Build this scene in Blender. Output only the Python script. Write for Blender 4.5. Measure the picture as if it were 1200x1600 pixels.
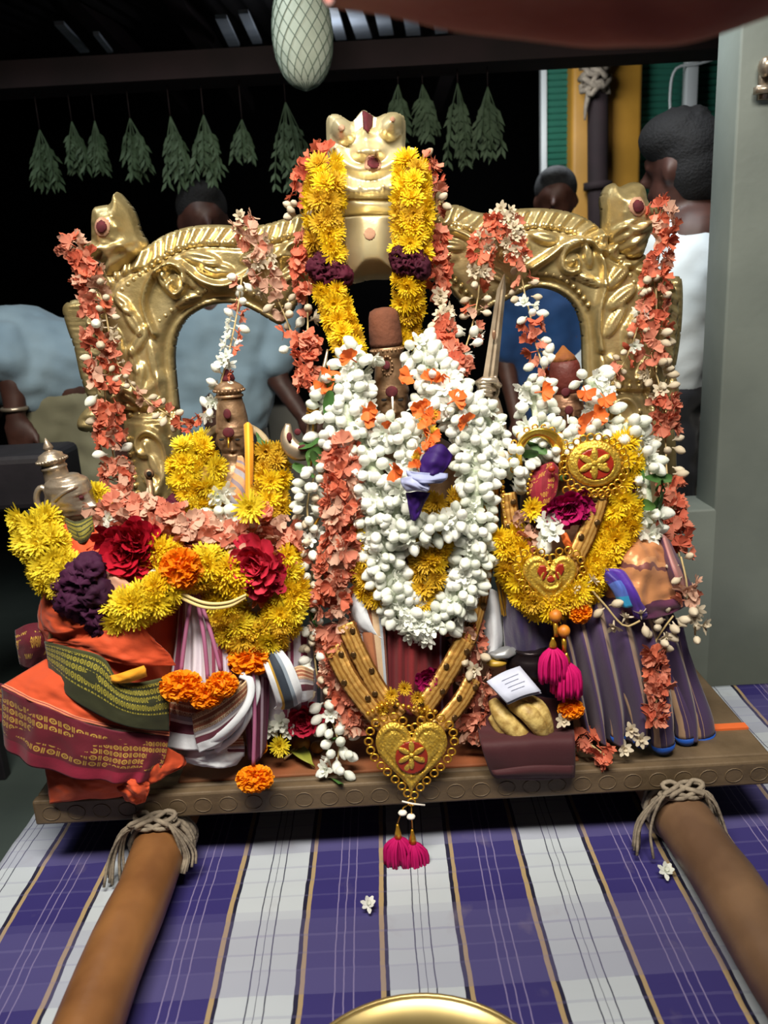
import bpy, bmesh, math, random
import numpy as np
from mathutils import Vector, Matrix, noise as mnoise
for o in list(bpy.data.objects): bpy.data.objects.remove(o)
SC = bpy.context.scene
COL = SC.collection
# ------------------------------------------------------------------ camera
FPX = 1250.0; PITCH = math.radians(15.0); ROLL = math.radians(3.2)
CAM = Vector((0.0, -1.2, 0.79))
FW = Vector((0, math.cos(PITCH), -math.sin(PITCH)))
UP0 = Vector((0, math.sin(PITCH), math.cos(PITCH)))
RT0 = Vector((1, 0, 0))
RT = RT0*math.cos(ROLL) - UP0*math.sin(ROLL)
UP = UP0*math.cos(ROLL) + RT0*math.sin(ROLL)
cd = bpy.data.cameras.new('camera'); cam = bpy.data.objects.new('camera', cd); COL.objects.link(cam)
cd.sensor_fit = 'VERTICAL'; cd.sensor_height = 36.0; cd.sensor_width = 27.0
cd.lens = FPX/1600.0*36.0; cd.clip_start = 0.02
cam.matrix_world = Matrix(((RT.x, UP.x, -FW.x, CAM.x), (RT.y, UP.y, -FW.y, CAM.y), (RT.z, UP.z, -FW.z, CAM.z), (0, 0, 0, 1)))
cd.dof.use_dof = True; cd.dof.focus_distance = 1.46
cd.dof.aperture_fstop = (cd.lens/1000.0)/0.007
SC.camera = cam
# ------------------------------------------------------------------ world, lamps and added fill lights, exposure
wd = bpy.data.worlds.new('night'); SC.world = wd; wd.use_nodes = True
wd.node_tree.nodes['Background'].inputs[0].default_value = (0.20, 0.22, 0.26, 1)
wd.node_tree.nodes['Background'].inputs[1].default_value = 0.055
vs = SC.view_settings
vs.view_transform = 'Standard'; vs.look = 'None'; vs.gamma = 1.0; vs.use_curve_mapping = False; vs.exposure = 0.0
def area_light(name, loc, target, sx, sy, power, col, spread=None):
    l = bpy.data.lights.new(name, 'AREA'); l.shape = 'RECTANGLE'; l.size = sx; l.size_y = sy
    l.energy = power; l.color = col
    if spread: l.spread = math.radians(spread)
    o = bpy.data.objects.new(name, l); COL.objects.link(o); o.location = loc
    o.rotation_euler = (Vector(target)-Vector(loc)).to_track_quat('-Z', 'Y').to_euler()
    return o
area_light('tube_light_front', (-0.15, -0.95, 2.05), (0.0, 0.2, 0.35), 1.5, 0.35, 38, (1.0, 0.93, 0.80), 105)
area_light('hall_lamp', (0.62, 1.98, 1.58), (0.95, 2.6, 0.9), 0.3, 0.2, 7, (0.92, 0.97, 1.0))
area_light('shirt_fill_light', (0.55, 0.70, 1.62), (1.02, 1.15, 0.6), 0.3, 0.2, 1.5, (0.92, 0.97, 1.0), 75)  # added fill for the white shirt, not a lamp of the hall
area_light('left_fill_light', (-0.9, 0.75, 2.2), (-0.9, 1.6, 0.4), 0.6, 0.4, 9.0, (0.85, 0.95, 1.0))  # unseen fill added to brighten the two people on the left
rib_fill = bpy.data.lights.new('rib_fill_light', 'POINT'); rib_fill.energy = 1.4; rib_fill.color = (0.85, 0.92, 1.0); rib_fill.shadow_soft_size = 0.02  # added light hidden behind the beam to lift the roof ribs
bo_ = bpy.data.objects.new('rib_fill_light', rib_fill); COL.objects.link(bo_); bo_.location = (-0.1, 2.05, 1.615)
# ------------------------------------------------------------------ helpers
def P(px, py, Y):
    d = FW + RT*((px-600.0)/FPX) + UP*((800.0-py)/FPX)
    return CAM + d*((Y-CAM.y)/d.y)
def PZ(px, py, Z):
    d = FW + RT*((px-600.0)/FPX) + UP*((800.0-py)/FPX)
    return CAM + d*((Z-CAM.z)/d.z)
def px2m(Y, z=0.4):
    return ((Vector((0, Y, z))-CAM).dot(FW))/FPX
def V(*a): return Vector(a)
WM = {}
def tag(o, label=None, cat=None, group=None, kind=None):
    if label: o['label'] = label
    if cat: o['category'] = cat
    if group: o['group'] = group
    if kind: o['kind'] = kind
    return o
def link(o, parent=None, wm=None):
    wm = wm if wm is not None else Matrix.Identity(4)
    COL.objects.link(o); o.matrix_basis = wm.copy(); WM[o.name] = wm.copy()
    if parent is not None:
        o.parent = parent; o.matrix_parent_inverse = WM[parent.name].inverted()
    return o
def thing(name, loc, label, cat, group=None):
    o = bpy.data.objects.new(name, None); o.empty_display_size = 0.05
    link(o, None, Matrix.Translation(Vector(loc)))
    return tag(o, label, cat, group)
def mkmesh(name, verts, faces, mat=None, smooth=True, uvs=None, mi=None):
    me = bpy.data.meshes.new(name)
    me.from_pydata([tuple(v) for v in verts], [], faces)
    if mat:
        for m in (mat if isinstance(mat, (list, tuple)) else [mat]): me.materials.append(m)
    if smooth: me.polygons.foreach_set('use_smooth', [True]*len(me.polygons))
    if mi is not None: me.polygons.foreach_set('material_index', mi)
    if uvs is not None:
        ul = me.uv_layers.new(name='UVMap')
        fl = np.array([uvs[l.vertex_index] for l in me.loops], dtype=np.float32).ravel()
        ul.data.foreach_set('uv', fl)
    me.update()
    return me
def obj(name, geo, mat, parent=None, smooth=True, wm=None, mods=True):
    """geo = (verts, faces[, uvs])"""
    me = mkmesh(name, geo[0], geo[1], mat, smooth, geo[2] if len(geo) > 2 else None)
    o = bpy.data.objects.new(name, me)
    return link(o, parent, wm)
def inst(name, me, parent, wm):
    return link(bpy.data.objects.new(name, me), parent, wm)
def join(*gs):
    v = []; f = []; u = []; hasuv = all(len(g) > 2 for g in gs)
    for g in gs:
        b = len(v); v += list(g[0]); f += [tuple(i+b for i in q) for q in g[1]]
        if hasuv: u += list(g[2])
    return (v, f, u) if hasuv else (v, f)
def xf(g, m):
    return ([m @ Vector(v) for v in g[0]],) + tuple(g[1:])
def solid(o, t, off=0.0):
    m = o.modifiers.new('thickness', 'SOLIDIFY'); m.thickness = t; m.offset = off; return o
def bev(o, w=0.004, n=2):
    m = o.modifiers.new('edge', 'BEVEL'); m.width = w; m.segments = n; m.limit_method = 'ANGLE'; return o
def sub(o, n=1):
    m = o.modifiers.new('sub', 'SUBSURF'); m.levels = n; m.render_levels = n; return o
def box(c, s, rz=0.0):
    x, y, z = s[0]/2, s[1]/2, s[2]/2
    v = [Vector(p) for p in [(-x,-y,-z),(x,-y,-z),(x,y,-z),(-x,y,-z),(-x,-y,z),(x,-y,z),(x,y,z),(-x,y,z)]]
    m = Matrix.Translation(Vector(c)) @ Matrix.Rotation(rz, 4, 'Z')
    return ([m @ p for p in v], [(0,3,2,1),(4,5,6,7),(0,1,5,4),(1,2,6,5),(2,3,7,6),(3,0,4,7)])
def prism(poly, d):
    """poly: 3d front loop, d: extrusion vector"""
    n = len(poly); a = [Vector(p) for p in poly]; b = [p+Vector(d) for p in a]
    return (a+b, [tuple(range(n)), tuple(range(2*n-1, n-1, -1))] + [(i, i+n, (i+1) % n+n, (i+1) % n) for i in range(n)])
def cr(p0, p1, p2, p3, t):
    t2 = t*t; t3 = t2*t
    return 0.5*((2*p1)+(-p0+p2)*t+(2*p0-5*p1+4*p2-p3)*t2+(-p0+3*p1-3*p2+p3)*t3)
def spline(pts, n, closed=False):
    """resample a list of Vectors / floats to n points, catmull-rom"""
    m = len(pts); out = []
    for i in range(n):
        if closed:
            s = i/n*m; k = int(s); t = s-k
            out.append(cr(pts[(k-1) % m], pts[k % m], pts[(k+1) % m], pts[(k+2) % m], t))
        else:
            s = i/(n-1)*(m-1); k = min(int(s), m-2); t = s-k
            p0 = pts[k-1] if k > 0 else pts[0]*2-pts[1]
            p3 = pts[k+2] if k+2 < m else pts[m-1]*2-pts[m-2]
            out.append(cr(p0, pts[k], pts[k+1], p3, t))
    return out
def even(pts, n, fine=400):
    """arc-length even resample"""
    q = spline(pts, fine); L = [0.0]
    for i in range(1, fine): L.append(L[-1]+(q[i]-q[i-1]).length)
    out = []; k = 0
    for i in range(n):
        s = L[-1]*i/(n-1)
        while k < fine-2 and L[k+1] < s: k += 1
        d = L[k+1]-L[k]
        out.append(q[k].lerp(q[k+1], 0 if d < 1e-9 else (s-L[k])/d))
    return out
def plen(pts):
    q = spline(pts, 200); return sum((q[i]-q[i-1]).length for i in range(1, 200))
def frames(pts, ref=None):
    out = []; n = len(pts); u = None
    for i in range(n):
        t = (pts[min(i+1, n-1)]-pts[max(i-1, 0)]).normalized()
        if u is None:
            a = Vector(ref) if ref else (Vector((0, -1, 0)) if abs(t.y) < 0.9 else Vector((0, 0, 1)))
        else: a = u
        u = (a-t*a.dot(t)); u = u.normalized() if u.length > 1e-6 else t.orthogonal().normalized()
        out.append((t, u, t.cross(u)))
    return out
def tube(pts, r, n=8, cap=True, flat=1.0, ref=None):
    """r: float, list, or f(t)"""
    v = []; f = []; uv = []; m = len(pts); fr = frames(pts, ref)
    for i in range(m):
        rr = r[i] if isinstance(r, (list, tuple)) else (r(i/(m-1)) if callable(r) else r)
        t, a, b = fr[i]
        for k in range(n):
            an = 2*math.pi*k/n
            v.append(pts[i]+(a*math.cos(an)*flat+b*math.sin(an))*rr); uv.append((k/n, i/(m-1)))
    for i in range(m-1):
        for k in range(n):
            f.append((i*n+k, i*n+(k+1) % n, (i+1)*n+(k+1) % n, (i+1)*n+k))
    if cap:
        f.append(tuple(range(n-1, -1, -1))); f.append(tuple(range((m-1)*n, m*n)))
    return (v, f, uv)
def lathe(prof, n=20, m=None):
    v = []; f = []; k = len(prof)
    for (r, z) in prof:
        for i in range(n):
            a = 2*math.pi*i/n; v.append(Vector((r*math.cos(a), r*math.sin(a), z)))
    for j in range(k-1):
        for i in range(n):
            f.append((j*n+i, j*n+(i+1) % n, (j+1)*n+(i+1) % n, (j+1)*n+i))
    f.append(tuple(range(n-1, -1, -1))); f.append(tuple(range((k-1)*n, k*n)))
    g = (v, f)
    return xf(g, m) if m is not None else g
def ball(c, r, n=10, k=7):
    r = r if isinstance(r, (tuple, list)) else (r, r, r)
    v = [Vector((0, 0, -1))]; f = []
    for j in range(1, k):
        p = -math.pi/2+math.pi*j/k
        for i in range(n):
            a = 2*math.pi*i/n; v.append(Vector((math.cos(p)*math.cos(a), math.cos(p)*math.sin(a), math.sin(p))))
    v.append(Vector((0, 0, 1)))
    for i in range(n): f.append((0, 1+(i+1) % n, 1+i))
    for j in range(k-2):
        for i in range(n): f.append((1+j*n+i, 1+j*n+(i+1) % n, 1+(j+1)*n+(i+1) % n, 1+(j+1)*n+i))
    b = 1+(k-2)*n; t = len(v)-1
    for i in range(n): f.append((b+i, b+(i+1) % n, t))
    return ([Vector((p.x*r[0]+c[0], p.y*r[1]+c[1], p.z*r[2]+c[2])) for p in v], f)
def loft(rows, nu, nv, fn=None, closed=False):
    """rows: list of polylines (Vectors). grid nv rows x nu cols. fn(p,u,v)->p. uv = (u,v)"""
    R = [spline([Vector(p) for p in r], nu, closed) for r in rows]
    cols = [spline([R[j][i] for j in range(len(R))], nv) for i in range(nu)]
    v = []; f = []; uv = []
    for j in range(nv):
        for i in range(nu):
            u_ = i/(nu if closed else nu-1); v_ = j/(nv-1); p = cols[i][j]
            v.append(fn(p, u_, v_) if fn else p); uv.append((u_, v_))
    for j in range(nv-1):
        for i in range(nu if closed else nu-1):
            f.append((j*nu+i, j*nu+(i+1) % nu, (j+1)*nu+(i+1) % nu, (j+1)*nu+i))
    return (v, f, uv)
def pxrows(rows): return [[P(*p) for p in r] for r in rows]
def nz(p, s=1.0): return mnoise.noise(Vector(p)*s)
# ------------------------------------------------------------------ materials
def lin(h):
    c = [int(h[i:i+2], 16)/255.0 for i in (0, 2, 4)]
    return tuple((x/12.92 if x <= 0.04045 else ((x+0.055)/1.055)**2.4) for x in c) + (1.0,)
def mat(name, col, rough=0.6, metal=0.0, col2=None, nscale=30.0, bump=0.0, bscale=80.0, sheen=0.0, trans=0.0, sss=0.0, detail=3.0, spec=None, coat=0.0):
    m = bpy.data.materials.new(name); m.use_nodes = True
    nt = m.node_tree; b = nt.nodes['Principled BSDF']; L = nt.links
    b.inputs['Base Color'].default_value = lin(col); b.inputs['Roughness'].default_value = rough; b.inputs['Metallic'].default_value = metal
    if spec is not None: b.inputs['Specular IOR Level'].default_value = spec
    if sheen: b.inputs['Sheen Weight'].default_value = sheen
    if coat: b.inputs['Coat Weight'].default_value = coat
    tc = nt.nodes.new('ShaderNodeTexCoord')
    if col2:
        n = nt.nodes.new('ShaderNodeTexNoise'); n.inputs['Scale'].default_value = nscale; n.inputs['Detail'].default_value = detail
        L.new(tc.outputs['Object'], n.inputs['Vector'])
        r = nt.nodes.new('ShaderNodeMapRange'); r.inputs[1].default_value = 0.35; r.inputs[2].default_value = 0.65
        L.new(n.outputs['Fac'], r.inputs[0])
        x = nt.nodes.new('ShaderNodeMix'); x.data_type = 'RGBA'
        x.inputs[6].default_value = lin(col); x.inputs[7].default_value = lin(col2)
        L.new(r.outputs[0], x.inputs[0]); L.new(x.outputs[2], b.inputs['Base Color'])
    if bump:
        n2 = nt.nodes.new('ShaderNodeTexNoise'); n2.inputs['Scale'].default_value = bscale; n2.inputs['Detail'].default_value = 4
        L.new(tc.outputs['Object'], n2.inputs['Vector'])
        bp = nt.nodes.new('ShaderNodeBump'); bp.inputs['Strength'].default_value = bump; bp.inputs['Distance'].default_value = 0.004
        L.new(n2.outputs['Fac'], bp.inputs['Height']); L.new(bp.outputs[0], b.inputs['Normal'])
    return m
def flowermat(name, col, col2, rough=0.6, trans=0.33, var=0.12):
    """petal colour: varies per flower and with a little noise; thin petals let some light through"""
    m = bpy.data.materials.new(name); m.use_nodes = True; nt = m.node_tree; L = nt.links
    b = nt.nodes['Principled BSDF']; b.inputs['Roughness'].default_value = rough; b.inputs['Specular IOR Level'].default_value = 0.25
    oi = nt.nodes.new('ShaderNodeObjectInfo'); tc = nt.nodes.new('ShaderNodeTexCoord')
    n = nt.nodes.new('ShaderNodeTexNoise'); n.inputs['Scale'].default_value = 60; L.new(tc.outputs['Object'], n.inputs['Vector'])
    ad = nt.nodes.new('ShaderNodeMath'); ad.operation = 'MULTIPLY_ADD'; ad.inputs[1].default_value = 0.8; ad.inputs[2].default_value = -0.4
    L.new(n.outputs['Fac'], ad.inputs[0])
    a2 = nt.nodes.new('ShaderNodeMath'); a2.operation = 'ADD'; a2.use_clamp = True
    L.new(ad.outputs[0], a2.inputs[0]); L.new(oi.outputs['Random'], a2.inputs[1])
    x = nt.nodes.new('ShaderNodeMix'); x.data_type = 'RGBA'; x.inputs[6].default_value = lin(col); x.inputs[7].default_value = lin(col2)
    L.new(a2.outputs[0], x.inputs[0]); L.new(x.outputs[2], b.inputs['Base Color'])
    if trans:
        t = nt.nodes.new('ShaderNodeBsdfTranslucent'); L.new(x.outputs[2], t.inputs[0])
        ms = nt.nodes.new('ShaderNodeMixShader'); ms.inputs[0].default_value = trans
        L.new(b.outputs[0], ms.inputs[1]); L.new(t.outputs[0], ms.inputs[2])
        L.new(ms.outputs[0], nt.nodes['Material Output'].inputs[0])
    return m
RND = random.Random(7)
M = {}
M['gold'] = mat('gold_sheet', 'CCB988', 0.35, 0.72, 'AE9A68', 14, 0.35, 70)
M['goldpale'] = mat('gold_face', 'E4D8B0', 0.36, 0.55, 'D2C294', 12, 0.2, 50)
M['jewel'] = mat('jewel_gold', 'E3B03E', 0.28, 0.8, 'C9922C', 60, 0.2, 200)
M['silver'] = mat('silver_metal', 'B8AA98', 0.34, 0.72, '9C8C7A', 30, 0.3, 90)
M['bronze'] = mat('bronze_metal', '9F8062', 0.42, 0.6, '7C6048', 40, 0.3, 90)
M['copper'] = mat('idol_copper', 'A07A60', 0.42, 0.6, '86604A', 40, 0.3, 90)
M['kumkum'] = mat('kumkum_paste', '560F1C', 0.85, 0, '420A14', 90)
M['chalk'] = mat('white_paste', 'E8E2D8', 0.8)
M['sandal'] = mat('sandal_paste', 'B08C72', 0.9, 0, 'A0745E', 60)
M['wood_old'] = mat('old_board_wood', '6E5A42', 0.6, 0, '584632', 16, 0.5, 40)
M['wood_pole'] = mat('pole_wood', '8A5E36', 0.42, 0, '6C4628', 9, 0.4, 26)
M['wood_pole2'] = mat('pole_wood_dark', '765A42', 0.5, 0, '5C4432', 9, 0.4, 26)
M['rope'] = mat('jute_rope', '8E8272', 0.9, 0, '72675A', 60, 0.5, 160)
M['brass'] = mat('brass_polished', 'C9A45A', 0.22, 1.0, 'B38F48', 10)
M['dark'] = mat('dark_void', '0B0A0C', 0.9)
M['skin'] = mat('skin_dark', '4A2C24', 0.55, 0, '3C231D', 20)
M['skin2'] = mat('skin_brown', '5A382C', 0.55, 0, '4A2C22', 20)
M['hair'] = mat('black_hair', '08080B', 0.85, 0, '0E0E12', 80, 0.9, 150)
M['hairgrey'] = mat('grey_hair', '2A2B2D', 0.85, 0, '1A1B1E', 80, 0.6, 200)
# ================================================================== setting
FLOOR_Z = -0.50
M['floor'] = mat('floor_cement', '4A5552', 0.5, 0, '3E4846', 3, 0.15, 40)
M['wallgrey'] = mat('grey_paint', '7A827C', 0.6, 0, '6C746F', 4, 0.12, 60)
M['wallbeige'] = mat('beige_paint', 'B9B1A0', 0.7, 0, 'A9A190', 5)
M['yellow'] = mat('yellow_paint', 'B9862E', 0.55, 0, 'A87826', 6)
M['green'] = mat('green_shade_net', '1F6A54', 0.75, 0, '1A5A4A', 6)
M['white'] = mat('white_post_paint', 'C9CCCB', 0.6)
M['roof'] = mat('roof_sheet', '2A2426', 0.8, 0, '1E1A1C', 5)
M['rib'] = mat('roof_rib', 'C4CAD4', 0.6, 0, 'B0B8C4', 8)
M['beam'] = mat('roof_beam', '2A1A1D', 0.85, 0, '1E1214', 6)
def struct(o): o['kind'] = 'structure'; return o
struct(obj('floor', box((0, 1.5, FLOOR_Z-0.05), (9, 9, 0.1)), M['floor']))
# right: grey masonry pier just behind the platform, its lower plinth wider
e = [P(1126, 40, 0.78), P(1086, 790, 0.78), P(1072, 1150, 0.78)]
xl = e[1].x
pier = struct(obj('wall_right', box((xl+0.55, 0.72, 0.9), (1.1, 0.12, 3.0)), M['wallgrey'])); bev(pier, 0.006)
pz = P(1088, 790, 0.70).z
xp = P(1010, 820, 0.66).x
struct(bev(obj('wall_plinth', box(((xp+xl+1.1)/2, 0.731, (FLOOR_Z+pz)/2), (xl+1.1-xp, 0.14, pz-FLOOR_Z)), M['wallgrey']), 0.006))
# yellow pillar pair with dark pipe, behind
YB = 2.6
def post(px0, px1, Y, depth, mat_, name, z0=FLOOR_Z, z1=2.6):
    a = P(px0, 250, Y); b = P(px1, 250, Y)
    return obj(name, box(((a.x+b.x)/2, Y+depth/2, (z0+z1)/2), (b.x-a.x, depth, z1-z0)), mat_)
struct(bev(post(893, 1002, YB, 0.26, M['yellow'], 'trim_1'), 0.02, 3))
struct(bev(post(846, 855, YB+0.05, 0.05, M['white'], 'trim_2'), 0.004))
struct(bev(post(1068, 1086, YB+0.02, 0.05, M['white'], 'trim_3'), 0.004))
# green shade-net screens on either side of the pillar: fine horizontal slats
def screen(px0, px1, Y, name):
    a = P(px0, 250, Y); b = P(px1, 250, Y); g = []
    z = FLOOR_Z
    base = struct(obj(name, box(((a.x+b.x)/2, Y+0.02, 1.0), (b.x-a.x, 0.01, 3.0)), M['green']))
    k = 0
    me = None
    while z < 2.4:
        if me is None:
            s = box((0, 0, 0), (b.x-a.x, 0.012, 0.02)); me = mkmesh('slat', s[0], s[1], M['green'], False)
        if z > 0.9:
            inst('slat', me, base, Matrix.Translation(((a.x+b.x)/2, Y+0.008, z)) @ Matrix.Rotation(0.45, 4, 'X'))
        z += 0.027
    return base
screen(855, 894, YB+0.08, 'window_1')
screen(1000, 1400, YB+0.09, 'window_2')
wire = [P(1050, 210, YB), P(1047, 150, YB), P(1056, 108, YB), P(1090, 100, YB), P(1130, 88, YB)]
tag(obj('cable', tube(even(wire, 24), 0.006, 6), M['white']), 'thin pale cable bent over the green screen above the dark-haired man', 'cable')
# dark pipe in front of the pillar with a knot of rope round its top
pp = [P(934, y, YB-0.06) for y in (70, 150, 250, 345, 420)]
t = thing('downpipe', pp[-1], 'dark brown pipe running down the yellow pillar', 'pipe')
pr = px2m(YB)
obj('pipe', tube(even(pp, 12), 15*pr, 12), M['beam'], t)
obj('pipe_collar', tube([P(934, 285, YB-0.06), P(934, 296, YB-0.06)], 21*pr, 12), M['beam'], t)
rp = []
for i in range(90):
    a = i*0.55; rp.append(P(930+18*math.cos(a)+6*math.sin(i*0.9), 95+i*0.55+8*math.sin(i*1.3), YB-0.06-0.07*max(0, math.sin(a))-0.03))
rk = thing('rope_knot', rp[-1], 'grey rope wound in a knot high on the yellow pillar', 'rope')
obj('rope_coil', tube(rp, 0.012, 6), M['rope'], rk)
obj('rope_tail', tube(even([P(925, 130, YB-0.12), P(919, 150, YB-0.12), P(915, 170, YB-0.11), P(914, 188, YB-0.10)], 10), lambda t_: 0.017-0.012*t_, 6), M['rope'], rk)
# beige wall and a blue door seen between the man and the pier
a = P(1058, 700, 2.3); b = P(1071, 700, 2.3); c = P(1100, 700, 2.3)
M['bluedoor'] = mat('blue_paint', '1F4E86', 0.5)
struct(obj('door_1', box(((a.x+b.x)/2-0.15, 2.32, 0.15), (b.x-a.x+0.3, 0.04, 1.3)), M['bluedoor']))
struct(obj('trim_4', box((b.x+0.4, 2.34, 0.15), (0.8, 0.06, 1.3)), M['wallbeige']))
# low pale wall seen through the arch opening
a = P(418, 640, 2.5); b = P(560, 760, 2.5)
struct(obj('wall_low', box(((a.x+b.x)/2+0.1, 2.6, (a.z+FLOOR_Z)/2), (b.x-a.x+0.2, 0.2, a.z-FLOOR_Z)), M['wallbeige']))
# pale grey doorway panel beside the bending man's legs
# far back wall and left wall, night darkness painted in as near-black
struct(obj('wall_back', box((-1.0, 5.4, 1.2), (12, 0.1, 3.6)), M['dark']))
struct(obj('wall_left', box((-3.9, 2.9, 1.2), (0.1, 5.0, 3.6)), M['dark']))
# roof of corrugated sheets on beams
zr = P(600, 60, 1.6).z+0.05
rg = []
nr = 90; w = 7.0
vv = []; ff = []
for i in range(nr*4+1):
    x = -3.5+w*i/(nr*4); dz = 0.012*math.sin(i*math.pi/2)
    vv += [V(x, 1.2, zr+0.12+dz), V(x, 5.4, zr+0.75+dz)]
for i in range(nr*4): ff.append((2*i, 2*i+2, 2*i+3, 2*i+1))
roof = struct(obj('ceiling', (vv, ff), M['roof']))
for (x0, y0, x1, y1, wd_) in [(92, 36, 132, 80, 12), (150, 52, 172, 80, 7), (345, 26, 366, 70, 14), (380, 18, 402, 66, 12), (518, 8, 533, 60, 14), (552, 8, 569, 58, 20), (596, 14, 604, 53, 18), (640, 14, 646, 53, 18), (686, 22, 690, 50, 16), (728, 28, 730, 44, 12)]:
    p = P(x0, y0, 1.75); q = P(x1, y1, 2.6)
    h = wd_*px2m(2.2)/2
    q = P(x1, y1, 2.5)
    geo = ([p+V(-h, 0, 0), p+V(h, 0, 0), q+V(h*1.2, 0, 0), q+V(-h*1.2, 0, 0)], [(0, 1, 2, 3)])
    o = obj('roof_rib', geo, M['rib'], roof, False); solid(o, 0.012)
bz0 = P(450, 112, 1.55); bz1 = P(450, 68, 1.55)
bm_ = obj('roof_beam', box((-0.4, 1.63, (bz0.z+bz1.z)/2+0.0), (5.2, 0.14, (bz1.z-bz0.z))), M['beam'], roof, False)
for xx in (70, 250, 760):
    p = P(xx, 90, 1.7)
    obj('rafter', box((p.x, 2.7, p.z+0.30), (0.07, 2.2, 0.08)), M['beam'], roof, False)
# metal latch on the pier
t = thing('door_latch', P(1190, 150, 0.64), 'small shiny metal latch bolted to the grey pier', 'latch')
obj('latch_plate', box(P(1199, 125, 0.652), (0.035, 0.012, 0.075)), M['silver'], t); 
obj('latch_knob', ball(P(1196, 104, 0.63), (0.014, 0.02, 0.02)), M['silver'], t)
obj('latch_arm', box(P(1197, 140, 0.635), (0.045, 0.02, 0.014)), M['silver'], t)
# ------------------------------------------------------------------ maroon canopy cloth sagging over the near right
M['canopy'] = mat('maroon_canopy_cloth', '9A4438', 0.85, 0, '86382E', 8, 0.2, 120, sheen=0.3)
rows = [[P(505, -40, -0.70), P(700, -60, -0.70), P(900, -70, -0.70), P(1100, -80, -0.70), P(1330, -90, -0.70)],
        [P(520, -6, -0.66), P(700, -10, -0.66), P(900, -6, -0.66), P(1090, -16, -0.66), P(1330, -50, -0.66)],
        [P(515, 5, -0.62), P(700, 40, -0.62), P(900, 66, -0.62), P(1090, 58, -0.62), P(1330, -20, -0.62)],
        [P(500, -10, -0.60), P(700, 22, -0.59), P(900, 44, -0.58), P(1090, 36, -0.58), P(1330, -40, -0.58)]]
can = o = obj('canopy_cloth', loft(rows, 60, 24, lambda p, u, v: p+V(0, 0.006*nz((u*7, v*3, 1)), 0.004*nz((u*5, v*2, 4)))), M['canopy'])
for cp_ in (rows[0][0], rows[0][2], rows[0][4]): obj('tie_cord', tube([cp_+V(0, 0, -.01), cp_+V(0, -.05, .9)], .003, 6), M['rope'], can)
solid(o, 0.004); tag(o, 'dark maroon cloth sagging across the top right corner', 'canopy')
# ------------------------------------------------------------------ netted gourd
gc = P(472, 45, 1.25); gr = px2m(1.25)
t = thing('hanging_gourd', gc+V(0, 0, -0.2), 'pale green gourd hanging in a fine net under the roof', 'gourd')
M['gourd'] = mat('gourd_skin', 'E6F0DE', 0.6, 0, 'D6E2D0', 20)
M['net'] = mat('net_cord', '77877A', 0.8)
prof = []
for j in range(21):
    s = j/20; zz = -1+2*s
    r = math.sqrt(max(0.0, 1-zz*zz))*(1.0-0.10*zz)
    prof.append((max(r, 0.03)*41*gr, zz*78*gr))
body = obj('gourd', lathe(prof, 28, Matrix.Translation(gc)), M['gourd'], t)
nets = []
for d in (1, -1):
    for k in range(16):
        pts = []
        for j in range(25):
            s = j/24; i = s*20; i0 = min(int(i), 19); fr_ = i-i0
            r = prof[i0][0]*(1-fr_)+prof[i0+1][0]*fr_; z = prof[i0][1]*(1-fr_)+prof[i0+1][1]*fr_
            a = 2*math.pi*k/16+d*s*2.6
            pts.append(gc+V((r+0.0015)*math.cos(a), (r+0.0015)*math.sin(a), z))
        nets.append(tube(pts, 0.0011, 4, False))
tag(obj('net', join(*nets), M['net'], t), kind='stuff')
obj('hanging_cord', tube([gc+V(0, 0, 78*gr), gc+V(0, 0, 0.45)], 0.004, 6), M['net'], t)
# ------------------------------------------------------------------ string of leaf bunches
M['neem'] = mat('neem_leaf', '4A5F45', 0.7, 0, '34482F', 20)
def leaf_bunch(px, py, w, h, Y, n, rnd):
    c = P(px, py-h*0.5, Y); s = px2m(Y)
    gs = []
    for k in range(n):
        a = rnd.uniform(0, 6.28); sp = rnd.random()**0.7*w*0.5*s; L = h*s*rnd.uniform(0.65, 1.0)
        p0 = c+V(0, 0, 0); p3 = c+V(math.cos(a)*sp, math.sin(a)*sp*0.6, -L)
        p1 = c.lerp(p3, 0.4)+V(math.cos(a)*sp*0.25, 0, -L*0.05)
        pts = spline([p0, p1, p3], 9)
        gs.append(tube(pts, 0.0022, 4, True))
        for q in range(3, 9):
            for sd in (-1, 1):
                b = pts[q]; d = V(sd*rnd.uniform(0.3, 0.8), rnd.uniform(-0.4, 0.4), -rnd.uniform(0.8, 1.4)).normalized()
                l = rnd.uniform(0.03, 0.05); wv = d.cross(V(0, 1, 0.2)).normalized()*0.006
                gs.append(([b, b+d*l*0.5+wv, b+d*l, b+d*l*0.5-wv+V(0, 0.004, 0)], [(0, 1, 2, 3)]))
    gs = [(g[0], g[1]) for g in gs]
    return join(*gs), c
LB = [(62, 238, 40, 70, 'leftmost'), (112, 225, 34, 70, 0), (148, 220, 22, 62, 0), (203, 220, 32, 70, 0), (266, 225, 36, 86, 0), (318, 222, 42, 84, 0), (378, 212, 32, 50, 0), (446, 215, 60, 110, 0), (622, 165, 30, 66, 0), (660, 165, 34, 66, 0), (715, 180, 34, 100, 0), (762, 178, 38, 84, 0)]
labs = ['dim drooping leaf bunch at the far left end of the hanging row', 'second hanging leaf bunch from the left end of the row', 'narrow hanging leaf bunch third from the left end of the row', 'hanging leaf bunch fourth from the left, above the left makara head', 'slim hanging leaf bunch with splayed tips, fifth from the left', 'hanging leaf bunch with curled splayed tips, sixth from the left', 'short faint hanging leaf bunch, seventh from the left', 'wide splayed leaf bunch hanging just left of the gold lion face', 'leaf bunch hanging just right of the gold lion face ears', 'second leaf bunch to the right of the gold lion face', 'longest slender leaf bunch hanging right of the gold lion face', 'leaf bunch at the right end of the hanging row']
rr = random.Random(3)
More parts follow.
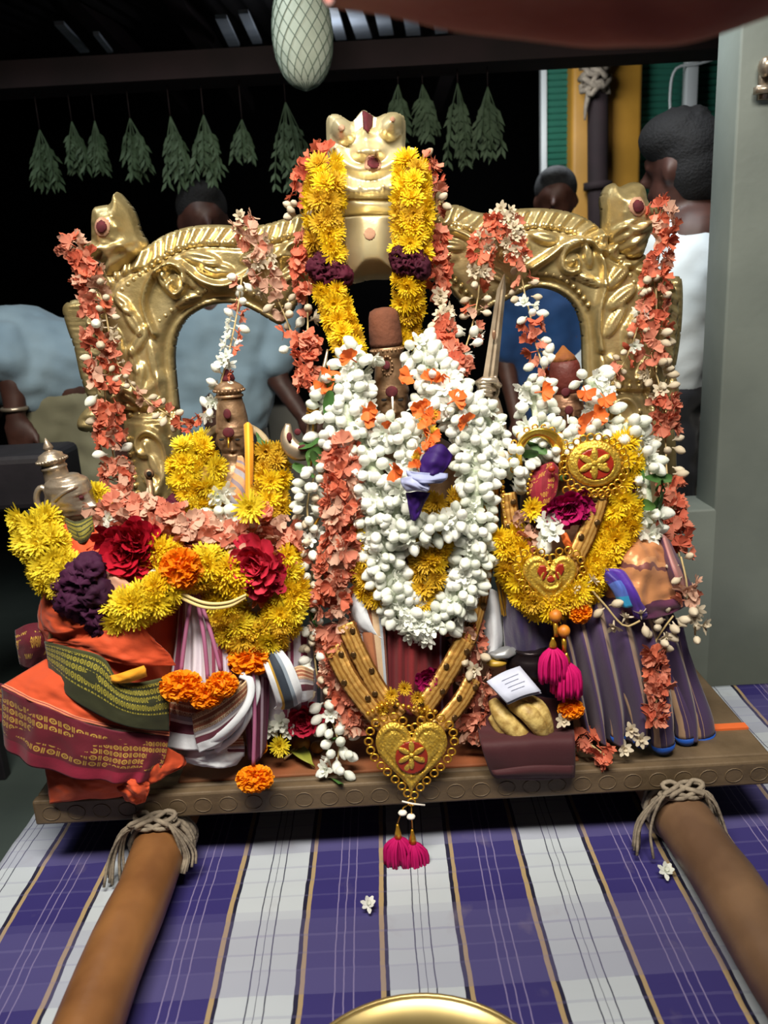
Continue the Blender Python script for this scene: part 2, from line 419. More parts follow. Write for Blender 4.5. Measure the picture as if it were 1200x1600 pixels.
for i, (px, py, w, h, _) in enumerate(LB):
    Y = 1.62
    g, c = leaf_bunch(px, py, w*1.15, h, Y, 12, rr)
    o = thing('leaf_bunch', c, labs[i], 'leaves', 'leaf bunches strung under the roof')
    obj('sprigs', g, M['neem'], o)
    obj('string', tube([c, V(c.x, c.y, max(bz0.z, c.z+.02))], 0.0018, 5), M['beam'], o)
# ================================================================== cloth, platform, poles
CLOTH_Z = -0.145
def plaid(name):
    m = bpy.data.materials.new(name); m.use_nodes = True; nt = m.node_tree; L = nt.links
    b = nt.nodes['Principled BSDF']; b.inputs['Roughness'].default_value = 0.85; b.inputs['Specular IOR Level'].default_value = 0.15
    uv = nt.nodes.new('ShaderNodeUVMap'); sp = nt.nodes.new('ShaderNodeSeparateXYZ')
    wv = nt.nodes.new('ShaderNodeTexNoise'); wv.inputs['Scale'].default_value = 9; L.new(uv.outputs[0], wv.inputs['Vector'])
    L.new(uv.outputs[0], sp.inputs[0])
    def math_(op, a, bb=None, cl=False):
        n = nt.nodes.new('ShaderNodeMath'); n.operation = op; n.use_clamp = cl
        for i, x in enumerate((a, bb)):
            if x is None: continue
            if isinstance(x, (int, float)): n.inputs[i].default_value = x
            else: L.new(x, n.inputs[i])
        return n.outputs[0]
    def ramp(src, stops):
        r = nt.nodes.new('ShaderNodeValToRGB'); r.color_ramp.interpolation = 'CONSTANT'
        el = r.color_ramp.elements
        while len(el) > 1: el.remove(el[-1])
        el[0].position = 0; el[0].color = stops[0][1]
        for p, c in stops[1:]:
            e_ = el.new(p); e_.color = c
        L.new(src, r.inputs[0]); return r.outputs[0]
    wob = math_('MULTIPLY', math_('SUBTRACT', wv.outputs['Fac'], 0.5), 0.012)
    X = math_('ADD', sp.outputs[0], wob)
    fx = math_('FRACT', X)
    W, PU, TA, BK, LI, GL = lin('B2BAC2'), lin('2E2864'), lin('A08A64'), lin('17172A'), lin('7A7098'), lin('3A3D48')
    # one repeat: white half with three dark lines, then tan / black border, purple half with pale lines
    stops = [(0, W), (0.165, GL), (0.172, W), (0.215, GL), (0.222, W), (0.268, GL), (0.275, W), (0.435, BK), (0.462, TA), (0.492, PU),
             (0.665, LI), (0.673, PU), (0.722, LI), (0.730, PU), (0.778, LI), (0.786, PU), (0.945, TA), (0.975, BK)]
    warp = ramp(fx, stops)
    fy = math_('FRACT', math_('ADD', sp.outputs[1], math_('MULTIPLY', wob, 0.8)))
    a1, a0 = (1, 1, 1, 1), (0, 0, 0, 1)
    h = lambda x: (x, x, x, 1)
    weft = ramp(fy, [(0, h(0.05)), (0.10, h(0.35)), (0.112, h(0.05)), (0.22, h(0.4)), (0.235, h(0.1)), (0.33, h(0.45)), (0.345, h(0.12)), (0.46, h(0.62)), (0.60, h(0.75)), (0.612, h(0.5)), (0.70, h(0.8)), (0.712, h(0.55)), (0.82, h(0.85)), (0.835, h(0.5)), (0.94, h(0.3))])
    # weft tints purple towards lilac-grey and white towards grey-lilac
    mx = nt.nodes.new('ShaderNodeMix'); mx.data_type = 'RGBA'; mx.inputs[7].default_value = lin('6A6690')
    f = math_('MULTIPLY', weft, 0.58)
    L.new(f, mx.inputs[0]); L.new(warp, mx.inputs[6])
    st = nt.nodes.new('ShaderNodeTexNoise'); st.inputs['Scale'].default_value = 3.1; st.inputs['Detail'].default_value = 4; L.new(uv.outputs[0], st.inputs['Vector'])
    rr_ = nt.nodes.new('ShaderNodeMapRange'); rr_.inputs[1].default_value = 0.62; rr_.inputs[2].default_value = 0.8; rr_.inputs[4].default_value = 0.35; L.new(st.outputs['Fac'], rr_.inputs[0])
    m2 = nt.nodes.new('ShaderNodeMix'); m2.data_type = 'RGBA'; m2.inputs[7].default_value = lin('8B7F86'); L.new(rr_.outputs[0], m2.inputs[0]); L.new(mx.outputs[2], m2.inputs[6])
    L.new(m2.outputs[2], b.inputs['Base Color'])
    wn = nt.nodes.new('ShaderNodeTexWave'); wn.inputs['Scale'].default_value = 60; L.new(uv.outputs[0], wn.inputs['Vector'])
    bp = nt.nodes.new('ShaderNodeBump'); bp.inputs['Strength'].default_value = 0.12; bp.inputs['Distance'].default_value = 0.002
    L.new(wn.outputs['Fac'], bp.inputs['Height']); L.new(bp.outputs[0], b.inputs['Normal'])
    return m
M['plaid'] = plaid('plaid_cotton')
PER = PZ(840, 1400, CLOTH_Z).x-PZ(605, 1400, CLOTH_Z).x
X0 = PZ(605, 1400, CLOTH_Z).x
ed = (PZ(52, 1275, CLOTH_Z), PZ(0, 1342, CLOTH_Z))
xle = (ed[0].x+ed[1].x)/2
xre = 1.15
y0c, y1c = -1.0, 0.52
nx, ny = 150, 130
v = []; f = []; uv = []
for j in range(ny):
    for i in range(nx):
        x = xle+(xre-xle)*i/(nx-1); y = y0c+(y1c-y0c)*j/(ny-1)
        z = CLOTH_Z+0.003*nz((x*3, y*5, 0.3))+0.0022*nz((x*9, y*16, 2))+0.0012*nz((x*6, y*45, 5))
        dx = 0.006*nz((x*2, y*4, 7))
        v.append(V(x+dx, y, z)); uv.append(((x-X0)/PER, (y+0.13)/0.30))
for j in range(ny-1):
    for i in range(nx-1): f.append((j*nx+i, j*nx+i+1, (j+1)*nx+i+1, (j+1)*nx+i))
# left side falls over the bench edge
b0 = len(v)
for k in range(1, 5):
    for j in range(ny):
        p = v[j*nx]; v.append(V(p.x-0.004*k, p.y, CLOTH_Z-0.035*k+0.004*nz((k, j*0.2, 3)))); uv.append((uv[j*nx][0]-0.05*k, uv[j*nx][1]))
for j in range(ny-1):
    f.append((j*nx, (j+1)*nx, b0+j+1, b0+j))
    for k in range(3): f.append((b0+k*ny+j, b0+k*ny+j+1, b0+(k+1)*ny+j+1, b0+(k+1)*ny+j))
cl = obj('plaid_cloth', (v, f, uv), M['plaid'])
solid(cl, 0.003, -1)
tag(cl, 'purple and white checked cotton cloth spread flat under the poles', 'cloth')
# low bench that carries the cloth
t = thing('low_bench', (0.15, -0.2, FLOOR_Z), 'dark low wooden bench underneath the checked cloth', 'bench')
M['benchwood'] = mat('bench_wood', '2B2420', 0.6, 0, '1E1916', 12, 0.3)
zt = CLOTH_Z-0.008
bev(obj('bench_top', box(((xle+xre)/2, (y0c+y1c)/2, zt-0.025), (xre-xle-0.02, y1c-y0c-0.02, 0.04)), M['benchwood'], t, False))
for sx in (xle+0.09, xre-0.09):
    for sy in (y0c+0.1, y1c-0.1):
        bev(obj('leg', box((sx, sy, (zt-0.045+FLOOR_Z)/2), (0.07, 0.07, zt-0.045-FLOOR_Z)), M['benchwood'], t, False))
# ---- platform board
bl = P(52, 1240, 0.0); br = P(1212, 1158, 0.0)
BT = 0.0          # top height
bxl, bxr = bl.x, br.x
t = thing('palanquin_board', ((bxl+bxr)/2, 0.25, -0.05), 'old wooden platform board with a carved front edge carrying the idols', 'platform')
M['boardtop'] = mat('orange_board_top', '8E4A26', 0.75, 0, '70462A', 7, 0.3, 60)
M['boardedge'] = mat('weathered_board_edge', '665540', 0.55, 0, '524330', 12, 0.5, 40)
bev(obj('plank', box(((bxl+bxr)/2, 0.26, -0.022), (bxr-bxl, 0.50, 0.04)), M['boardedge'], t, False), 0.005)
# orange painted centre of the top
pc0 = P(275, 1200, 0.02).x; pc1 = P(905, 1180, 0.02).x
bev(obj('painted_top', box(((pc0+pc1)/2, 0.25, 0.0), (pc1-pc0, 0.46, 0.006)), M['boardtop'], t, False), 0.002)
M['orangepaint'] = mat('orange_paint_line', 'D0622C', 0.7)
op = P(1150, 1136, 0.08)
obj('painted_line', box(((bxr+op.x)/2-.03, PZ(1150, 1135, 0.0).y, 0.0), (bxr-op.x+.055, 0.018, 0.004)), M['orangepaint'], t, False)
fe = obj('front_moulding', box(((bxl+bxr)/2, -0.002, -0.024), (bxr-bxl, 0.02, 0.046)), M['boardedge'], t, False); bev(fe, 0.004)
# carved rosette rings along the edge
ring = []
cx = bxl+0.03; k = 0
rs = []
for a in range(14):
    an = 2*math.pi*a/14; rs.append(V(0.015*math.cos(an), 0, 0.013*math.sin(an)))
rs.append(rs[0])
rme = tube(rs, 0.0011, 5, False); rme = mkmesh('rosette_ring', rme[0], rme[1], M['boardedge'])
while cx < bxr-0.02:
    inst('rosette_ring', rme, t, Matrix.Translation((cx, -0.0120, -0.025))); cx += 0.043
# ---- carrying poles
def pole(px_a, px_b, name, label, mat_, r0, r1, Ya=0.10):
    c0 = PZ(px_a[0], px_a[1], -0.095); c1 = PZ(px_b[0], px_b[1], -0.10)
    d = (c1-c0); c1e = c0+d*((-0.98-c0.y)/d.y); c0e = c0-d*((0.50-c0.y)/-d.y)
    pts = [c0e.lerp(c1e, i/26) for i in range(27)]
    pts = [p+V(0.006*nz((i*0.35, r0*100, 0)), 0, 0.004*nz((i*0.3, 5, r0*70))) for i, p in enumerate(pts)]
    rr_ = [(r0+(r1-r0)*i/26)*(1+0.05*nz((i*0.6, 3, r0*90))) for i in range(27)]
    # rest on the cloth
    pts = [V(p.x, p.y, CLOTH_Z+0.005+r) for p, r in zip(pts, rr_)]
    o = obj(name, tube(pts, rr_, 20), mat_)
    return tag(o, label, 'pole', 'carrying poles of the palanquin'), pts
pl, ptsl = pole((262, 1300), (140, 1600), 'carrying_pole', 'smooth brown wooden pole running out left of centre under the board', M['wood_pole'], 0.043, 0.047)
pr_, ptsr = pole((1062, 1270), (1203, 1500), 'carrying_pole', 'darker worn wooden pole running out on the right side', M['wood_pole2'], 0.046, 0.048)
# ---- rope lashings
def lashing(pts, label, seed):
    i = min(range(len(pts)), key=lambda k: abs(pts[k].y+0.03)); c = pts[i]
    rnd = random.Random(seed)
    t = thing('rope_lashing', c, label, 'rope', 'rope lashings that tie the poles')
    for k in range(4):
        y = c.y-0.012+0.013*k; q = []
        for a in range(25):
            an = 2*math.pi*a/24; q.append(V(c.x+0.052*math.cos(an)+0.004*rnd.random(), y+0.006*math.sin(an*2+k), c.z+0.051*math.sin(an)))
        obj('rope_turn', tube(q, 0.0045, 6, False), M['rope'], t)
    k0 = V(c.x, c.y-0.012, c.z+0.055)
    q = [k0+V(0.030*math.cos(a*0.9)*(1+0.3*math.sin(a*2.1)), 0.014*math.sin(a*1.3)-0.006, 0.010*math.sin(a*0.7)) for a in [x*0.3 for x in range(90)]]
    obj('knot', tube(q, 0.0042, 6), M['rope'], t)
    for dx, sg in ((-0.060, -1), (0.050, 1)):
        for k in range(7):
            e0 = k0+V(dx*0.2, -0.006, 0.002); jx = rnd.uniform(-.012, .012); jy = rnd.uniform(-.012, .012)
            e1 = k0+V(dx*0.75+jx*.4, -0.02+jy*.4, -0.004+rnd.uniform(-.006, .006)); e2 = V(c.x+dx*1.1+jx, c.y-0.03+jy, CLOTH_Z+0.055)
            e3 = V(c.x+dx*(1.15 if sg < 0 else 1.05)+jx*1.6, c.y-0.045+jy*1.5, CLOTH_Z+(0.012 if sg < 0 else 0.035))
            obj('rope_end', tube(spline([e0, e1, e2, e3], 12), 0.0026, 5), M['rope'], t)
    return t
lashing(ptsl, 'frayed jute rope knotted round the left brown pole', 1)
lashing(ptsr, 'frayed jute rope knotted round the right dark pole', 2)
# ================================================================== repousse relief sheets
def seg_dist(px, py, poly, closed=True):
    """distance, arc-length and nearest point to a polyline (numpy)"""
    A = np.array(poly, float); B = np.roll(A, -1, 0) if closed else A[1:]
    if not closed: A = A[:-1]
    best = np.full(px.shape, 1e9); arc = np.zeros(px.shape); nxp = np.zeros(px.shape); nyp = np.zeros(px.shape); s = 0.0
    for (ax, ay), (bx_, by_) in zip(A, B):
        dx, dy = bx_-ax, by_-ay; l2 = dx*dx+dy*dy; l = math.sqrt(l2)
        if l2 < 1e-9: continue
        tt = np.clip(((px-ax)*dx+(py-ay)*dy)/l2, 0, 1); qx = ax+tt*dx; qy = ay+tt*dy
        d = np.hypot(px-qx, py-qy); m_ = d < best
        best[m_] = d[m_]; arc[m_] = (s+tt*l)[m_]; nxp[m_] = qx[m_]; nyp[m_] = qy[m_]; s += l
    return best, arc, nxp, nyp
def inside(px, py, poly):
    r = np.zeros(px.shape, bool); n = len(poly); j = n-1
    for i in range(n):
        xi, yi = poly[i]; xj, yj = poly[j]
        c = ((yi > py) != (yj > py)) & (px < (xj-xi)*(py-yi)/((yj-yi) if abs(yj-yi) > 1e-9 else 1e-9)+xi)
        r ^= c; j = i
    return r
def smooth_poly(poly, n):
    q = spline([Vector((a, b, 0)) for a, b in poly], n, True); return [(p.x, p.y) for p in q]
def gauss(X, Y, cx, cy, w, l=None, ang=0.0):
    l = l or w; a = math.radians(ang); dx = X-cx; dy = Y-cy
    u = dx*math.cos(a)+dy*math.sin(a); v_ = -dx*math.sin(a)+dy*math.cos(a)
    return np.exp(-(u/l)**2-(v_/w)**2)
def dome(X, Y, cx, cy, w, l=None, ang=0.0):
    l = l or w; a = math.radians(ang); dx = X-cx; dy = Y-cy
    u = dx*math.cos(a)+dy*math.sin(a); v_ = -dx*math.sin(a)+dy*math.cos(a)
    return np.sqrt(np.clip(1-(u/l)**2-(v_/w)**2, 0, 1))
def ridge(X, Y, pts, w, n=60):
    q = spline([Vector((a, b, 0)) for a, b in pts], n); q = [(p.x, p.y) for p in q]
    d, _, _, _ = seg_dist(X, Y, q, False)
    return np.exp(-(d/w)**2)
def sm(x): x = np.clip(x, 0, 1); return x*x*(3-2*x)
def relief(name, poly, Y, step, hfun, thick, mat_, parent=None, holes=(), to_world=None):
    """sheet cut to poly (and holes), pushed towards the viewer by hfun(X, Y, d)"""
    tw = to_world or (lambda x, y: P(x, y, Y))
    xs = [p[0] for p in poly]; ys = [p[1] for p in poly]
    gx = np.arange(min(xs)-step, max(xs)+step*1.5, step); gy = np.arange(min(ys)-step, max(ys)+step*1.5, step)
    GX, GY = np.meshgrid(gx, gy); ny_, nx_ = GX.shape
    def insd(x, y):
        r = inside(x, y, poly)
        for h in holes: r &= ~inside(x, y, h)
        return r
    def nearest(x, y):
        d, a, qx, qy = seg_dist(x, y, poly)
        for h in holes:
            d2, a2, q2, q3 = seg_dist(x, y, h); m_ = d2 < d
            d = np.where(m_, d2, d); qx = np.where(m_, q2, qx); qy = np.where(m_, q3, qy)
        return d, qx, qy
    ins = insd(GX, GY); d, qx, qy = nearest(GX, GY)
    cxg = (GX[:-1, :-1]+GX[1:, 1:])/2; cyg = (GY[:-1, :-1]+GY[1:, 1:])/2
    keep = insd(cxg, cyg)
    used = np.zeros(GX.shape, bool)
    used[:-1, :-1] |= keep; used[1:, :-1] |= keep; used[:-1, 1:] |= keep; used[1:, 1:] |= keep
    snap = used & ((~ins) | (d < step*0.45))
    GX = np.where(snap, qx, GX); GY = np.where(snap, qy, GY)
    D = np.where(snap, 0.0, np.where(ins, d, 0.0))
    H = hfun(GX, GY, D)
    idx = -np.ones(GX.shape, int); v = []; uv = []
    for j, i in zip(*np.nonzero(used)):
        idx[j, i] = len(v); p = tw(GX[j, i], GY[j, i]); v.append(V(p.x, p.y-H[j, i], p.z)); uv.append((GX[j, i]/100, GY[j, i]/100))
    n = len(v)
    for j, i in zip(*np.nonzero(used)):
        p = tw(GX[j, i], GY[j, i]); v.append(V(p.x, p.y+thick, p.z)); uv.append((GX[j, i]/100, GY[j, i]/100))
    f = []; ec = {}
    for j, i in zip(*np.nonzero(keep)):
        q = (idx[j, i], idx[j+1, i], idx[j+1, i+1], idx[j, i+1])
        f.append(tuple(int(k) for k in q)); f.append(tuple(int(k+n) for k in reversed(q)))
        for a in range(4):
            e_ = (int(q[a]), int(q[(a+1) % 4]))
            if (e_[1], e_[0]) in ec: del ec[(e_[1], e_[0])]
            else: ec[e_] = 1
    for (a, b) in ec: f.append((b, a, a+n, b+n))
    return obj(name, (v, f, uv), mat_, parent)
def bead_row(name, pts, Y, r, gap, hoff, mat_, parent):
    """row of hammered bosses along a pixel polyline"""
    q = [P(x, y, Y) for x, y in pts]; L = plen(q); n = max(2, int(L/gap)); gs = []
    for p in even(q, n):
        gs.append(ball(p+V(0, -hoff+0.006, 0), (r, r, r), 8, 6))
    return tag(obj(name, join(*gs), mat_, parent), kind='stuff')
YA = 0.36
ARCH = thing('prabhavali_arch', P(580, 800, YA), 'embossed gold sheet arch with lion face and makara heads behind the idols', 'arch')
OUT = [(232, 1012), (218, 900), (208, 815), (203, 740), (196, 690), (188, 655), (162, 642), (150, 610), (140, 560), (134, 510), (138, 472), (150, 440), (165, 415), (190, 398), (215, 390), (230, 384), (253, 369), (280, 358), (310, 352), (345, 351), (375, 353), (410, 351), (440, 343), (470, 334), (505, 322), (520, 300), (640, 290), (660, 318), (690, 322), (715, 320), (740, 330), (765, 333), (800, 327), (840, 325), (875, 328), (905, 336), (930, 350), (950, 368), (985, 385), (1010, 400), (1035, 425), (1052, 445), (1060, 470), (1058, 520), (1050, 570), (1040, 600), (1046, 640), (1056, 690), (1056, 815), (1046, 900), (1034, 985)]
INN = [(942, 990), (950, 900), (958, 815), (950, 720), (945, 660), (920, 645), (912, 580), (910, 520), (902, 487), (885, 465), (862, 453), (835, 450), (810, 460), (790, 470), (772, 478), (757, 487), (742, 494), (728, 484), (712, 464), (700, 450), (680, 440), (640, 435), (600, 433), (560, 437), (535, 440), (500, 445), (475, 460), (455, 490), (440, 507), (425, 502), (405, 490), (380, 478), (350, 474), (320, 480), (295, 495), (278, 520), (272, 555), (275, 600), (280, 650), (285, 720), (290, 815), (296, 900), (304, 1008)]
def sp_open(pts, n): return [(p.x, p.y) for p in spline([Vector((a, b, 0)) for a, b in pts], n)]
OUTS, INNS = sp_open(OUT, 190), sp_open(INN, 170)
SPL = [(248, 520), (236, 490), (233, 465), (247, 430), (273, 413), (293, 427), (293, 450), (280, 460), (271, 447), (279, 437)]
SPL2 = [(290, 414), (317, 437), (347, 447), (372, 441), (400, 425), (430, 405), (455, 400)]
SPR = [(824, 420), (853, 401), (875, 383), (896, 375), (923, 385), (935, 415), (936, 449), (929, 481), (928, 515), (932, 545)]
SPR2 = [(900, 378), (877, 391), (871, 412), (877, 424), (891, 425), (897, 415), (892, 405), (884, 409)]
SPR3 = [(705, 360), (730, 372), (748, 400), (752, 430)]
SPL3 = [(480, 375), (455, 385), (440, 410), (436, 440)]
LEAF = [(262, 440, 6, 20, 60, .010), (300, 470, 6, 18, -20, .008), (320, 405, 9, 26, 12, .011), (345, 420, 8, 22, 10, .009), (405, 400, 9, 24, -20, .010),
        (215, 500, 8, 22, 60, .011), (200, 475, 7, 18, 45, .009), (225, 530, 8, 24, -60, .010), (190, 540, 9, 26, 80, .010), (245, 560, 6, 26, 80, .008),
        (912, 400, 6, 18, 80, .011), (916, 440, 5, 20, 15, .008), (905, 430, 5, 16, 30, .007), (845, 372, 9, 20, 15, .012), (800, 395, 9, 22, -25, .009),
        (960, 430, 8, 24, -50, .012), (965, 465, 8, 24, -40, .011), (985, 500, 8, 26, -60, .010), (955, 500, 7, 26, -60, .010), (1000, 450, 8, 20, -70, .010), (975, 540, 9, 30, 85, .009), (1020, 520, 9, 26, 80, .010),
        (700, 385, 8, 22, 5, .010), (690, 405, 7, 20, -5, .008), (455, 430, 8, 24, -30, .010), (770, 430, 7, 22, 30, .008),
        (215, 560, 6, 20, 75, .009), (160, 520, 6, 18, 80, .009), (172, 585, 7, 20, 65, .009), (258, 600, 6, 22, 85, .008), (225, 590, 7, 22, 100, .010), (205, 620, 5, 16, 20, .008), (240, 625, 5, 16, -20, .008), (300, 440, 5, 14, 40, .008), (330, 425, 5, 16, 20, .008), (265, 425, 4, 10, 100, .009), (1010, 480, 6, 20, -75, .010), (1035, 480, 6, 18, -80, .009), (1000, 570, 6, 22, -60, .009), (960, 590, 6, 18, -80, .008), (935, 575, 5, 18, 85, .008), (250, 720, 6, 16, 70, .009), (245, 750, 6, 18, 50, .009), (940, 372, 7, 20, -75, .012), (960, 385, 7, 18, -60, .012)]
def arch_h(X, Y, d):
    do, ao, _, _ = seg_dist(X, Y, OUTS, False); di, ai, _, _ = seg_dist(X, Y, INNS, False)
    h = 0.010*sm(d/5.0)
    w = do+di+1e-6
    h += 0.017*sm(np.minimum(do, di*1.6)/44.0)
    # leafy outer border
    band = sm((36-do)/8.0)*sm(do/6.0)*(Y < 640)
    h += 0.0095*band*(0.5+0.5*np.sin(ao*2*math.pi/23.0+do*0.16))
    h -= 0.006*np.exp(-((do-36)/3.5)**2)*(Y < 640)
    # raised rims along the inner edge
    h += 0.0045*np.exp(-((di-3)/4.0)**2)
    h -= 0.005*np.exp(-((di-12)/5.0)**2)
    for pts, w_, a_ in ((SPL, 4.0, .022), (SPL2, 4.6, .018), (SPR, 4.4, .021), (SPR2, 3.8, .021), (SPR3, 4.6, .016), (SPL3, 4.6, .016)):
        h += a_*ridge(X, Y, pts, w_)
    h += 0.016*gauss(X, Y, 281, 446, 6)+0.016*gauss(X, Y, 886, 412, 6)
    for (cx, cy, w_, l_, a_, hh) in LEAF: h += hh*1.25*dome(X, Y, cx, cy, w_*1.25, l_*1.2, a_)-0.005*gauss(X, Y, cx, cy, w_*0.28, l_*0.8, a_)
    # pedestals
    h += 0.012*((Y > 655) & (d > 6))*sm((Y-652)/6.0)
    h -= 0.010*np.exp(-((Y-642-(600-X)*0.0)/5.0)**2)*(X < 400)
    h -= 0.010*np.exp(-((Y-612)/5.0)**2)*(X > 800)
    h += 0.013*ridge(X, Y, [(240, 790), (255, 760), (268, 720), (262, 685), (240, 668), (222, 680), (224, 700), (238, 702), (236, 688)], 5)
    h += 0.012*ridge(X, Y, [(945, 650), (955, 625), (975, 620), (988, 640), (976, 660), (962, 652)], 5)
    h += 0.008*ridge(X, Y, [(1008, 540), (1020, 575), (985, 590), (950, 560)], 7)
    h += 0.008*ridge(X, Y, [(170, 560), (190, 600), (225, 612), (255, 590)], 8)
    return h
body = relief('arch_body', OUTS+INNS, YA, 2.7, arch_h, 0.015, M['gold'], ARCH)
bo = 0.046
for nm, pts, hh, r in (('outer', [(182, 470), (200, 450), (233, 423), (260, 403), (283, 390), (313, 381), (353, 380), (400, 380), (440, 373), (475, 362)], .030, 4.3),
                    ('inner', [(246, 509), (275, 482), (300, 464), (327, 453), (360, 449), (390, 455), (415, 468), (438, 482), (452, 470)], .030, 3.6),
                    ('outer', [(672, 346), (699, 351), (728, 357), (752, 363), (790, 360), (821, 355), (843, 353), (869, 357), (896, 365), (923, 378), (943, 391), (958, 403), (975, 425), (990, 452)], .030, 4.3),
                    ('inner', [(700, 430), (717, 446), (731, 461), (744, 467), (760, 460), (773, 450), (797, 437), (827, 428), (851, 428), (872, 433), (896, 452), (914, 476)], .028, 3.6),
                    ('post', [(206, 682), (212, 722), (219, 765), (222, 800)], .034, 4.2), ('post', [(270, 680), (274, 730), (278, 780)], .030, 4.0),
                    ('cap', [(178, 650), (200, 647), (225, 645), (265, 643)], .022, 4.2), ('cap', [(945, 600), (965, 600), (990, 600), (1020, 600)], .040, 4.2), ('cap', [(990, 638), (1010, 638), (1030, 640)], .042, 4.0)):
    bead_row('bead_row', pts, YA, r*px2m(YA), 10.8*px2m(YA), hh, M['gold'], ARCH)
# ---- side wings (feathered edges) standing a little behind
def wing(poly, ridges, cx, cy, name):
    def hf(X, Y, d): 
        r = np.hypot(X-cx, Y-cy)
        return 0.008*sm(d/8.0)+0.006*(0.5+0.5*np.sin(r*0.0+Y*2*math.pi/ridges))*sm(d/10.0)
    return relief(name, smooth_poly(poly, 60), YA+0.03, 4.0, hf, 0.008, M['gold'], ARCH)
wing([(98, 480), (118, 468), (150, 470), (160, 520), (165, 600), (160, 640), (140, 625), (126, 590), (116, 545), (104, 510)], 9, 130, 540, 'feather_wing')
wing([(122, 655), (140, 635), (165, 640), (172, 672), (150, 676), (124, 672)], 15, 150, 655, 'feather_wing')
wing([(1040, 450), (1062, 432), (1067, 460), (1064, 520), (1054, 580), (1040, 610), (1030, 560)], 11, 1040, 540, 'feather_wing')
wing([(1040, 600), (1056, 590), (1062, 625), (1058, 660), (1040, 665)], 15, 1050, 640, 'feather_wing')
# ---- lion face at the crown
LION = [(511, 250), (510, 215), (510, 188), (517, 179), (530, 179), (541, 186), (549, 190), (556, 184), (567, 173), (578, 178), (588, 183), (600, 178), (612, 175), (624, 177), (633, 186), (634, 215), (634, 232), (646, 243), (664, 262), (680, 285), (691, 300), (692, 320), (680, 330), (650, 340), (625, 360), (624, 400), (621, 433), (580, 437), (545, 441), (537, 400), (533, 350), (500, 335), (480, 325), (478, 300), (490, 275), (503, 258)]
def lion_h(X, Y, d):
    h = 0.020*sm(d/7.0)+0.026*sm(d/36.0)
    up = sm((345-Y)/8.0)
    for cx, cy in ((537, 212), (611, 204)):
        h += 0.030*dome(X, Y, cx, cy, 17, 23, 62 if cx < 570 else 118)+0.004*gauss(X, Y, cx, cy, 5)
    h += 0.016*gauss(X, Y, 572, 205, 9, 30, 90)                 # brow ridge
    h += 0.034*gauss(X, Y, 576, 248, 13, 20, 0)+0.020*gauss(X, Y, 560, 250, 6)+0.020*gauss(X, Y, 592, 248, 6)   # nose
    h += 0.016*gauss(X, Y, 579, 268, 11)
    h += 0.018*ridge(X, Y, [(526, 240), (540, 262), (565, 274), (590, 274), (612, 262), (628, 240)], 9)     # cheeks
    h += 0.024*ridge(X, Y, [(515, 275), (540, 300), (575, 308), (610, 298), (645, 270)], 15)               # upper lip
    h += 0.0016*np.sin((X-575)*0.9)*gauss(X, Y, 575, 298, 16, 60)
    h -= 0.012*np.exp(-((Y-316-(X-578)**2*-0.002)/5.0)**2)*(np.abs(X-578) < 55)
    for bx in (564, 598): h += 0.010*gauss(X, Y, bx, 299, 4)
    h += 0.006*gauss(X, Y, 580, 302, 4, 9)
    h += 0.010*gauss(X, Y, 580, 327, 7, 20)
    h -= 0.012*np.exp(-((Y-339+(X-575)*0.05)/3.0)**2)*(np.abs(X-578) < 46)
    # tongue band: a horizontal half-cylinder
    b = sm((Y-340)/5.0)
    h += b*0.040*np.sqrt(np.clip(1-((Y-372)/72.0)**2, 0, 1))
    return h
lion = relief('lion_face', smooth_poly(LION, 160), YA-0.03, 2.5, lion_h, 0.02, M['goldpale'], ARCH)
def patch(name, poly, Y, off, mat_, parent, hf=None):
    """a dab of paste following a relief"""
    return relief(name, poly, Y, 2.0, lambda X, Yp, d: (hf(X, Yp, d+30) if hf else 0)+off, 0.0, mat_, parent)
def dot(cx, cy, rx, ry, n=16, rnd=random.Random(5)):
    return [(cx+rx*math.cos(2*math.pi*k/n)*rnd.uniform(.92, 1.08), cy+ry*math.sin(2*math.pi*k/n)*rnd.uniform(.92, 1.08)) for k in range(n)]
def on_lion(name, poly, mat_, off=0.0015):
    def hf(X, Y, d):
        dd, _, _, _ = seg_dist(X, Y, smooth_poly(LION, 160)); return lion_h(X, Y, dd)+off
    return relief(name, poly, YA-0.03, 2.0, hf, -0.001, mat_, lion)
on_lion('tilak_white', [(553, 188), (566, 176), (567, 208), (556, 214)], M['chalk'])
on_lion('tilak_red', [(566, 174), (583, 182), (582, 205), (576, 219), (568, 212)], M['kumkum'], 0.002)
on_lion('tilak_white', [(584, 184), (589, 185), (587, 206), (583, 208)], M['chalk'])
on_lion('kumkum_halo', dot(582, 266, 13, 13), M['sandal'], 0.001)
on_lion('kumkum_dot', dot(583, 265, 9.5, 9), M['kumkum'], 0.0025)
on_lion('kumkum_smudge', dot(578, 371, 9, 9), M['sandal'], 0.001)
on_lion('kumkum_dot', dot(536, 213, 5, 6), M['sandal'], 0.0012)
on_lion('kumkum_dot', dot(612, 199, 4, 5), M['sandal'], 0.0012)
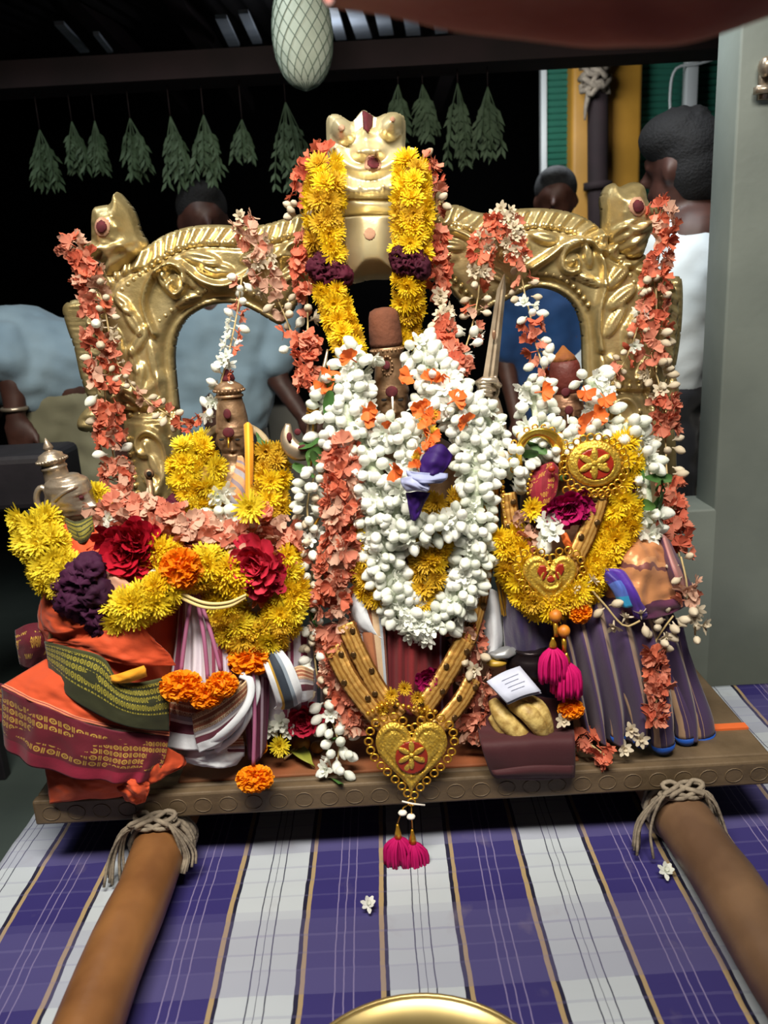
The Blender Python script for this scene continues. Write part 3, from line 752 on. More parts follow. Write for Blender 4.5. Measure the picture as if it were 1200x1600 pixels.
# ---- makara heads on the shoulders
def makara(poly, eye, jaw, name, sgn):
    pl_ = smooth_poly(poly, 90)
    def hf(X, Y, d):
        h = 0.018*sm(d/6.0)+0.022*sm(d/26.0)
        h += 0.014*gauss(X, Y, eye[0], eye[1], 17)
        for k in range(7):
            h += 0.0035*gauss(X, Y, eye[0]+22*math.cos(k*0.9), eye[1]+22*math.sin(k*0.9), 4)
        h += 0.008*ridge(X, Y, jaw, 5)
        h += 0.0025*np.sin((X*0.5+Y*0.8)*0.42)*sm(d/10)*(Y > eye[1]+20)
        return h
    o = relief(name, pl_, YA-0.01, 2.6, hf, 0.02, M['gold'], ARCH)
    for nm, r1, r2, m_, of in (('kumkum_halo', 13, 15, M['sandal'], .001), ('kumkum_dot', 8.5, 10, M['kumkum'], .0025)):
        def hf2(X, Y, d, of=of):
            dd, _, _, _ = seg_dist(X, Y, pl_); return hf(X, Y, dd)+of
        relief(nm, dot(eye[0], eye[1], r1, r2), YA-0.01, 2.0, hf2, -0.001, m_, o)
    return o
makara([(172, 318), (177, 304), (184, 300), (194, 310), (206, 325), (213, 342), (219, 362), (229, 380), (222, 398), (205, 415), (185, 430), (168, 435), (160, 415), (142, 408), (126, 405), (118, 395), (130, 385), (143, 375), (143, 345), (146, 326), (155, 322)], (173, 358), [(150, 385), (170, 392), (195, 385), (215, 395)], 'makara_head', 1)
makara([(942, 335), (940, 310), (948, 291), (960, 286), (968, 292), (985, 285), (1000, 286), (1008, 296), (1012, 315), (1024, 322), (1040, 330), (1046, 345), (1036, 358), (1018, 365), (1010, 385), (1000, 405), (975, 405), (952, 388), (942, 365)], (983, 327), [(1015, 350), (990, 362), (965, 358), (950, 372)], 'makara_head', -1)
# ================================================================== flowers
M['f_yellow'] = flowermat('chrysanthemum_yellow', 'F0D42A', 'E6C01C')
M['f_lemon'] = flowermat('chrysanthemum_lemon', 'ECD83C', 'DEC82C')
M['f_ochre'] = flowermat('chrysanthemum_ochre', 'DEB830', 'CCA42A')
M['f_orange'] = flowermat('marigold_orange', 'F89A10', 'EA8406', 0.65, 0.2)
M['f_salmon'] = flowermat('crossandra_salmon', 'DA927A', 'C8745E')
M['f_coral'] = flowermat('crossandra_coral', 'DA7A5C', 'C8624C')
M['f_peach'] = flowermat('crossandra_faded', 'D8B29C', 'C49884')
M['f_white'] = flowermat('jasmine_white', 'F4F5F0', 'E4E9DE', 0.5, 0.35)
M['f_cream'] = flowermat('jasmine_cream', 'D8CDB8', 'C2B49C', 0.55, 0.25)
M['f_maroon'] = flowermat('celosia_maroon', '4A0A22', '30061A', 0.8, 0.05)
M['f_purple'] = flowermat('celosia_purple', '3E1234', '2C0C26', 0.8, 0.05)
M['f_red'] = flowermat('rose_red', 'B0122A', '8E0C22', 0.6, 0.15)
M['f_crimson'] = flowermat('rose_crimson', 'A01838', 'C02A40', 0.6, 0.15)
M['f_magenta'] = flowermat('magenta_petals', 'A8105A', '8A0C4C', 0.6, 0.15)
M['f_pink'] = flowermat('pale_pink_petal', 'E8B8A0', 'DCA890', 0.6, 0.3)
M['f_orchid'] = flowermat('purple_orchid', '3A1A70', '2C1258', 0.6, 0.2)
M['f_lilac'] = flowermat('lilac_petal', 'B8BEE0', 'A4ACD4', 0.6, 0.3)
M['f_tang'] = flowermat('tangerine_petal', 'E87838', 'DC6A30', 0.6, 0.3)
M['leaf'] = flowermat('green_leaf', '4A7038', '385C2E', 0.5, 0.2)
M['stem'] = mat('stem_green', '7C8C4C', 0.7)
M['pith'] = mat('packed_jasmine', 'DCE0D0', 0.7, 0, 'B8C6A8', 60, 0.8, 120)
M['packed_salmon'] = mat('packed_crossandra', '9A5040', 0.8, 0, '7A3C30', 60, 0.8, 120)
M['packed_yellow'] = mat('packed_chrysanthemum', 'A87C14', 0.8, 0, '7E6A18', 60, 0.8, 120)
M['cord'] = mat('garland_thread', 'A89468', 0.9)
def petal(L, W, lift, curl, n=3, w0=0.25, cup=0.0, wav=0.0, rnd=None, tipw=0.35):
    """strip along +X, rising"""
    v = []; f = []
    for i in range(n+1):
        s = i/n; ww = W*0.5*(w0+(1-w0)*math.sin(min(1, s/0.6)*math.pi/2)) if s < 0.6 else W*0.5*(tipw+(1-tipw)*math.cos((s-0.6)/0.4*math.pi/2))
        a = lift+curl*s; x = L*s*math.cos(lift+curl*s*0.5); z = L*s*math.sin(lift+curl*s*0.5)
        wz = (rnd.uniform(-wav, wav) if rnd else 0)*s
        v += [V(x, -ww, z+cup*ww+wz), V(x, ww, z+cup*ww-wz)]
        if i: f.append((2*i-2, 2*i-1, 2*i+1, 2*i))
    return (v, f)
def wide_petal(L, W, lift, curl, rnd, wav=0.06, notch=0.0):
    v = []; f = []; n = 4; k = 4
    for i in range(n+1):
        s = i/n; ww = W*0.5*(0.18+0.82*math.sin(min(1.0, s*1.15)*math.pi/2))*(1 if s < 0.9 else 0.86)
        for j in range(k+1):
            c = -1+2*j/k
            x = L*s*math.cos(lift+curl*s*0.5)*(1-0.10*c*c*s-(notch*(1-abs(c)) if i == n else 0)); z = L*s*math.sin(lift+curl*s*0.5)+rnd.uniform(-wav, wav)*s*L+0.12*W*c*c*s
            v.append(V(x, c*ww, z))
    for i in range(n):
        for j in range(k): a = i*(k+1)+j; f.append((a, a+1, a+k+2, a+k+1))
    return (v, f)
def rz_(a): return Matrix.Rotation(a, 4, 'Z')
def chrys(seed):
    r = random.Random(seed); gs = []
    for (L, li, n) in ((0.52, 0.05, 19), (0.49, 0.34, 18), (0.41, 0.66, 16), (0.31, 0.95, 13), (0.2, 1.2, 8)):
        for k in range(n):
            gs.append(xf(petal(L*r.uniform(.85, 1.08), 0.105, li+r.uniform(-.15, .15), 0.35, 2, 0.3, 0.25), rz_(2*math.pi*(k+r.uniform(-.3, .3))/n)))
    gs.append(ball((0, 0, 0.02), (0.2, 0.2, 0.12), 8, 4))
    return join(*gs)
def crossandra(seed):
    r = random.Random(seed); gs = []
    for k in range(5):
        a = (k-2)*0.62+r.uniform(-.12, .12)
        gs.append(xf(wide_petal(0.55*r.uniform(.85, 1.1), 0.42, 0.25+r.uniform(-.2, .3), 0.5*r.uniform(-.4, 1), r, 0.10, 0.1), rz_(a)))
    gs.append(tube([V(-0.3, 0, -0.28), V(-0.12, 0, -0.12), V(0, 0, 0)], [0.03, 0.035, 0.05], 5)[:2])
    return join(*gs)
def jbud(seed):
    r = random.Random(seed)
    pr = [(0.05, -0.25), (0.07, -0.05), (0.18, 0.06), (0.29, 0.24), (0.31, 0.42), (0.25, 0.62), (0.12, 0.78), (0.02, 0.84)]
    g = lathe(pr, 8); b = r.uniform(-0.1, 0.1)
    return ([V(p.x+b*p.z*p.z, p.y*r.uniform(.96, 1.04), p.z) for p in g[0]], g[1])
def jopen(seed):
    r = random.Random(seed); gs = []
    for k in range(7):
        gs.append(xf(petal(0.5*r.uniform(.85, 1.1), 0.24, 0.35+r.uniform(-.2, .3), r.uniform(-.2, .4), 3, 0.4, 0.3), rz_(2*math.pi*(k+r.uniform(-.2, .2))/7)))
    for k in range(4):
        gs.append(xf(petal(0.3, 0.2, 1.0, 0.3, 2, 0.5, 0.3), rz_(2*math.pi*k/4+.3)))
    gs.append(tube([V(0, 0, -0.3), V(0, 0, 0.02)], [0.04, 0.07], 5)[:2])
    return join(*gs)
def marigold(seed):
    r = random.Random(seed); gs = []; n = 230
    for k in range(n):
        z = 1-1.55*(k+0.5)/n; a = k*2.39996; d = V(math.sqrt(max(0, 1-z*z))*math.cos(a), math.sqrt(max(0, 1-z*z))*math.sin(a), z*0.8)
        q = d.to_track_quat('X', 'Z').to_matrix().to_4x4()
        m = Matrix.Translation(d*0.30) @ q @ Matrix.Rotation(r.uniform(0, 6.28), 4, 'X')
        gs.append(xf(petal(0.19*r.uniform(.85, 1.15), 0.14, r.uniform(-.25, .25), r.uniform(-.8, .8), 2, 0.6, 0.2, 0.05, r, 0.8), m))
    gs.append(ball((0, 0, 0), (0.36, 0.36, 0.30), 10, 7))
    return join(*gs)
def celosia(seed):
    g = ball((0, 0, 0), 1.0, 30, 20); o = Vector((seed*3.7, 1.1, 2.2))
    out = []
    for p in g[0]:
        n1 = abs(mnoise.noise(p*2.6+o)); n2 = abs(mnoise.noise(p*6.0+o)); 
        out.append(p*(0.34+0.22*(1-2.2*n1)*0.8+0.10*(1-2*n2)*0.6))
    return (out, g[1])
def rose(seed):
    r = random.Random(seed); gs = []
    for (L, li, n) in ((0.55, 0.15, 9), (0.48, 0.5, 9), (0.38, 0.85, 8), (0.26, 1.15, 6)):
        for k in range(n):
            gs.append(xf(wide_petal(L*r.uniform(.85, 1.1), 0.3, li+r.uniform(-.2, .2), 0.5, r, 0.14), rz_(2*math.pi*(k+r.uniform(-.3, .3))/n)))
    gs.append(ball((0, 0, 0.05), (0.22, 0.22, 0.16), 8, 4))
    return join(*gs)
def leaf_geo(seed):
    r = random.Random(seed)
    g = wide_petal(1.0, 0.42, 0.1, 0.5, r, 0.03); return ([V(p.x-0.5, p.y*(1-0.5*max(0, p.x-0.5)*2*0.9), p.z) for p in g[0]], g[1])
FL = {}
def flower_mesh(kind, geo_fn, mat_, nvar=3):
    FL[kind] = []
    for s in range(nvar):
        g = geo_fn(s+1); FL[kind].append(mkmesh(kind, g[0], g[1], M[mat_]))
for kind, fn, m_ in (('yellow', chrys, 'f_yellow'), ('lemon', chrys, 'f_lemon'), ('ochre', chrys, 'f_ochre'), ('salmon', crossandra, 'f_salmon'), ('coral', crossandra, 'f_coral'),
                     ('peach', crossandra, 'f_peach'), ('bud', jbud, 'f_white'), ('open', jopen, 'f_white'), ('creambud', jbud, 'f_cream'), ('creamopen', jopen, 'f_cream'), ('marigold', marigold, 'f_orange'),
                     ('maroon', celosia, 'f_maroon'), ('purple', celosia, 'f_purple'), ('red', rose, 'f_red'), ('crimson', rose, 'f_crimson'), ('magenta', rose, 'f_magenta'), ('tang', crossandra, 'f_tang'), ('leaf', leaf_geo, 'leaf')):
    flower_mesh(kind, fn, m_)
NAME = {'yellow': 'chrysanthemum', 'lemon': 'chrysanthemum', 'ochre': 'chrysanthemum', 'salmon': 'crossandra', 'coral': 'crossandra', 'peach': 'crossandra', 'bud': 'jasmine_bud', 'open': 'jasmine_bloom',
        'creambud': 'jasmine_bud', 'creamopen': 'jasmine_bloom', 'marigold': 'marigold', 'maroon': 'cockscomb', 'purple': 'cockscomb', 'red': 'rose', 'crimson': 'rose', 'magenta': 'magenta_flower', 'tang': 'orange_petal_cluster', 'leaf': 'leaf'}
SIZE = {'yellow': .050, 'lemon': .050, 'ochre': .048, 'salmon': .033, 'coral': .033, 'peach': .032, 'bud': .029, 'open': .038, 'creambud': .025, 'creamopen': .033, 'marigold': .075, 'maroon': .06, 'purple': .07,
        'red': .08, 'crimson': .08, 'magenta': .06, 'tang': .042, 'leaf': .045}
def orient(d, roll=0.0):
    return Vector(d).normalized().to_track_quat('Z', 'Y').to_matrix().to_4x4() @ Matrix.Rotation(roll, 4, 'Z')
FR = random.Random(11)
def flower(kind, p, d, scale=1.0, parent=None, sq=(1, 1, 1)):
    s = SIZE[kind]*scale
    ro = FR.uniform(0, 6.28) if sq[0] == sq[1] else 0.0
    m = Matrix.Translation(p) @ orient(d, ro) @ Matrix.Diagonal((s*sq[0], s*sq[1], s*sq[2], 1))
    return inst(NAME[kind], FR.choice(FL[kind]), parent, m)
def garland(name, label, pts, mix, radius, ring, around=1, scale=1.0, cat='garland', group=None, thread=0.0018, jit=0.3, back=0.25, parent=None, back_fill=None, fill=None):
    """flowers strung along a curve of world points. mix: [(kind, weight)] or f(t)->kind list; radius, around may be f(t)"""
    L = plen(pts); n = max(2, int(L/ring)+1); q = even(pts, n); fr = frames(q, (0, -1, 0))
    t = parent or thing(name, q[n//2], label, cat, group)
    cp = even(pts, max(12, n))
    obj('thread', tube(cp, thread if back_fill is None else back_fill, 6), M['cord'] if back_fill is None else (fill or M['stem']), t)
    for i in range(n):
        s = i/(n-1); ra = radius(s) if callable(radius) else radius; k = around(s) if callable(around) else around
        mx = mix(s) if callable(mix) else mix
        tt, a, b = fr[i]; ph = FR.uniform(0, 6.28)
        for j in range(k):
            an = ph+2*math.pi*j/k+FR.uniform(-.3, .3)
            d = a*math.cos(an)+b*math.sin(an)
            if d.y > back and k > 2: 
                d.y = -d.y*0.6
                d.normalize()
            kind = FR.choices([m_[0] for m_ in mx], [m_[1] for m_ in mx])[0]
            dd = (d+tt*FR.uniform(-jit, jit)+V(FR.uniform(-.25, .25), -0.25, FR.uniform(-.25, .25))).normalized()
            flower(kind, q[i]+d*ra*FR.uniform(.85, 1.1)+tt*ring*FR.uniform(-.35, .35), dd, scale*FR.uniform(.88, 1.14), t)
    return t
def pp(*a, Y=None):
    return [P(p[0], p[1], p[2] if len(p) > 2 else Y) for p in a]
# ================================================================== idols
def head_geo(c, h, w, yaw=0.0, snout=0.0, tilt=0.0):
    """c: centre of the head, h: chin to crown height, w: face width. faces -Y turned by yaw about Z"""
    nu, nv = 64, 48; v = []; f = []
    prof = [(0, .30), (.05, .46), (.15, .66), (.3, .84), (.45, .93), (.6, 1.0), (.75, 1.0), (.88, .93), (1.0, .62)]
    def rad(t):
        for (a, ra), (b, rb) in zip(prof, prof[1:]):
            if t <= b: 
                s = (t-a)/(b-a); s = s*s*(3-2*s); return ra+(rb-ra)*s
        return prof[-1][1]
    g = lambda x, m, s: math.exp(-((x-m)/s)**2)
    for j in range(nv+1):
        t = j/nv; r = rad(t)
        for i in range(nu):
            a = 2*math.pi*i/nu-math.pi          # 0 = front
            k = r
            nose = g(a, 0, .15)*(max(0, min(1, (t-.36)/.05))*max(0, min(1, (.66-t)/.26)))
            k += .30*nose+.05*g(a, 0, .10)*g(t, .66, .10)
            for sx in (-1, 1):
                k += -.085*g(a, sx*.42, .22)*g(t, .60, .055)+.075*g(a, sx*.42, .15)*g(t, .605, .032)+.05*g(a, sx*.45, .28)*g(t, .70, .022)
                k += .05*g(a, sx*.62, .3)*g(t, .42, .12)+.06*g(a, sx*.13, .09)*g(t, .39, .03)
                k += .22*g(a, sx*1.62, .10)*g(t, .53, .11)
            k += .085*g(a, 0, .28)*g(t, .275, .022)+.085*g(a, 0, .24)*g(t, .215, .024)-.05*g(a, 0, .3)*g(t, .245, .008)+.10*g(a, 0, .3)*g(t, .09, .07)
            k += snout*g(a, 0, .55)*g(t, .30, .15)
            x = math.sin(a)*k*w/2; y = -math.cos(a)*k*w/2*1.12; z = (t-.5)*h
            v.append(V(x, y, z))
    for j in range(nv):
        for i in range(nu): f.append((j*nu+i, j*nu+(i+1) % nu, (j+1)*nu+(i+1) % nu, (j+1)*nu+i))
    f.append(tuple(range(nu-1, -1, -1))); f.append(tuple(range(nv*nu, (nv+1)*nu)))
    m = Matrix.Translation(c) @ Matrix.Rotation(yaw, 4, 'Z') @ Matrix.Rotation(tilt, 4, 'Y')
    return xf((v, f), m)
def axis_m(p0, p1):
    """matrix whose Z runs p0->p1, origin p0"""
    return Matrix.Translation(p0) @ (p1-p0).to_track_quat('Z', 'Y').to_matrix().to_4x4()
def dab(name, p, rx, rz, mat_, parent, n=(0, -1, 0), th=0.002):
    return obj(name, xf(ball((0, 0, 0), (rx, rz, th), 12, 6), Matrix.Translation(p) @ Vector(n).to_track_quat('Z', 'Y').to_matrix().to_4x4()), mat_, parent)
def torso(t, rows, mat_, name='body'):
    """rows: (px, py, halfwidth px, Y axis, depth m)"""
    rr_ = []
    for (x, y, hw, Y, dp) in rows:
        c = P(x, y, Y); s = hw*px2m(Y); rr_.append([c+V(s*math.cos(a), -dp*math.sin(a), 0) for a in [2*math.pi*k/16 for k in range(16)]])
    rr_.insert(0, [V(p.x, p.y, 0.0045) for p in rr_[0]])
    g = loft(rr_, 28, 30, None, True); n = 28
    return obj(name, (g[0], list(g[1])+[tuple(range(n)), tuple(range(29*n, 30*n))]), mat_, t)
s2 = px2m(0.2)
# ---------------- left standing idol
YL = 0.22
I1 = thing('deity_statue', P(365, 1010, YL), 'bronze idol with tall tapering crown standing left of the central idol', 'idol', 'metal deities on the platform')
hc = P(366, 692, YL)
obj('head', head_geo(hc, 72*s2, 50*s2, 0.05), M['bronze'], I1)
c0 = P(364, 672, YL); c1 = P(355, 582, YL); cm = axis_m(c0, c1)
u = s2
prof = [(25.5, -4), (26.5, 0), (26, 4), (24.5, 5), (24, 20), (21, 38), (19, 44), (18.5, 50), (21, 51), (21, 54), (18.5, 55), (18.5, 57), (23, 60), (22, 66), (17, 70), (12, 73), (9.5, 75)]
cr_ = obj('crown', lathe([(a*u, b*u) for a, b in prof], 28, cm), M['bronze'], I1)
gs = [ball(cm @ V(22.5*u*math.cos(a), 22.5*u*math.sin(a), 61*u), 2.4*u, 6, 5) for a in [2*math.pi*k/22 for k in range(22)]]
tag(obj('crown_beads', join(*gs), M['bronze'], cr_), kind='stuff')
obj('crown_finial', lathe([(9*u, 74*u), (11*u, 78*u), (9*u, 84*u), (4*u, 90*u), (1*u, 93*u)], 16, cm), M['kumkum'], cr_)
dab('kumkum_dot', P(355, 647, YL-0.034), 6*u, 8*u, M['kumkum'], I1)
dab('kumkum_dot', P(357, 676, YL-0.043), 9*u, 8*u, M['kumkum'], I1)
obj('nose_line', tube([P(357, 684, YL-0.044), P(357, 700, YL-0.052)], 0.0018, 6), M['jewel'], I1)
for ex in (346, 371): dab('eye', P(ex, 687, YL-0.038), 4*u, 2*u, M['dark'], I1)
torso(I1, [(380, 1020, 70, YL, .10), (375, 930, 72, YL, .11), (370, 850, 78, YL, .10), (368, 790, 70, YL, .09), (368, 755, 52, YL, .07), (367, 725, 22, YL, .035), (366, 705, 18, YL, .03)], M['bronze'])
# halo ring behind the head
hp = [P(366+55*math.cos(a), 712-48*math.sin(a), YL+0.05) for a in [math.pi*k/20 for k in range(21)]]
M['ivory'] = mat('ivory_ring', 'B9A684', 0.6, 0, 'A08C6A', 30)
obj('halo_ring', tube(hp, 0.008, 8), M['ivory'], I1)
# ---------------- central idol
YC = 0.22
I2 = thing('deity_statue', P(640, 1050, YC), 'tallest bronze idol in the centre wearing a cylindrical crown with sandal paste cap', 'idol', 'metal deities on the platform')
hc = P(612, 634, YC)
obj('head', head_geo(hc, 76*s2, 52*s2, 0.12), M['bronze'], I2)
cm = axis_m(P(611, 612, YC), P(599, 490, YC))
prof = [(26, -6), (28, -1), (27, 6), (25, 8), (25, 14), (22, 30), (20, 44), (19.5, 52), (22, 54), (24, 60), (24, 66), (22, 68)]
cr_ = obj('crown', lathe([(a*u, b*u) for a, b in prof], 28, cm), M['bronze'], I2)
gs = [ball(cm @ V(24.3*u*math.cos(a), 24.3*u*math.sin(a), 63*u), 2.2*u, 6, 5) for a in [2*math.pi*k/24 for k in range(24)]]
tag(obj('crown_beads', join(*gs), M['bronze'], cr_), kind='stuff')
M['sandalcap'] = mat('sandal_paste_cap', '643824', 0.9, 0, '4E2A1A', 26, 0.6, 90)
obj('sandal_cap', lathe([(24*u, 68*u), (25*u, 74*u), (24*u, 95*u), (22.5*u, 112*u), (20*u, 120*u), (12*u, 124*u), (2*u, 125*u)], 24, cm), M['sandalcap'], cr_)
gs = [ball(P(605, 572, YC-0.026)+V(8*u*math.cos(a), 0, 14*u*math.sin(a)), 2*u, 6, 5) for a in [2*math.pi*k/14 for k in range(14)]]
tag(obj('crown_boss', join(*gs), M['bronze'], cr_), kind='stuff')
dab('kumkum_dot', P(604, 571, YC-0.029), 5.5*u, 7*u, M['kumkum'], I2)
dab('kumkum_dot', P(612, 612, YC-0.042), 9.5*u, 8.5*u, M['kumkum'], I2)
obj('nose_line', tube([P(613, 620, YC-0.044), P(614, 640, YC-0.054)], 0.002, 6), M['chalk'], I2)
for ex in (600, 626): dab('eye', P(ex, 625, YC-0.037), 4.5*u, 2.2*u, M['dark'], I2)
torso(I2, [(645, 1060, 82, YC, .11), (648, 950, 86, YC, .12), (645, 850, 92, YC, .11), (635, 760, 95, YC, .10), (625, 700, 80, YC, .085), (618, 672, 30, YC, .04), (614, 650, 22, YC, .032)], M['bronze'])
# arms: right-hand side arm raises the arrow, left-hand side holds the bow
arm = even(pp((705, 715, .22), (750, 705, .20), (778, 690, .17), (772, 640, .15), (762, 612, .15)), 20)
obj('arm', tube(arm, lambda t_: (17-6*t_)*u, 12), M['silver'], I2)
hg = [ball(P(760, 606, .15), (13*u, 9*u, 14*u), 10, 8)]
for k, (dx, dy) in enumerate(((-14, -8), (-15, -1), (-14, 6), (-12, 13))):
    hg.append(tube(spline([P(768, 602+k*6, .15), P(768+dx*.2, 600+k*6, .128), P(760+dx*.6, 598+k*6, .124), P(752, 602+k*6, .138)], 8), 3.6*u, 7)[:2])
hg.append(tube(spline([P(768, 606, .15), P(776, 598, .135), P(772, 588, .130)], 7), 3.8*u, 7)[:2])
obj('hand', join(*hg), M['silver'], I2)
rg_ = [P(763+14*math.cos(a), 609+18*math.sin(a), .142) for a in [2*math.pi*k/18 for k in range(19)]]
obj('bracelet', tube(rg_, 4*u, 8, False), M['silver'], I2)
arm = even(pp((560, 715, .22), (525, 725, .19), (505, 715, .16), (492, 690, .15)), 18)
obj('arm', tube(arm, lambda t_: (16-7*t_)*u, 12), M['silver'], I2)
# long arrow / sword blade held in the right-hand side hand
A0, A1 = P(763, 612, .13), P(785, 440, .17)
t = thing('ceremonial_sword', A0, 'long straight silver sword held upright right of the central idol', 'sword')
n = 14; v = []; f = []
for i in range(n+1):
    s = i/n; c = A0.lerp(A1, s); w = (11-5*s)*u
    if i == n: w = 0.6*u; c = P(788, 428, .17)
    for dx, dy in ((-w, 0), (-w*.35, -.004), (0, -.002), (w*.35, -.004), (w, 0), (0, .005)): v.append(c+V(dx, dy, 0))
for i in range(n):
    for k in range(6): f.append((i*6+k, i*6+(k+1) % 6, (i+1)*6+(k+1) % 6, (i+1)*6+k))
f += [tuple(range(5, -1, -1)), tuple(range(n*6, n*6+6))]
M['blade'] = mat('old_silver_blade', 'B0A08A', 0.34, 0.75, '94826E', 30)
obj('blade', (v, f), M['blade'], t, False)
dab('kumkum_streak', P(772, 523, .137), 3*u, 7*u, M['copper'], t)
obj('guard', tube([P(745, 600, .132), P(755, 594, .126), P(772, 594, .126), P(780, 604, .132)], 5*u, 10), M['silver'], t)
# bow tip on the left
t = thing('ceremonial_bow', P(492, 690, .13), 'bronze bow with gold bands and curled end beside the central idol', 'bow')
bp_ = even(pp((512, 546, .15), (506, 575, .14), (496, 610, .135), (490, 640, .13), (487, 672, .13), (480, 700, .13)), 26)
obj('bow_limb', tube(bp_, lambda t_: (1.5+9*t_ if t_ < .7 else 7.8)*u, 10), M['blade'], t)
for y_, x_ in ((640, 490), (648, 489), (657, 489)):
    obj('gold_band', tube([P(x_, y_-3, .13), P(x_-.5, y_+3, .13)], 10*u, 12), M['jewel'], t)
cres = even(pp((450, 662, .13), (449, 685, .125), (460, 703, .12), (478, 706, .12), (492, 696, .12), (496, 680, .12)), 22)
obj('curled_end', tube(cres, lambda t_: (4+10*math.sin(math.pi*min(1, t_*1.05)))*u, 10, True, 0.55), M['blade'], t)
dab('kumkum_dot', P(452, 683, .112), 4*u, 7*u, M['kumkum'], t); dab('kumkum_dot', P(474, 700, .106), 8*u, 5*u, M['kumkum'], t)
dab('kumkum_dot', P(465, 675, .118), 5*u, 5*u, M['kumkum'], t)
obj('bow_string', tube(pp((489, 650, .122), (489, 690, .122), (486, 730, .12)), 0.0018, 5), M['jewel'], t)
# ---------------- right idol
YR = 0.2
I3 = thing('deity_statue', P(900, 1000, YR), 'smaller copper idol with onion-shaped knob on its crown at the right', 'idol', 'metal deities on the platform')
obj('head', head_geo(P(888, 650, YR), 64*s2, 46*s2, 0.05), M['copper'], I3)
cm = axis_m(P(886, 632, YR), P(880, 545, YR))
cr_ = obj('crown', lathe([(a*u, b*u) for a, b in [(23, -6), (25, -2), (24, 2), (22, 3), (23, 8), (21, 10), (21, 14), (19, 16), (17, 18)]], 26, cm), M['copper'], I3)
M['knob'] = mat('red_sandal_knob', '5E2018', 0.6, 0, '4A1812', 24, 0.5, 90)
kb = obj('crown_knob', lathe([(a*u, b*u) for a, b in [(15, 14), (19, 20), (23, 32), (24, 46), (22, 60), (19, 66)]], 24, cm), M['knob'], cr_)
M['turmeric'] = mat('turmeric_paste', '8E5618', 0.85, 0, '703C18', 30, 0.5, 90)
obj('turmeric_tip', lathe([(a*u, b*u) for a, b in [(19, 66), (15, 73), (8, 80), (1.5, 88)]], 20, cm), M['turmeric'], kb)
dab('kumkum_dot', P(884, 613, YR-0.026), 7*u, 7*u, M['kumkum'], I3)
dab('kumkum_dot', P(889, 641, YR-0.037), 6.5*u, 7*u, M['kumkum'], I3)
obj('nose_line', tube([P(887, 648, YR-0.036), P(888, 662, YR-0.045)], 0.0016, 6), M['chalk'], I3)
for ex in (877, 899): dab('eye', P(ex, 652, YR-0.033), 4*u, 2*u, M['dark'], I3)
torso(I3, [(905, 1010, 72, YR, .10), (900, 920, 75, YR, .10), (895, 840, 80, YR, .10), (892, 760, 76, YR, .085), (890, 710, 55, YR, .07), (889, 685, 20, YR, .033), (889, 670, 17, YR, .03)], M['copper'])
# ---------------- far left attendant idol, in profile, facing right
YG = 0.10; ug = px2m(YG)
I4 = thing('deity_statue', P(120, 1150, YG), 'silver attendant idol in profile facing right at the left end, wrapped in orange', 'idol', 'metal deities on the platform')
obj('head', head_geo(P(110, 781, YG-.01), 76*ug, 64*ug, math.radians(68), 0.36, -0.10), M['silver'], I4)
cm = axis_m(P(96, 768, YG), P(74, 696, YG)) @ Matrix.Diagonal((.84, .84, 1, 1))
prof = [(24, -10), (27, 0), (26, 8), (23, 12), (22, 26), (21, 36), (23, 37), (23, 40), (20, 42), (22, 46), (27, 48), (27, 52), (22, 55), (21, 59), (14, 62), (7, 65), (6, 66), (9, 68), (9, 70), (4, 78), (1, 84)]
cr_ = obj('crown', lathe([(a*ug, b*ug) for a, b in prof], 26, cm), M['silver'], I4)
gs = [ball(cm @ V(26*ug*math.cos(a), 26*ug*math.sin(a), 50*ug), 2.4*ug, 6, 5) for a in [2*math.pi*k/26 for k in range(26)]]
tag(obj('crown_beads', join(*gs), M['silver'], cr_), kind='stuff')
hb = even([P(86, 788, YG-0.030), P(100, 774, YG-0.034), P(118, 764, YG-0.030), P(130, 760, YG-0.016)], 14)
obj('headband', tube([p+V(0, -.012, .004) for p in hb], 3*ug, 8), M['silver'], I4)
ear = [P(66+9*math.cos(a), 778+16*math.sin(a), YG-0.01) for a in [2*math.pi*k/16 for k in range(17)]]
obj('ear_ornament', tube(ear, 5*ug, 8, False), M['silver'], I4)
dab('eye', P(127, 777, YG-0.036), 4*ug, 3*ug, M['kumkum'], I4, (0.5, -1, 0.1))
torso(I4, [(155, 1130, 80, .10, .09), (155, 1040, 74, .10, .09), (145, 960, 66, .10, .085), (132, 900, 48, .10, .07), (118, 850, 38, .10, .055), (112, 815, 25, .10, .04), (108, 795, 22, .10, .036)], M['silver'])
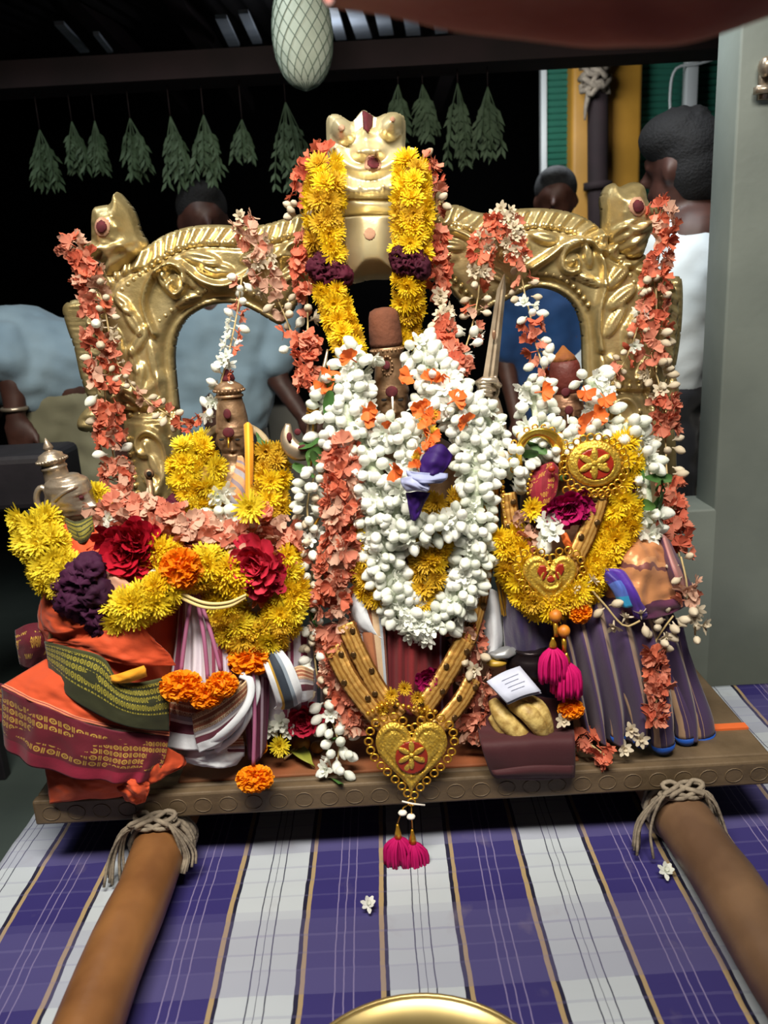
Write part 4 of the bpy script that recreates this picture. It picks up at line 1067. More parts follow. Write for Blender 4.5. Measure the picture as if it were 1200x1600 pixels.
# ================================================================== garments
def fabric(name, stops, axis='V', repeat=1.0, motif=None, rough=0.75, sheen=0.08, weave=True, metal=0.0, wob=0.0):
    """stops: [(pos, hex)] along a uv axis; motif: (hex, nu, nv, vmin, vmax, style)"""
    m = bpy.data.materials.new(name); m.use_nodes = True; nt = m.node_tree; L = nt.links
    b = nt.nodes['Principled BSDF']; b.inputs['Roughness'].default_value = rough; b.inputs['Sheen Weight'].default_value = sheen; b.inputs['Specular IOR Level'].default_value = 0.3
    b.inputs['Metallic'].default_value = metal
    uv = nt.nodes.new('ShaderNodeUVMap'); sp = nt.nodes.new('ShaderNodeSeparateXYZ'); L.new(uv.outputs[0], sp.inputs[0])
    def mt(op, *xs):
        n = nt.nodes.new('ShaderNodeMath'); n.operation = op
        for i, x in enumerate(xs):
            if isinstance(x, (int, float)): n.inputs[i].default_value = x
            else: L.new(x, n.inputs[i])
        return n.outputs[0]
    src = sp.outputs[1] if axis == 'V' else sp.outputs[0]
    if wob:
        tn = nt.nodes.new('ShaderNodeTexNoise'); tn.inputs['Scale'].default_value = 5; L.new(uv.outputs[0], tn.inputs['Vector'])
        src = mt('ADD', src, mt('MULTIPLY', mt('SUBTRACT', tn.outputs['Fac'], 0.5), wob))
    if repeat != 1.0: src = mt('FRACT', mt('MULTIPLY', src, repeat))
    r = nt.nodes.new('ShaderNodeValToRGB'); r.color_ramp.interpolation = 'CONSTANT'; el = r.color_ramp.elements
    while len(el) > 1: el.remove(el[-1])
    el[0].position = 0; el[0].color = lin(stops[0][1])
    for p, c in stops[1:]: e_ = el.new(p); e_.color = lin(c)
    L.new(src, r.inputs[0]); col = r.outputs[0]
    if motif:
        hexc, nu, nv, v0, v1, style = motif
        fx = mt('FRACT', mt('MULTIPLY', sp.outputs[0], nu)); fy = mt('FRACT', mt('MULTIPLY', sp.outputs[1], nv))
        dx = mt('SUBTRACT', fx, 0.36); dy = mt('SUBTRACT', fy, 0.5)
        rad = mt('SQRT', mt('ADD', mt('MULTIPLY', mt('MULTIPLY', dx, dx), 1.6), mt('MULTIPLY', dy, dy)))
        ringm = mt('LESS_THAN', mt('ABSOLUTE', mt('SUBTRACT', rad, 0.28)), 0.085)
        core = mt('LESS_THAN', rad, 0.09)
        bar1 = mt('MULTIPLY', mt('LESS_THAN', mt('ABSOLUTE', mt('SUBTRACT', fx, 0.78)), 0.05), mt('LESS_THAN', mt('ABSOLUTE', dy), 0.36))
        bar2 = mt('MULTIPLY', mt('LESS_THAN', mt('ABSOLUTE', mt('SUBTRACT', fx, 0.92)), 0.04), mt('LESS_THAN', mt('ABSOLUTE', dy), 0.36))
        k = mt('MAXIMUM', mt('MAXIMUM', ringm, core), mt('MAXIMUM', bar1, bar2))
        msk = mt('MULTIPLY', mt('GREATER_THAN', sp.outputs[1], v0), mt('LESS_THAN', sp.outputs[1], v1))
        nn = nt.nodes.new('ShaderNodeTexNoise'); nn.inputs['Scale'].default_value = 3.2; L.new(uv.outputs[0], nn.inputs['Vector'])
        thr = mt('GREATER_THAN', nn.outputs['Fac'], style)
        k = mt('MULTIPLY', mt('MULTIPLY', k, msk), thr)
        x = nt.nodes.new('ShaderNodeMix'); x.data_type = 'RGBA'; L.new(k, x.inputs[0]); L.new(col, x.inputs[6]); x.inputs[7].default_value = lin(hexc)
        col = x.outputs[2]
    L.new(col, b.inputs['Base Color'])
    if weave:
        tc = nt.nodes.new('ShaderNodeTexCoord'); n2 = nt.nodes.new('ShaderNodeTexNoise'); n2.inputs['Scale'].default_value = 220; L.new(tc.outputs['Object'], n2.inputs['Vector'])
        bp = nt.nodes.new('ShaderNodeBump'); bp.inputs['Strength'].default_value = 0.15; bp.inputs['Distance'].default_value = 0.002
        L.new(n2.outputs['Fac'], bp.inputs['Height']); L.new(bp.outputs[0], b.inputs['Normal'])
    return m
OR, OR2, MA, GR, GOLDY = 'C24A26', 'A83E20', '5C1424', '2C2E1A', 'B8923C'
M['orange'] = fabric('orange_cotton', [(0, OR)])
M['orange_b'] = fabric('orange_cotton_border', [(0, OR), (0.90, 'D88060'), (0.93, '7A1A28'), (0.95, 'D88060')])
M['maroon_b'] = fabric('maroon_border', [(0, '5A1024'), (0.08, MA), (0.78, '7A1630')], motif=('A8843A', 17, 8, 0.12, 0.74, 0.46))
M['green_b'] = fabric('green_border', [(0, '3A3C20'), (0.1, GR)], motif=('948A30', 22, 6, 0.08, 0.72, 0.38))
M['maroon_plain'] = fabric('maroon_cotton', [(0, MA)], motif=('B8923C', 8, 3, 0.2, 0.8, 0.5))
def cloth(name, rows, mat_, parent, nu=48, nv=40, fold=0.004, fs=(4, 2), th=0.002, pleat=None, seed=0, flip=False):
    def fn(p, u, v):
        d = fold*nz((u*fs[0], v*fs[1], seed*1.7))+fold*0.4*nz((u*fs[0]*3, v*fs[1]*3, seed))
        if pleat: d += pleat[1](v)*math.sin(2*math.pi*pleat[0]*(u+pleat[2]*v if len(pleat) > 2 else u))
        return p+V(0, -d, d*0.3)
    o = obj(name, loft(pxrows(rows), nu, nv, fn), mat_, parent); solid(o, th); return o
# ---- attendant idol: orange cloth with maroon and green borders
G = I4
cloth('orange_bodice', [[(95, 815, .07), (110, 820, .055), (130, 815, .055), (150, 815, .08)],
                        [(66, 925, .08), (110, 910, .01), (190, 900, .01), (285, 905, .09)],
                        [(60, 975, .08), (110, 970, -.01), (200, 965, -.01), (292, 970, .08)],
                        [(72, 1010, .07), (120, 1020, -.015), (200, 1050, -.02), (275, 1060, .06)],
                        [(75, 1090, .07), (120, 1110, -.015), (200, 1120, -.02), (272, 1120, .06)]], M['orange'], G, 60, 50, 0.010, (5, 4), seed=1)
cloth('rolled_fold', [[(66, 930, .05), (80, 920, .03), (110, 935, .0), (135, 955, -.01)], [(64, 960, .03), (85, 965, -.005), (115, 975, -.02), (140, 975, -.025)], [(70, 985, .03), (90, 990, -.005), (118, 985, -.02), (145, 972, -.02)]], M['orange'], G, 30, 20, 0.007, (3, 3), seed=2)
cloth('rolled_fold', [[(75, 1000, .03), (130, 985, -.01), (200, 960, -.025), (240, 1000, -.02)], [(80, 1004, .02), (140, 1010, -.03), (200, 1018, -.035), (262, 1020, -.01)], [(90, 1010, .02), (150, 1028, -.03), (205, 1040, -.035), (275, 1040, .0)]], M['orange'], G, 40, 20, 0.008, (4, 3), seed=12)
cloth('maroon_roll', [[(24, 985, .12), (45, 975, .10), (72, 972, .10)], [(26, 1008, .09), (48, 1003, .07), (75, 1000, .08)], [(32, 1040, .10), (50, 1046, .09), (75, 1035, .09)]], M['maroon_plain'], G, 24, 20, 0.004, (2, 3), seed=3)
cloth('orange_skirt', [[(72, 1030, .05), (120, 1050, -.02), (180, 1080, -.03), (265, 1090, .0)],
                       [(30, 1055, .03), (80, 1075, -.03), (160, 1105, -.045), (265, 1120, -.02)],
                       [(2, 1072, .02), (60, 1100, -.04), (150, 1133, -.055), (265, 1150, -.03)]], M['orange_b'], G, 60, 30, 0.006, (5, 2), seed=4)
cloth('green_border_fold', [[(70, 1002, .03), (110, 1012, -.02), (160, 1026, -.04), (185, 1060, -.048), (215, 1066, -.045), (264, 1056, -.02)],
                            [(74, 1022, .03), (105, 1042, -.03), (150, 1064, -.052), (190, 1092, -.058), (225, 1100, -.055), (264, 1094, -.03)],
                            [(78, 1045, .02), (105, 1085, -.04), (150, 1115, -.06), (190, 1132, -.065), (225, 1140, -.06), (264, 1143, -.035)]], M['green_b'], G, 60, 30, 0.004, (4, 2), seed=5)
cloth('maroon_border_band', [[(2, 1074, .02), (60, 1100, -.042), (150, 1134, -.058), (215, 1145, -.05), (264, 1150, -.02)],
                             [(4, 1120, .01), (60, 1150, -.05), (150, 1178, -.066), (215, 1186, -.06), (258, 1186, -.03)],
                             [(8, 1165, .01), (50, 1196, -.05), (140, 1218, -.07), (205, 1222, -.065), (240, 1218, -.04)]], M['maroon_b'], G, 70, 34, 0.006, (6, 1.5), seed=6, pleat=(5, lambda v: 0.002+0.004*v))
cloth('maroon_back_fold', [[(0, 1068, .06), (14, 1074, .05), (32, 1086, .04)], [(-4, 1095, .06), (12, 1104, .05), (30, 1112, .04)], [(-2, 1128, .06), (14, 1132, .05), (30, 1130, .04)]], M['maroon_b'], G, 16, 14, 0.004, seed=7)
cloth('orange_underskirt', [[(70, 1190, .0), (120, 1205, -.045), (180, 1212, -.055), (230, 1200, -.04), (285, 1180, .0)],
                            [(74, 1222, -.02), (120, 1230, -.045), (180, 1230, -.05), (240, 1215, -.035), (290, 1195, .0)],
                            [(78, 1256, -.022), (120, 1250, -.034), (170, 1246, -.036), (215, 1236, -.03), (262, 1208, -.022)]], M['orange'], G, 44, 20, 0.006, (6, 2), seed=8)
cloth('orange_knot', [[(178, 1222, -.05), (205, 1216, -.06), (234, 1224, -.05)], [(186, 1236, -.055), (210, 1238, -.072), (232, 1238, -.055)], [(195, 1252, -.045), (214, 1256, -.055), (226, 1254, -.045)]], M['orange'], G, 22, 18, 0.010, (3, 3), seed=9)
cloth('orange_tuck', [[(232, 1180, -.03), (258, 1168, -.02), (288, 1182, .0)], [(228, 1205, -.045), (255, 1200, -.035), (285, 1196, -.01)], [(234, 1224, -.045), (252, 1218, -.035), (262, 1206, -.02)]], M['orange'], G, 20, 16, 0.008, (3, 2), seed=10)
cloth('green_collar', [[(100, 808, .06), (120, 815, .045), (144, 805, .05)], [(108, 830, .05), (128, 838, .03), (146, 822, .045)], [(118, 850, .045), (132, 848, .03), (147, 832, .045)]], M['green_b'], G, 20, 14, 0.003, seed=11)
cloth('yellow_hem', [[(172, 1056, -.055), (195, 1050, -.06), (225, 1040, -.058)], [(174, 1062, -.06), (198, 1060, -.066), (228, 1046, -.062)], [(175, 1066, -.055), (200, 1066, -.06), (230, 1056, -.056)]], fabric('yellow_cotton', [(0, 'D8921E')]), G, 16, 8, 0.004, seed=13)
# ---- left idol: white dhoti with woven borders
G = I1
WH = 'C8CCD4'
M['dhoti_top'] = fabric('white_dhoti', [(0, 'D0CCD6'), (0.04, '8A3A58'), (0.10, 'D0CCD6'), (0.13, '8A3A58'), (0.17, 'CFC8D4'), (0.52, '9A4A66'), (0.58, 'CFC8D4'), (0.61, '8A3A58'), (0.65, 'C6BECC'), (0.74, '8A3A58'), (0.82, 'D0CCD6'), (0.86, 'B0A8C0'), (0.92, '6E7E98'), (0.96, 'D0CCD6')], 'U')
M['dhoti_b'] = fabric('dhoti_border', [(0, 'C4A882'), (0.12, '9C5A40'), (0.20, 'B89878'), (0.26, '9C5A40'), (0.33, 'B9A68C'), (0.40, '8E8A92'), (0.50, 'C4C0C4'), (0.55, '5E2A3A'), (0.72, WH)], 'V', motif=('6E4432', 14, 9, 0.02, 0.42, 0.0))
M['white_c'] = fabric('white_cotton', [(0, WH)])
M['band'] = fabric('dhoti_green_band', [(0, WH), (0.20, 'B08A30'), (0.30, '2C3440'), (0.58, '7E8A98'), (0.72, WH)], 'U')
cloth('dhoti_pleats', [[(282, 925, .06), (300, 922, .05), (330, 925, .05), (350, 930, .06)], [(276, 985, .05), (305, 985, .03), (345, 990, .03), (372, 985, .06)], [(268, 1050, .03), (305, 1060, .005), (350, 1062, .005), (392, 1040, .05)], [(262, 1090, .03), (305, 1098, .0), (350, 1098, .0), (398, 1080, .05)]], M['dhoti_top'], G, 70, 34, 0.004, (5, 1.5), pleat=(7, lambda v: 0.003+0.004*v), seed=21)
cloth('dhoti_hem', [[(266, 1075, .02), (300, 1085, -.005), (340, 1082, -.015), (380, 1062, .0)], [(262, 1120, .015), (300, 1128, -.01), (340, 1125, -.02), (382, 1105, .0)], [(257, 1168, .0), (300, 1172, -.014), (330, 1170, -.014), (365, 1160, .0)]], M['dhoti_b'], G, 60, 30, 0.004, (4, 1.5), seed=22)
cloth('dhoti_hem', [[(300, 1118, -.02), (335, 1100, -.028), (375, 1072, -.02), (394, 1052, .0)], [(304, 1150, -.022), (340, 1135, -.032), (380, 1100, -.022), (392, 1075, .0)], [(312, 1176, -.02), (345, 1160, -.03), (378, 1130, -.02), (396, 1092, .0)]], M['dhoti_b'], G, 50, 24, 0.003, (3, 1.5), seed=23)
cloth('white_fold', [[(272, 1165, .03), (310, 1172, .0), (345, 1168, .0), (382, 1160, .03)], [(270, 1180, .02), (315, 1188, -.006), (350, 1186, -.006), (381, 1178, .02)], [(285, 1190, .02), (320, 1198, -.004), (352, 1199, -.004), (370, 1194, .02)]], M['white_c'], G, 40, 14, 0.006, (4, 3), seed=24)
cloth('white_fold', [[(330, 1150, .03), (350, 1152, .01), (380, 1150, .02)], [(330, 1164, .03), (352, 1168, .005), (382, 1168, .02)], [(332, 1172, .03), (355, 1180, .005), (381, 1182, .02)]], M['dhoti_b'], G, 24, 12, 0.003, seed=25)
# curling white hem that loops at the edge of the pleats
lp = even(pp((318, 1166, -.02), (350, 1145, -.035), (378, 1115, -.035), (392, 1085, -.02), (390, 1062, -.01), (376, 1054, -.005)), 30)
o = obj('white_hem', tube(lp, 6.5*px2m(0), 8, True, 0.45), M['white_c'], G)
lp = even(pp((338, 1172, -.005), (368, 1150, -.015), (392, 1110, -.015), (402, 1078, -.0), (396, 1050, .01)), 30)
o = obj('white_hem', tube(lp, 6*px2m(0), 8, True, 0.45), M['white_c'], G)
cloth('dhoti_back', [[(385, 985, .10), (420, 985, .06), (460, 985, .06), (500, 985, .10)], [(380, 1060, .09), (420, 1065, .05), (460, 1065, .05), (505, 1060, .10)], [(378, 1130, .07), (420, 1140, .05), (460, 1135, .06), (505, 1120, .10)]], M['dhoti_top'], G, 50, 24, 0.006, (5, 2), seed=26)
cloth('green_band_fold', [[(405, 1020, .02), (420, 1012, .02), (436, 1010, .02)], [(418, 1055, -.01), (436, 1045, -.01), (455, 1035, .0)], [(432, 1098, -.005), (452, 1088, -.015), (470, 1070, -.005)], [(428, 1108, .02), (455, 1106, .01), (478, 1090, .01)]], M['band'], G, 30, 30, 0.003, seed=27)
cloth('tan_border_fold', [[(450, 1048, .02), (470, 1040, .01), (490, 1048, .03)], [(454, 1068, .01), (472, 1066, -.005), (490, 1068, .02)], [(462, 1098, .015), (476, 1096, .005), (488, 1090, .02)]], M['dhoti_b'], G, 20, 20, 0.003, seed=28)
cloth('maroon_pleat', [[(378, 1055, .035), (400, 1055, .02), (420, 1060, .03)], [(382, 1110, .03), (400, 1110, .015), (420, 1110, .03)], [(388, 1185, .03), (402, 1190, .015), (415, 1170, .03)]], fabric('maroon_pleats', [(0, '5E2A44'), (0.3, 'A890A8'), (0.4, '6E2E4C'), (0.7, 'B8A4B8'), (0.78, '5E2A44')], 'U'), G, 24, 20, 0.003, pleat=(3, lambda v: 0.004), seed=29)
# brocade sash crossing the left idol's chest and the orange ribbon
cloth('brocade_sash', [[(372, 712, .135), (366, 738, .13), (352, 775, .125)], [(380, 715, .13), (382, 750, .12), (362, 790, .12)], [(386, 745, .135), (388, 775, .125), (374, 800, .12)]], fabric('brocade_sash', [(0, 'C8946A'), (0.25, '8A7E88'), (0.4, 'C8905E'), (0.6, 'A86840'), (0.75, '9A96A0')], 'U', 2.0), G, 20, 24, 0.002, seed=30)
cloth('orange_ribbon', [[(381, 664, .155), (388, 660, .15), (395, 667, .155)], [(383, 710, .12), (389, 710, .115), (396, 710, .12)], [(384, 780, .11), (390, 782, .105), (394, 780, .11)]], fabric('amber_ribbon', [(0, 'D8961E'), (0.4, 'E0A838'), (0.55, 'C8841A')], 'U'), G, 10, 24, 0.001, seed=31)
# ---- central idol: maroon pleats between bordered white panels
G = I2
M['mpleat'] = fabric('maroon_silk', [(0, '5A1820'), (0.30, '6E2026'), (0.5, '7A2428'), (0.62, '641C22'), (0.86, '8A7088'), (0.88, '5A1820')], 'U')
cloth('maroon_pleats', [[(585, 975, .08), (620, 980, .05), (660, 985, .05), (705, 980, .08)], [(588, 1030, .075), (620, 1035, .045), (660, 1038, .045), (705, 1030, .075)], [(590, 1110, .07), (620, 1115, .04), (660, 1118, .04), (710, 1110, .07)]], M['mpleat'], G, 60, 24, 0.003, (4, 1), pleat=(6, lambda v: 0.005), seed=41)
M['panel_b'] = fabric('white_panel_border', [(0, 'C4C8D0'), (0.25, 'A86A48'), (0.55, '8A5A40'), (0.62, 'C4A888'), (0.82, 'A8B0BC'), (0.92, '6E4438')], 'U')
cloth('bordered_panel', [[(548, 930, .09), (572, 938, .06), (600, 945, .055)], [(555, 990, .08), (580, 1000, .05), (603, 1000, .05)], [(575, 1080, .07), (592, 1090, .045), (608, 1090, .045)]], M['panel_b'], G, 24, 24, 0.003, seed=42)
cloth('white_fold', [[(538, 915, .10), (552, 920, .07), (570, 945, .055)], [(545, 960, .09), (560, 968, .055), (585, 985, .048)], [(552, 985, .09), (570, 990, .06), (600, 1000, .05)]], M['white_c'], G, 18, 16, 0.003, seed=43)
cloth('white_side_fold', [[(752, 925, .10), (768, 920, .07), (782, 930, .09)], [(755, 980, .09), (772, 985, .06), (786, 1000, .08)], [(758, 1030, .08), (768, 1035, .055), (776, 1030, .08)]], M['white_c'], G, 18, 20, 0.003, seed=44)
# ---- right idol: purple sari with gold stripes and blue hem
G = I3
PU1 = '463658'
M['sari'] = fabric('purple_silk', [(0, PU1), (0.30, '9A8070'), (0.38, 'B09478'), (0.54, '8A7068'), (0.58, PU1)], 'U', 6.0, rough=0.45, sheen=0.15)
M['sari_plain'] = fabric('purple_silk_plain', [(0, '33264A'), (0.5, '2A1E48')], 'U', 2.0, rough=0.4, sheen=0.4)
M['bluehem'] = fabric('blue_hem', [(0, '1E52B0')], rough=0.5)
M['coppersilk'] = fabric('copper_silk', [(0, '5A3048'), (0.16, 'B87C52'), (0.45, 'C88E62'), (0.50, '7A4A48'), (0.54, 'C08458'), (0.8, '5E3450')], 'V', rough=0.4, metal=0.25, sheen=0.1, wob=0.22)
cloth('sari_side', [[(785, 895, .09), (815, 880, .06), (850, 900, .07)], [(785, 950, .08), (815, 950, .045), (860, 960, .06)], [(790, 1030, .08), (825, 1035, .045), (870, 1040, .06)], [(800, 1110, .08), (840, 1115, .05), (885, 1120, .06)]], M['sari_plain'], G, 40, 34, 0.008, (3, 3), seed=51)
cloth('sari_skirt', [[(860, 930, .07), (900, 925, .05), (950, 920, .05), (1000, 925, .06), (1040, 930, .10)], [(880, 1010, .05), (920, 1010, .02), (970, 1010, .02), (1030, 1010, .04), (1075, 1015, .09)], [(900, 1100, .05), (940, 1110, .02), (990, 1110, .02), (1050, 1110, .04), (1102, 1100, .09)], [(912, 1150, .05), (945, 1160, .03), (990, 1162, .03), (1050, 1158, .045), (1108, 1150, .09)]], M['sari'], G, 140, 44, 0.004, (3, 1), pleat=(6, lambda v: 0.005+0.020*v), seed=52)
# separate rounded pleat tubes with blue ends
for k, (x0, y0, x1, y1, r, Y0, Y1) in enumerate([(1055, 975, 1093, 1152, 26, .10, .085), (1035, 985, 1072, 1155, 19, .08, .055), (1000, 970, 1036, 1168, 20, .06, .025), (930, 985, 966, 1155, 13, .05, .03), (955, 975, 1002, 1160, 15, .05, .03)]):
    pts = [P(x0, y0, Y0), P((x0*2+x1)/3-2, y0+(y1-y0)*.35, Y0+(Y1-Y0)*.4), P(x1-4, y0+(y1-y0)*.8, Y1), P(x1, y1-6, Y1)]
    q = even(pts, 22); uu = px2m(Y1)
    pl_ = obj('sari_pleat', tube(q, lambda t_, r=r: r*(0.45+0.55*t_)*uu, 18, True, 0.8, (0, -1, 0)), fabric('purple_pleat', [(0, PU1), (0.03+0.02*k, 'A88A70'), (0.13+0.02*k, PU1)], 'U', 1.0, rough=0.42, sheen=0.15, wob=0.05), G)
    e0, e1 = q[-2], P(x1+1, y1+6, Y1)
    obj('blue_hem', tube([q[-1].lerp(e1, -.1), q[-1].lerp(e1, .5), e1], [r*1.02*uu, r*0.95*uu, r*.6*uu], 18, True, 0.8, (0, -1, 0)), M['bluehem'], pl_)
cloth('copper_drape', [[(972, 832, .14), (990, 824, .12), (1012, 824, .12), (1034, 832, .14)], [(958, 856, .10), (985, 846, .065), (1015, 846, .065), (1044, 856, .10)], [(945, 885, .07), (980, 880, .03), (1020, 880, .03), (1058, 885, .08)], [(935, 920, .06), (975, 930, .02), (1020, 935, .02), (1072, 920, .07)], [(940, 950, .06), (980, 965, .02), (1030, 965, .02), (1085, 940, .07)]], M['coppersilk'], G, 50, 40, 0.016, (3, 4), seed=53)
cloth('purple_shoulder_fold', [[(1024, 832, .10), (1036, 836, .075), (1046, 845, .10)], [(1038, 885, .06), (1054, 890, .03), (1068, 890, .06)], [(1050, 925, .06), (1066, 925, .03), (1082, 915, .06)]], fabric('mauve_silk', [(0, '5A3A58'), (0.4, '9A6A68'), (0.8, '4E3050')], 'U', rough=0.45), G, 20, 24, 0.003, seed=54)
cloth('blue_fold', [[(938, 900, .03), (950, 893, .02), (965, 895, .03)], [(955, 920, .015), (968, 915, .005), (980, 915, .015)], [(968, 945, .01), (980, 950, .0), (996, 945, .012)]], fabric('blue_zari', [(0, '3A2A80'), (0.35, '4A62B0'), (0.75, '2E8AB8')], 'V', rough=0.5), G, 16, 18, 0.003, seed=55)
cloth('violet_fold', [[(940, 888, .03), (970, 890, .02), (985, 905, .03)], [(975, 925, .01), (992, 930, .0), (1005, 935, .015)], [(990, 962, .015), (1003, 968, .01), (1012, 962, .02)]], fabric('violet_silk', [(0, '4A2A90')], rough=0.5), G, 14, 16, 0.004, seed=56)
# dark maroon bag hanging over the board's front edge
M['bag'] = fabric('maroon_bag_cloth', [(0, '3E1A20')], rough=0.7)
B = thing('cloth_bag', P(825, 1210, -.01), 'dark maroon cloth bag hanging over the front edge under the bananas', 'bag')
cloth('bag_front', [[(750, 1090, .06), (800, 1085, .03), (890, 1095, .06)], [(748, 1140, .03), (815, 1140, .0), (895, 1135, .03)], [(752, 1165, -.022), (820, 1165, -.03), (898, 1158, -.024)], [(766, 1205, -.022), (830, 1212, -.03), (898, 1206, -.024)], [(775, 1213, -.016), (830, 1216, -.018), (895, 1213, -.016)]], M['bag'], B, 34, 40, 0.003, (2, 2), th=0.006, seed=57)
cloth('bag_flap', [[(768, 1204, -.03), (830, 1196, -.036), (896, 1196, -.03)], [(772, 1210, -.034), (830, 1206, -.04), (896, 1206, -.034)], [(776, 1214, -.03), (830, 1214, -.034), (896, 1213, -.03)]], M['bag'], B, 24, 8, 0.001, th=0.004, seed=58)
# ================================================================== garlands
sal = [('salmon', 3), ('coral', 3), ('peach', 2), ('creambud', .5)]
salw = [('salmon', 3), ('coral', 1), ('peach', 2), ('creambud', 2), ('open', 1)]
wht = [('open', 1.4), ('bud', 3)]
def alt(*segs):
    """segs: (t_end, mix)"""
    def f(t):
        for e_, m_ in segs:
            if t <= e_: return m_
        return segs[-1][1]
    return f
def altn(*segs):
    def f(t):
        for e_, m_ in segs:
            if t <= e_: return m_
        return segs[-1][1]
    return f
# ---- thick yellow garland over the lion face down to the central idol
g = garland('flower_garland', 'thick yellow chrysanthemum garland with maroon bands hanging over the lion face',
            pp((506, 268, .25), (507, 300, .22), (507, 350, .215), (510, 392, .215)), [('yellow', 1), ('ochre', 1)], .022, .022, 5, 0.85, back_fill=0.020, fill=M['packed_yellow'])
garland('', '', pp((517, 455, .205), (528, 490, .20), (538, 520, .185), (546, 545, .175)), [('yellow', 3), ('ochre', 1)], .017, .022, 5, 0.82, parent=g, back_fill=0.018, fill=M['packed_yellow'])
garland('', '', pp((641, 268, .25), (645, 300, .22), (645, 350, .215), (643, 385, .215)), [('yellow', 3), ('ochre', 1)], .022, .022, 5, 0.85, parent=g, back_fill=0.020, fill=M['packed_yellow'])
garland('', '', pp((640, 440, .215), (638, 475, .235), (635, 505, .25), (632, 530, .255)), [('yellow', 3), ('ochre', 1)], .016, .022, 5, 0.80, parent=g, back_fill=0.018, fill=M['packed_yellow'])
for (x, y) in ((507, 408), (522, 420), (508, 430), (532, 432), (498, 420), (628, 400), (648, 405), (640, 415), (655, 418), (630, 412)):
    flower('maroon', P(x, y, .205), V(FR.uniform(-.3, .3), -1, FR.uniform(-.3, .3)), 0.72, g)
# ---- crossandra strings draped over the arch
def string(label, pts, mix, ring=.022, around=2, radius=.010, scale=0.9, grp='crossandra and jasmine strings on the arch', jit=0.5):
    return garland('crossandra_string', label, pts, mix, radius, ring, around, scale, group=grp, thread=0.0016, jit=jit)
gapped = alt((.1, sal), (.3, sal), (.36, [('creambud', 1), ('bud', 1)]), (.55, sal), (.62, [('creambud', 1), ('bud', 1)]), (.8, sal), (.86, [('bud', 1)]), (1, sal))
gapn = altn((.3, 6), (.36, 2), (.55, 6), (.62, 2), (.8, 6), (.86, 2), (1, 6))
string('dense salmon flower string hanging from the left makara snout down to the flowers', pp((112, 385, .31), (128, 400, .29), (140, 440, .29), (150, 500, .29), (158, 560, .29), (165, 625, .29), (172, 680, .29), (182, 740, .28), (190, 775, .26)), gapped, .021, gapn, .019, 1.0)
for (x, y) in ((118, 365), (140, 352), (135, 372), (122, 392)): pass
string('loose string of salmon and white flowers swagging from left makara to the left idol crown', pp((150, 440, .285), (165, 490, .285), (180, 560, .285), (210, 608, .28), (250, 640, .27), (295, 662, .25), (325, 640, .23), (340, 615, .22), (350, 580, .21), (360, 540, .22), (372, 480, .27), (378, 430, .295)), alt((.25, [('creambud', 2), ('creamopen', 1), ('salmon', 1)]), (.45, [('creambud', 2), ('peach', 1), ('salmon', 1)]), (.55, [('coral', 2), ('salmon', 1)]), (.68, [('bud', 2), ('open', 1)]), (.85, [('open', 1), ('bud', 1), ('coral', 1)]), (1, [('salmon', 1), ('bud', 1)])), .016, 2, .008, .8)
string('faded flower string bunched over the left arch shoulder and hanging to the cusp', pp((380, 345, .305), (392, 370, .29), (405, 400, .285), (415, 430, .285), (432, 465, .285), (448, 500, .28), (462, 540, .26)), alt((.55, [('peach', 2), ('creamopen', 1), ('salmon', 1)]), (.8, [('creambud', 2), ('peach', 1)]), (1, [('coral', 1), ('bud', 1)])), .016, altn((.55, 4), (1, 2)), .017, .9)
string('coral flower string curling off the left side of the lion face', pp((508, 240, .29), (488, 258, .27), (474, 285, .27), (468, 312, .28), (470, 335, .28)), alt((.85, [('coral', 3), ('salmon', 1)]), (1, [('creambud', 1)])), .015, 4, .015, .85)
string('coral flower string hanging beside the thick yellow garland on the left', pp((478, 370, .25), (470, 405, .25), (476, 440, .25), (480, 470, .24), (481, 515, .22), (479, 560, .20), (480, 600, .19)), alt((.45, [('salmon', 2), ('coral', 2)]), (.65, [('creambud', 1), ('creamopen', 1)]), (1, [('coral', 2), ('salmon', 1)])), .016, altn((.42, 4), (.64, 1), (1, 5)), .014, .9)
string('coral flower string curling off the right side of the lion face', pp((655, 252, .28), (668, 262, .26), (676, 285, .265), (680, 310, .275), (678, 330, .285)), [('salmon', 2), ('peach', 1), ('coral', 1), ('creambud', 1)], .015, 4, .014, .85)
string('coral flower string hanging right of the thick yellow garland down to the jasmine', pp((680, 360, .265), (685, 400, .265), (687, 440, .265), (688, 475, .25), (693, 505, .22), (698, 535, .19), (706, 560, .17), (714, 578, .16)), alt((.42, [('coral', 3), ('salmon', 2)]), (.62, [('creambud', 1), ('creamopen', 1)]), (1, [('coral', 2), ('salmon', 2)])), .015, altn((.42, 4), (.60, 1), (1, 5)), .013, .9)
string('pink and white flower string bunched on the right arch shoulder, hanging left of the sword', pp((778, 340, .295), (765, 365, .285), (752, 390, .28), (748, 420, .28), (748, 455, .28), (742, 490, .27), (735, 520, .24), (727, 545, .20), (722, 570, .18)), alt((.35, [('coral', 2), ('creamopen', 2), ('salmon', 1)]), (.65, [('creambud', 2), ('coral', 1), ('peach', 1)]), (1, [('salmon', 1), ('bud', 1), ('open', 1)])), .016, altn((.35, 5), (.6, 2), (1, 2)), .015, .85)
string('pink and white flower string hanging over the right arch opening to the right idol', pp((785, 335, .295), (798, 360, .285), (808, 395, .28), (815, 430, .28), (820, 460, .28), (828, 490, .27), (835, 530, .25), (845, 562, .23), (852, 592, .20)), alt((.3, [('coral', 2), ('creamopen', 2), ('salmon', 1)]), (.5, [('creambud', 2), ('salmon', 1)]), (.6, [('open', 1), ('bud', 1)]), (1, [('coral', 2), ('salmon', 2), ('bud', 1)])), .016, altn((.3, 5), (.55, 2), (1, 3)), .014, .85)
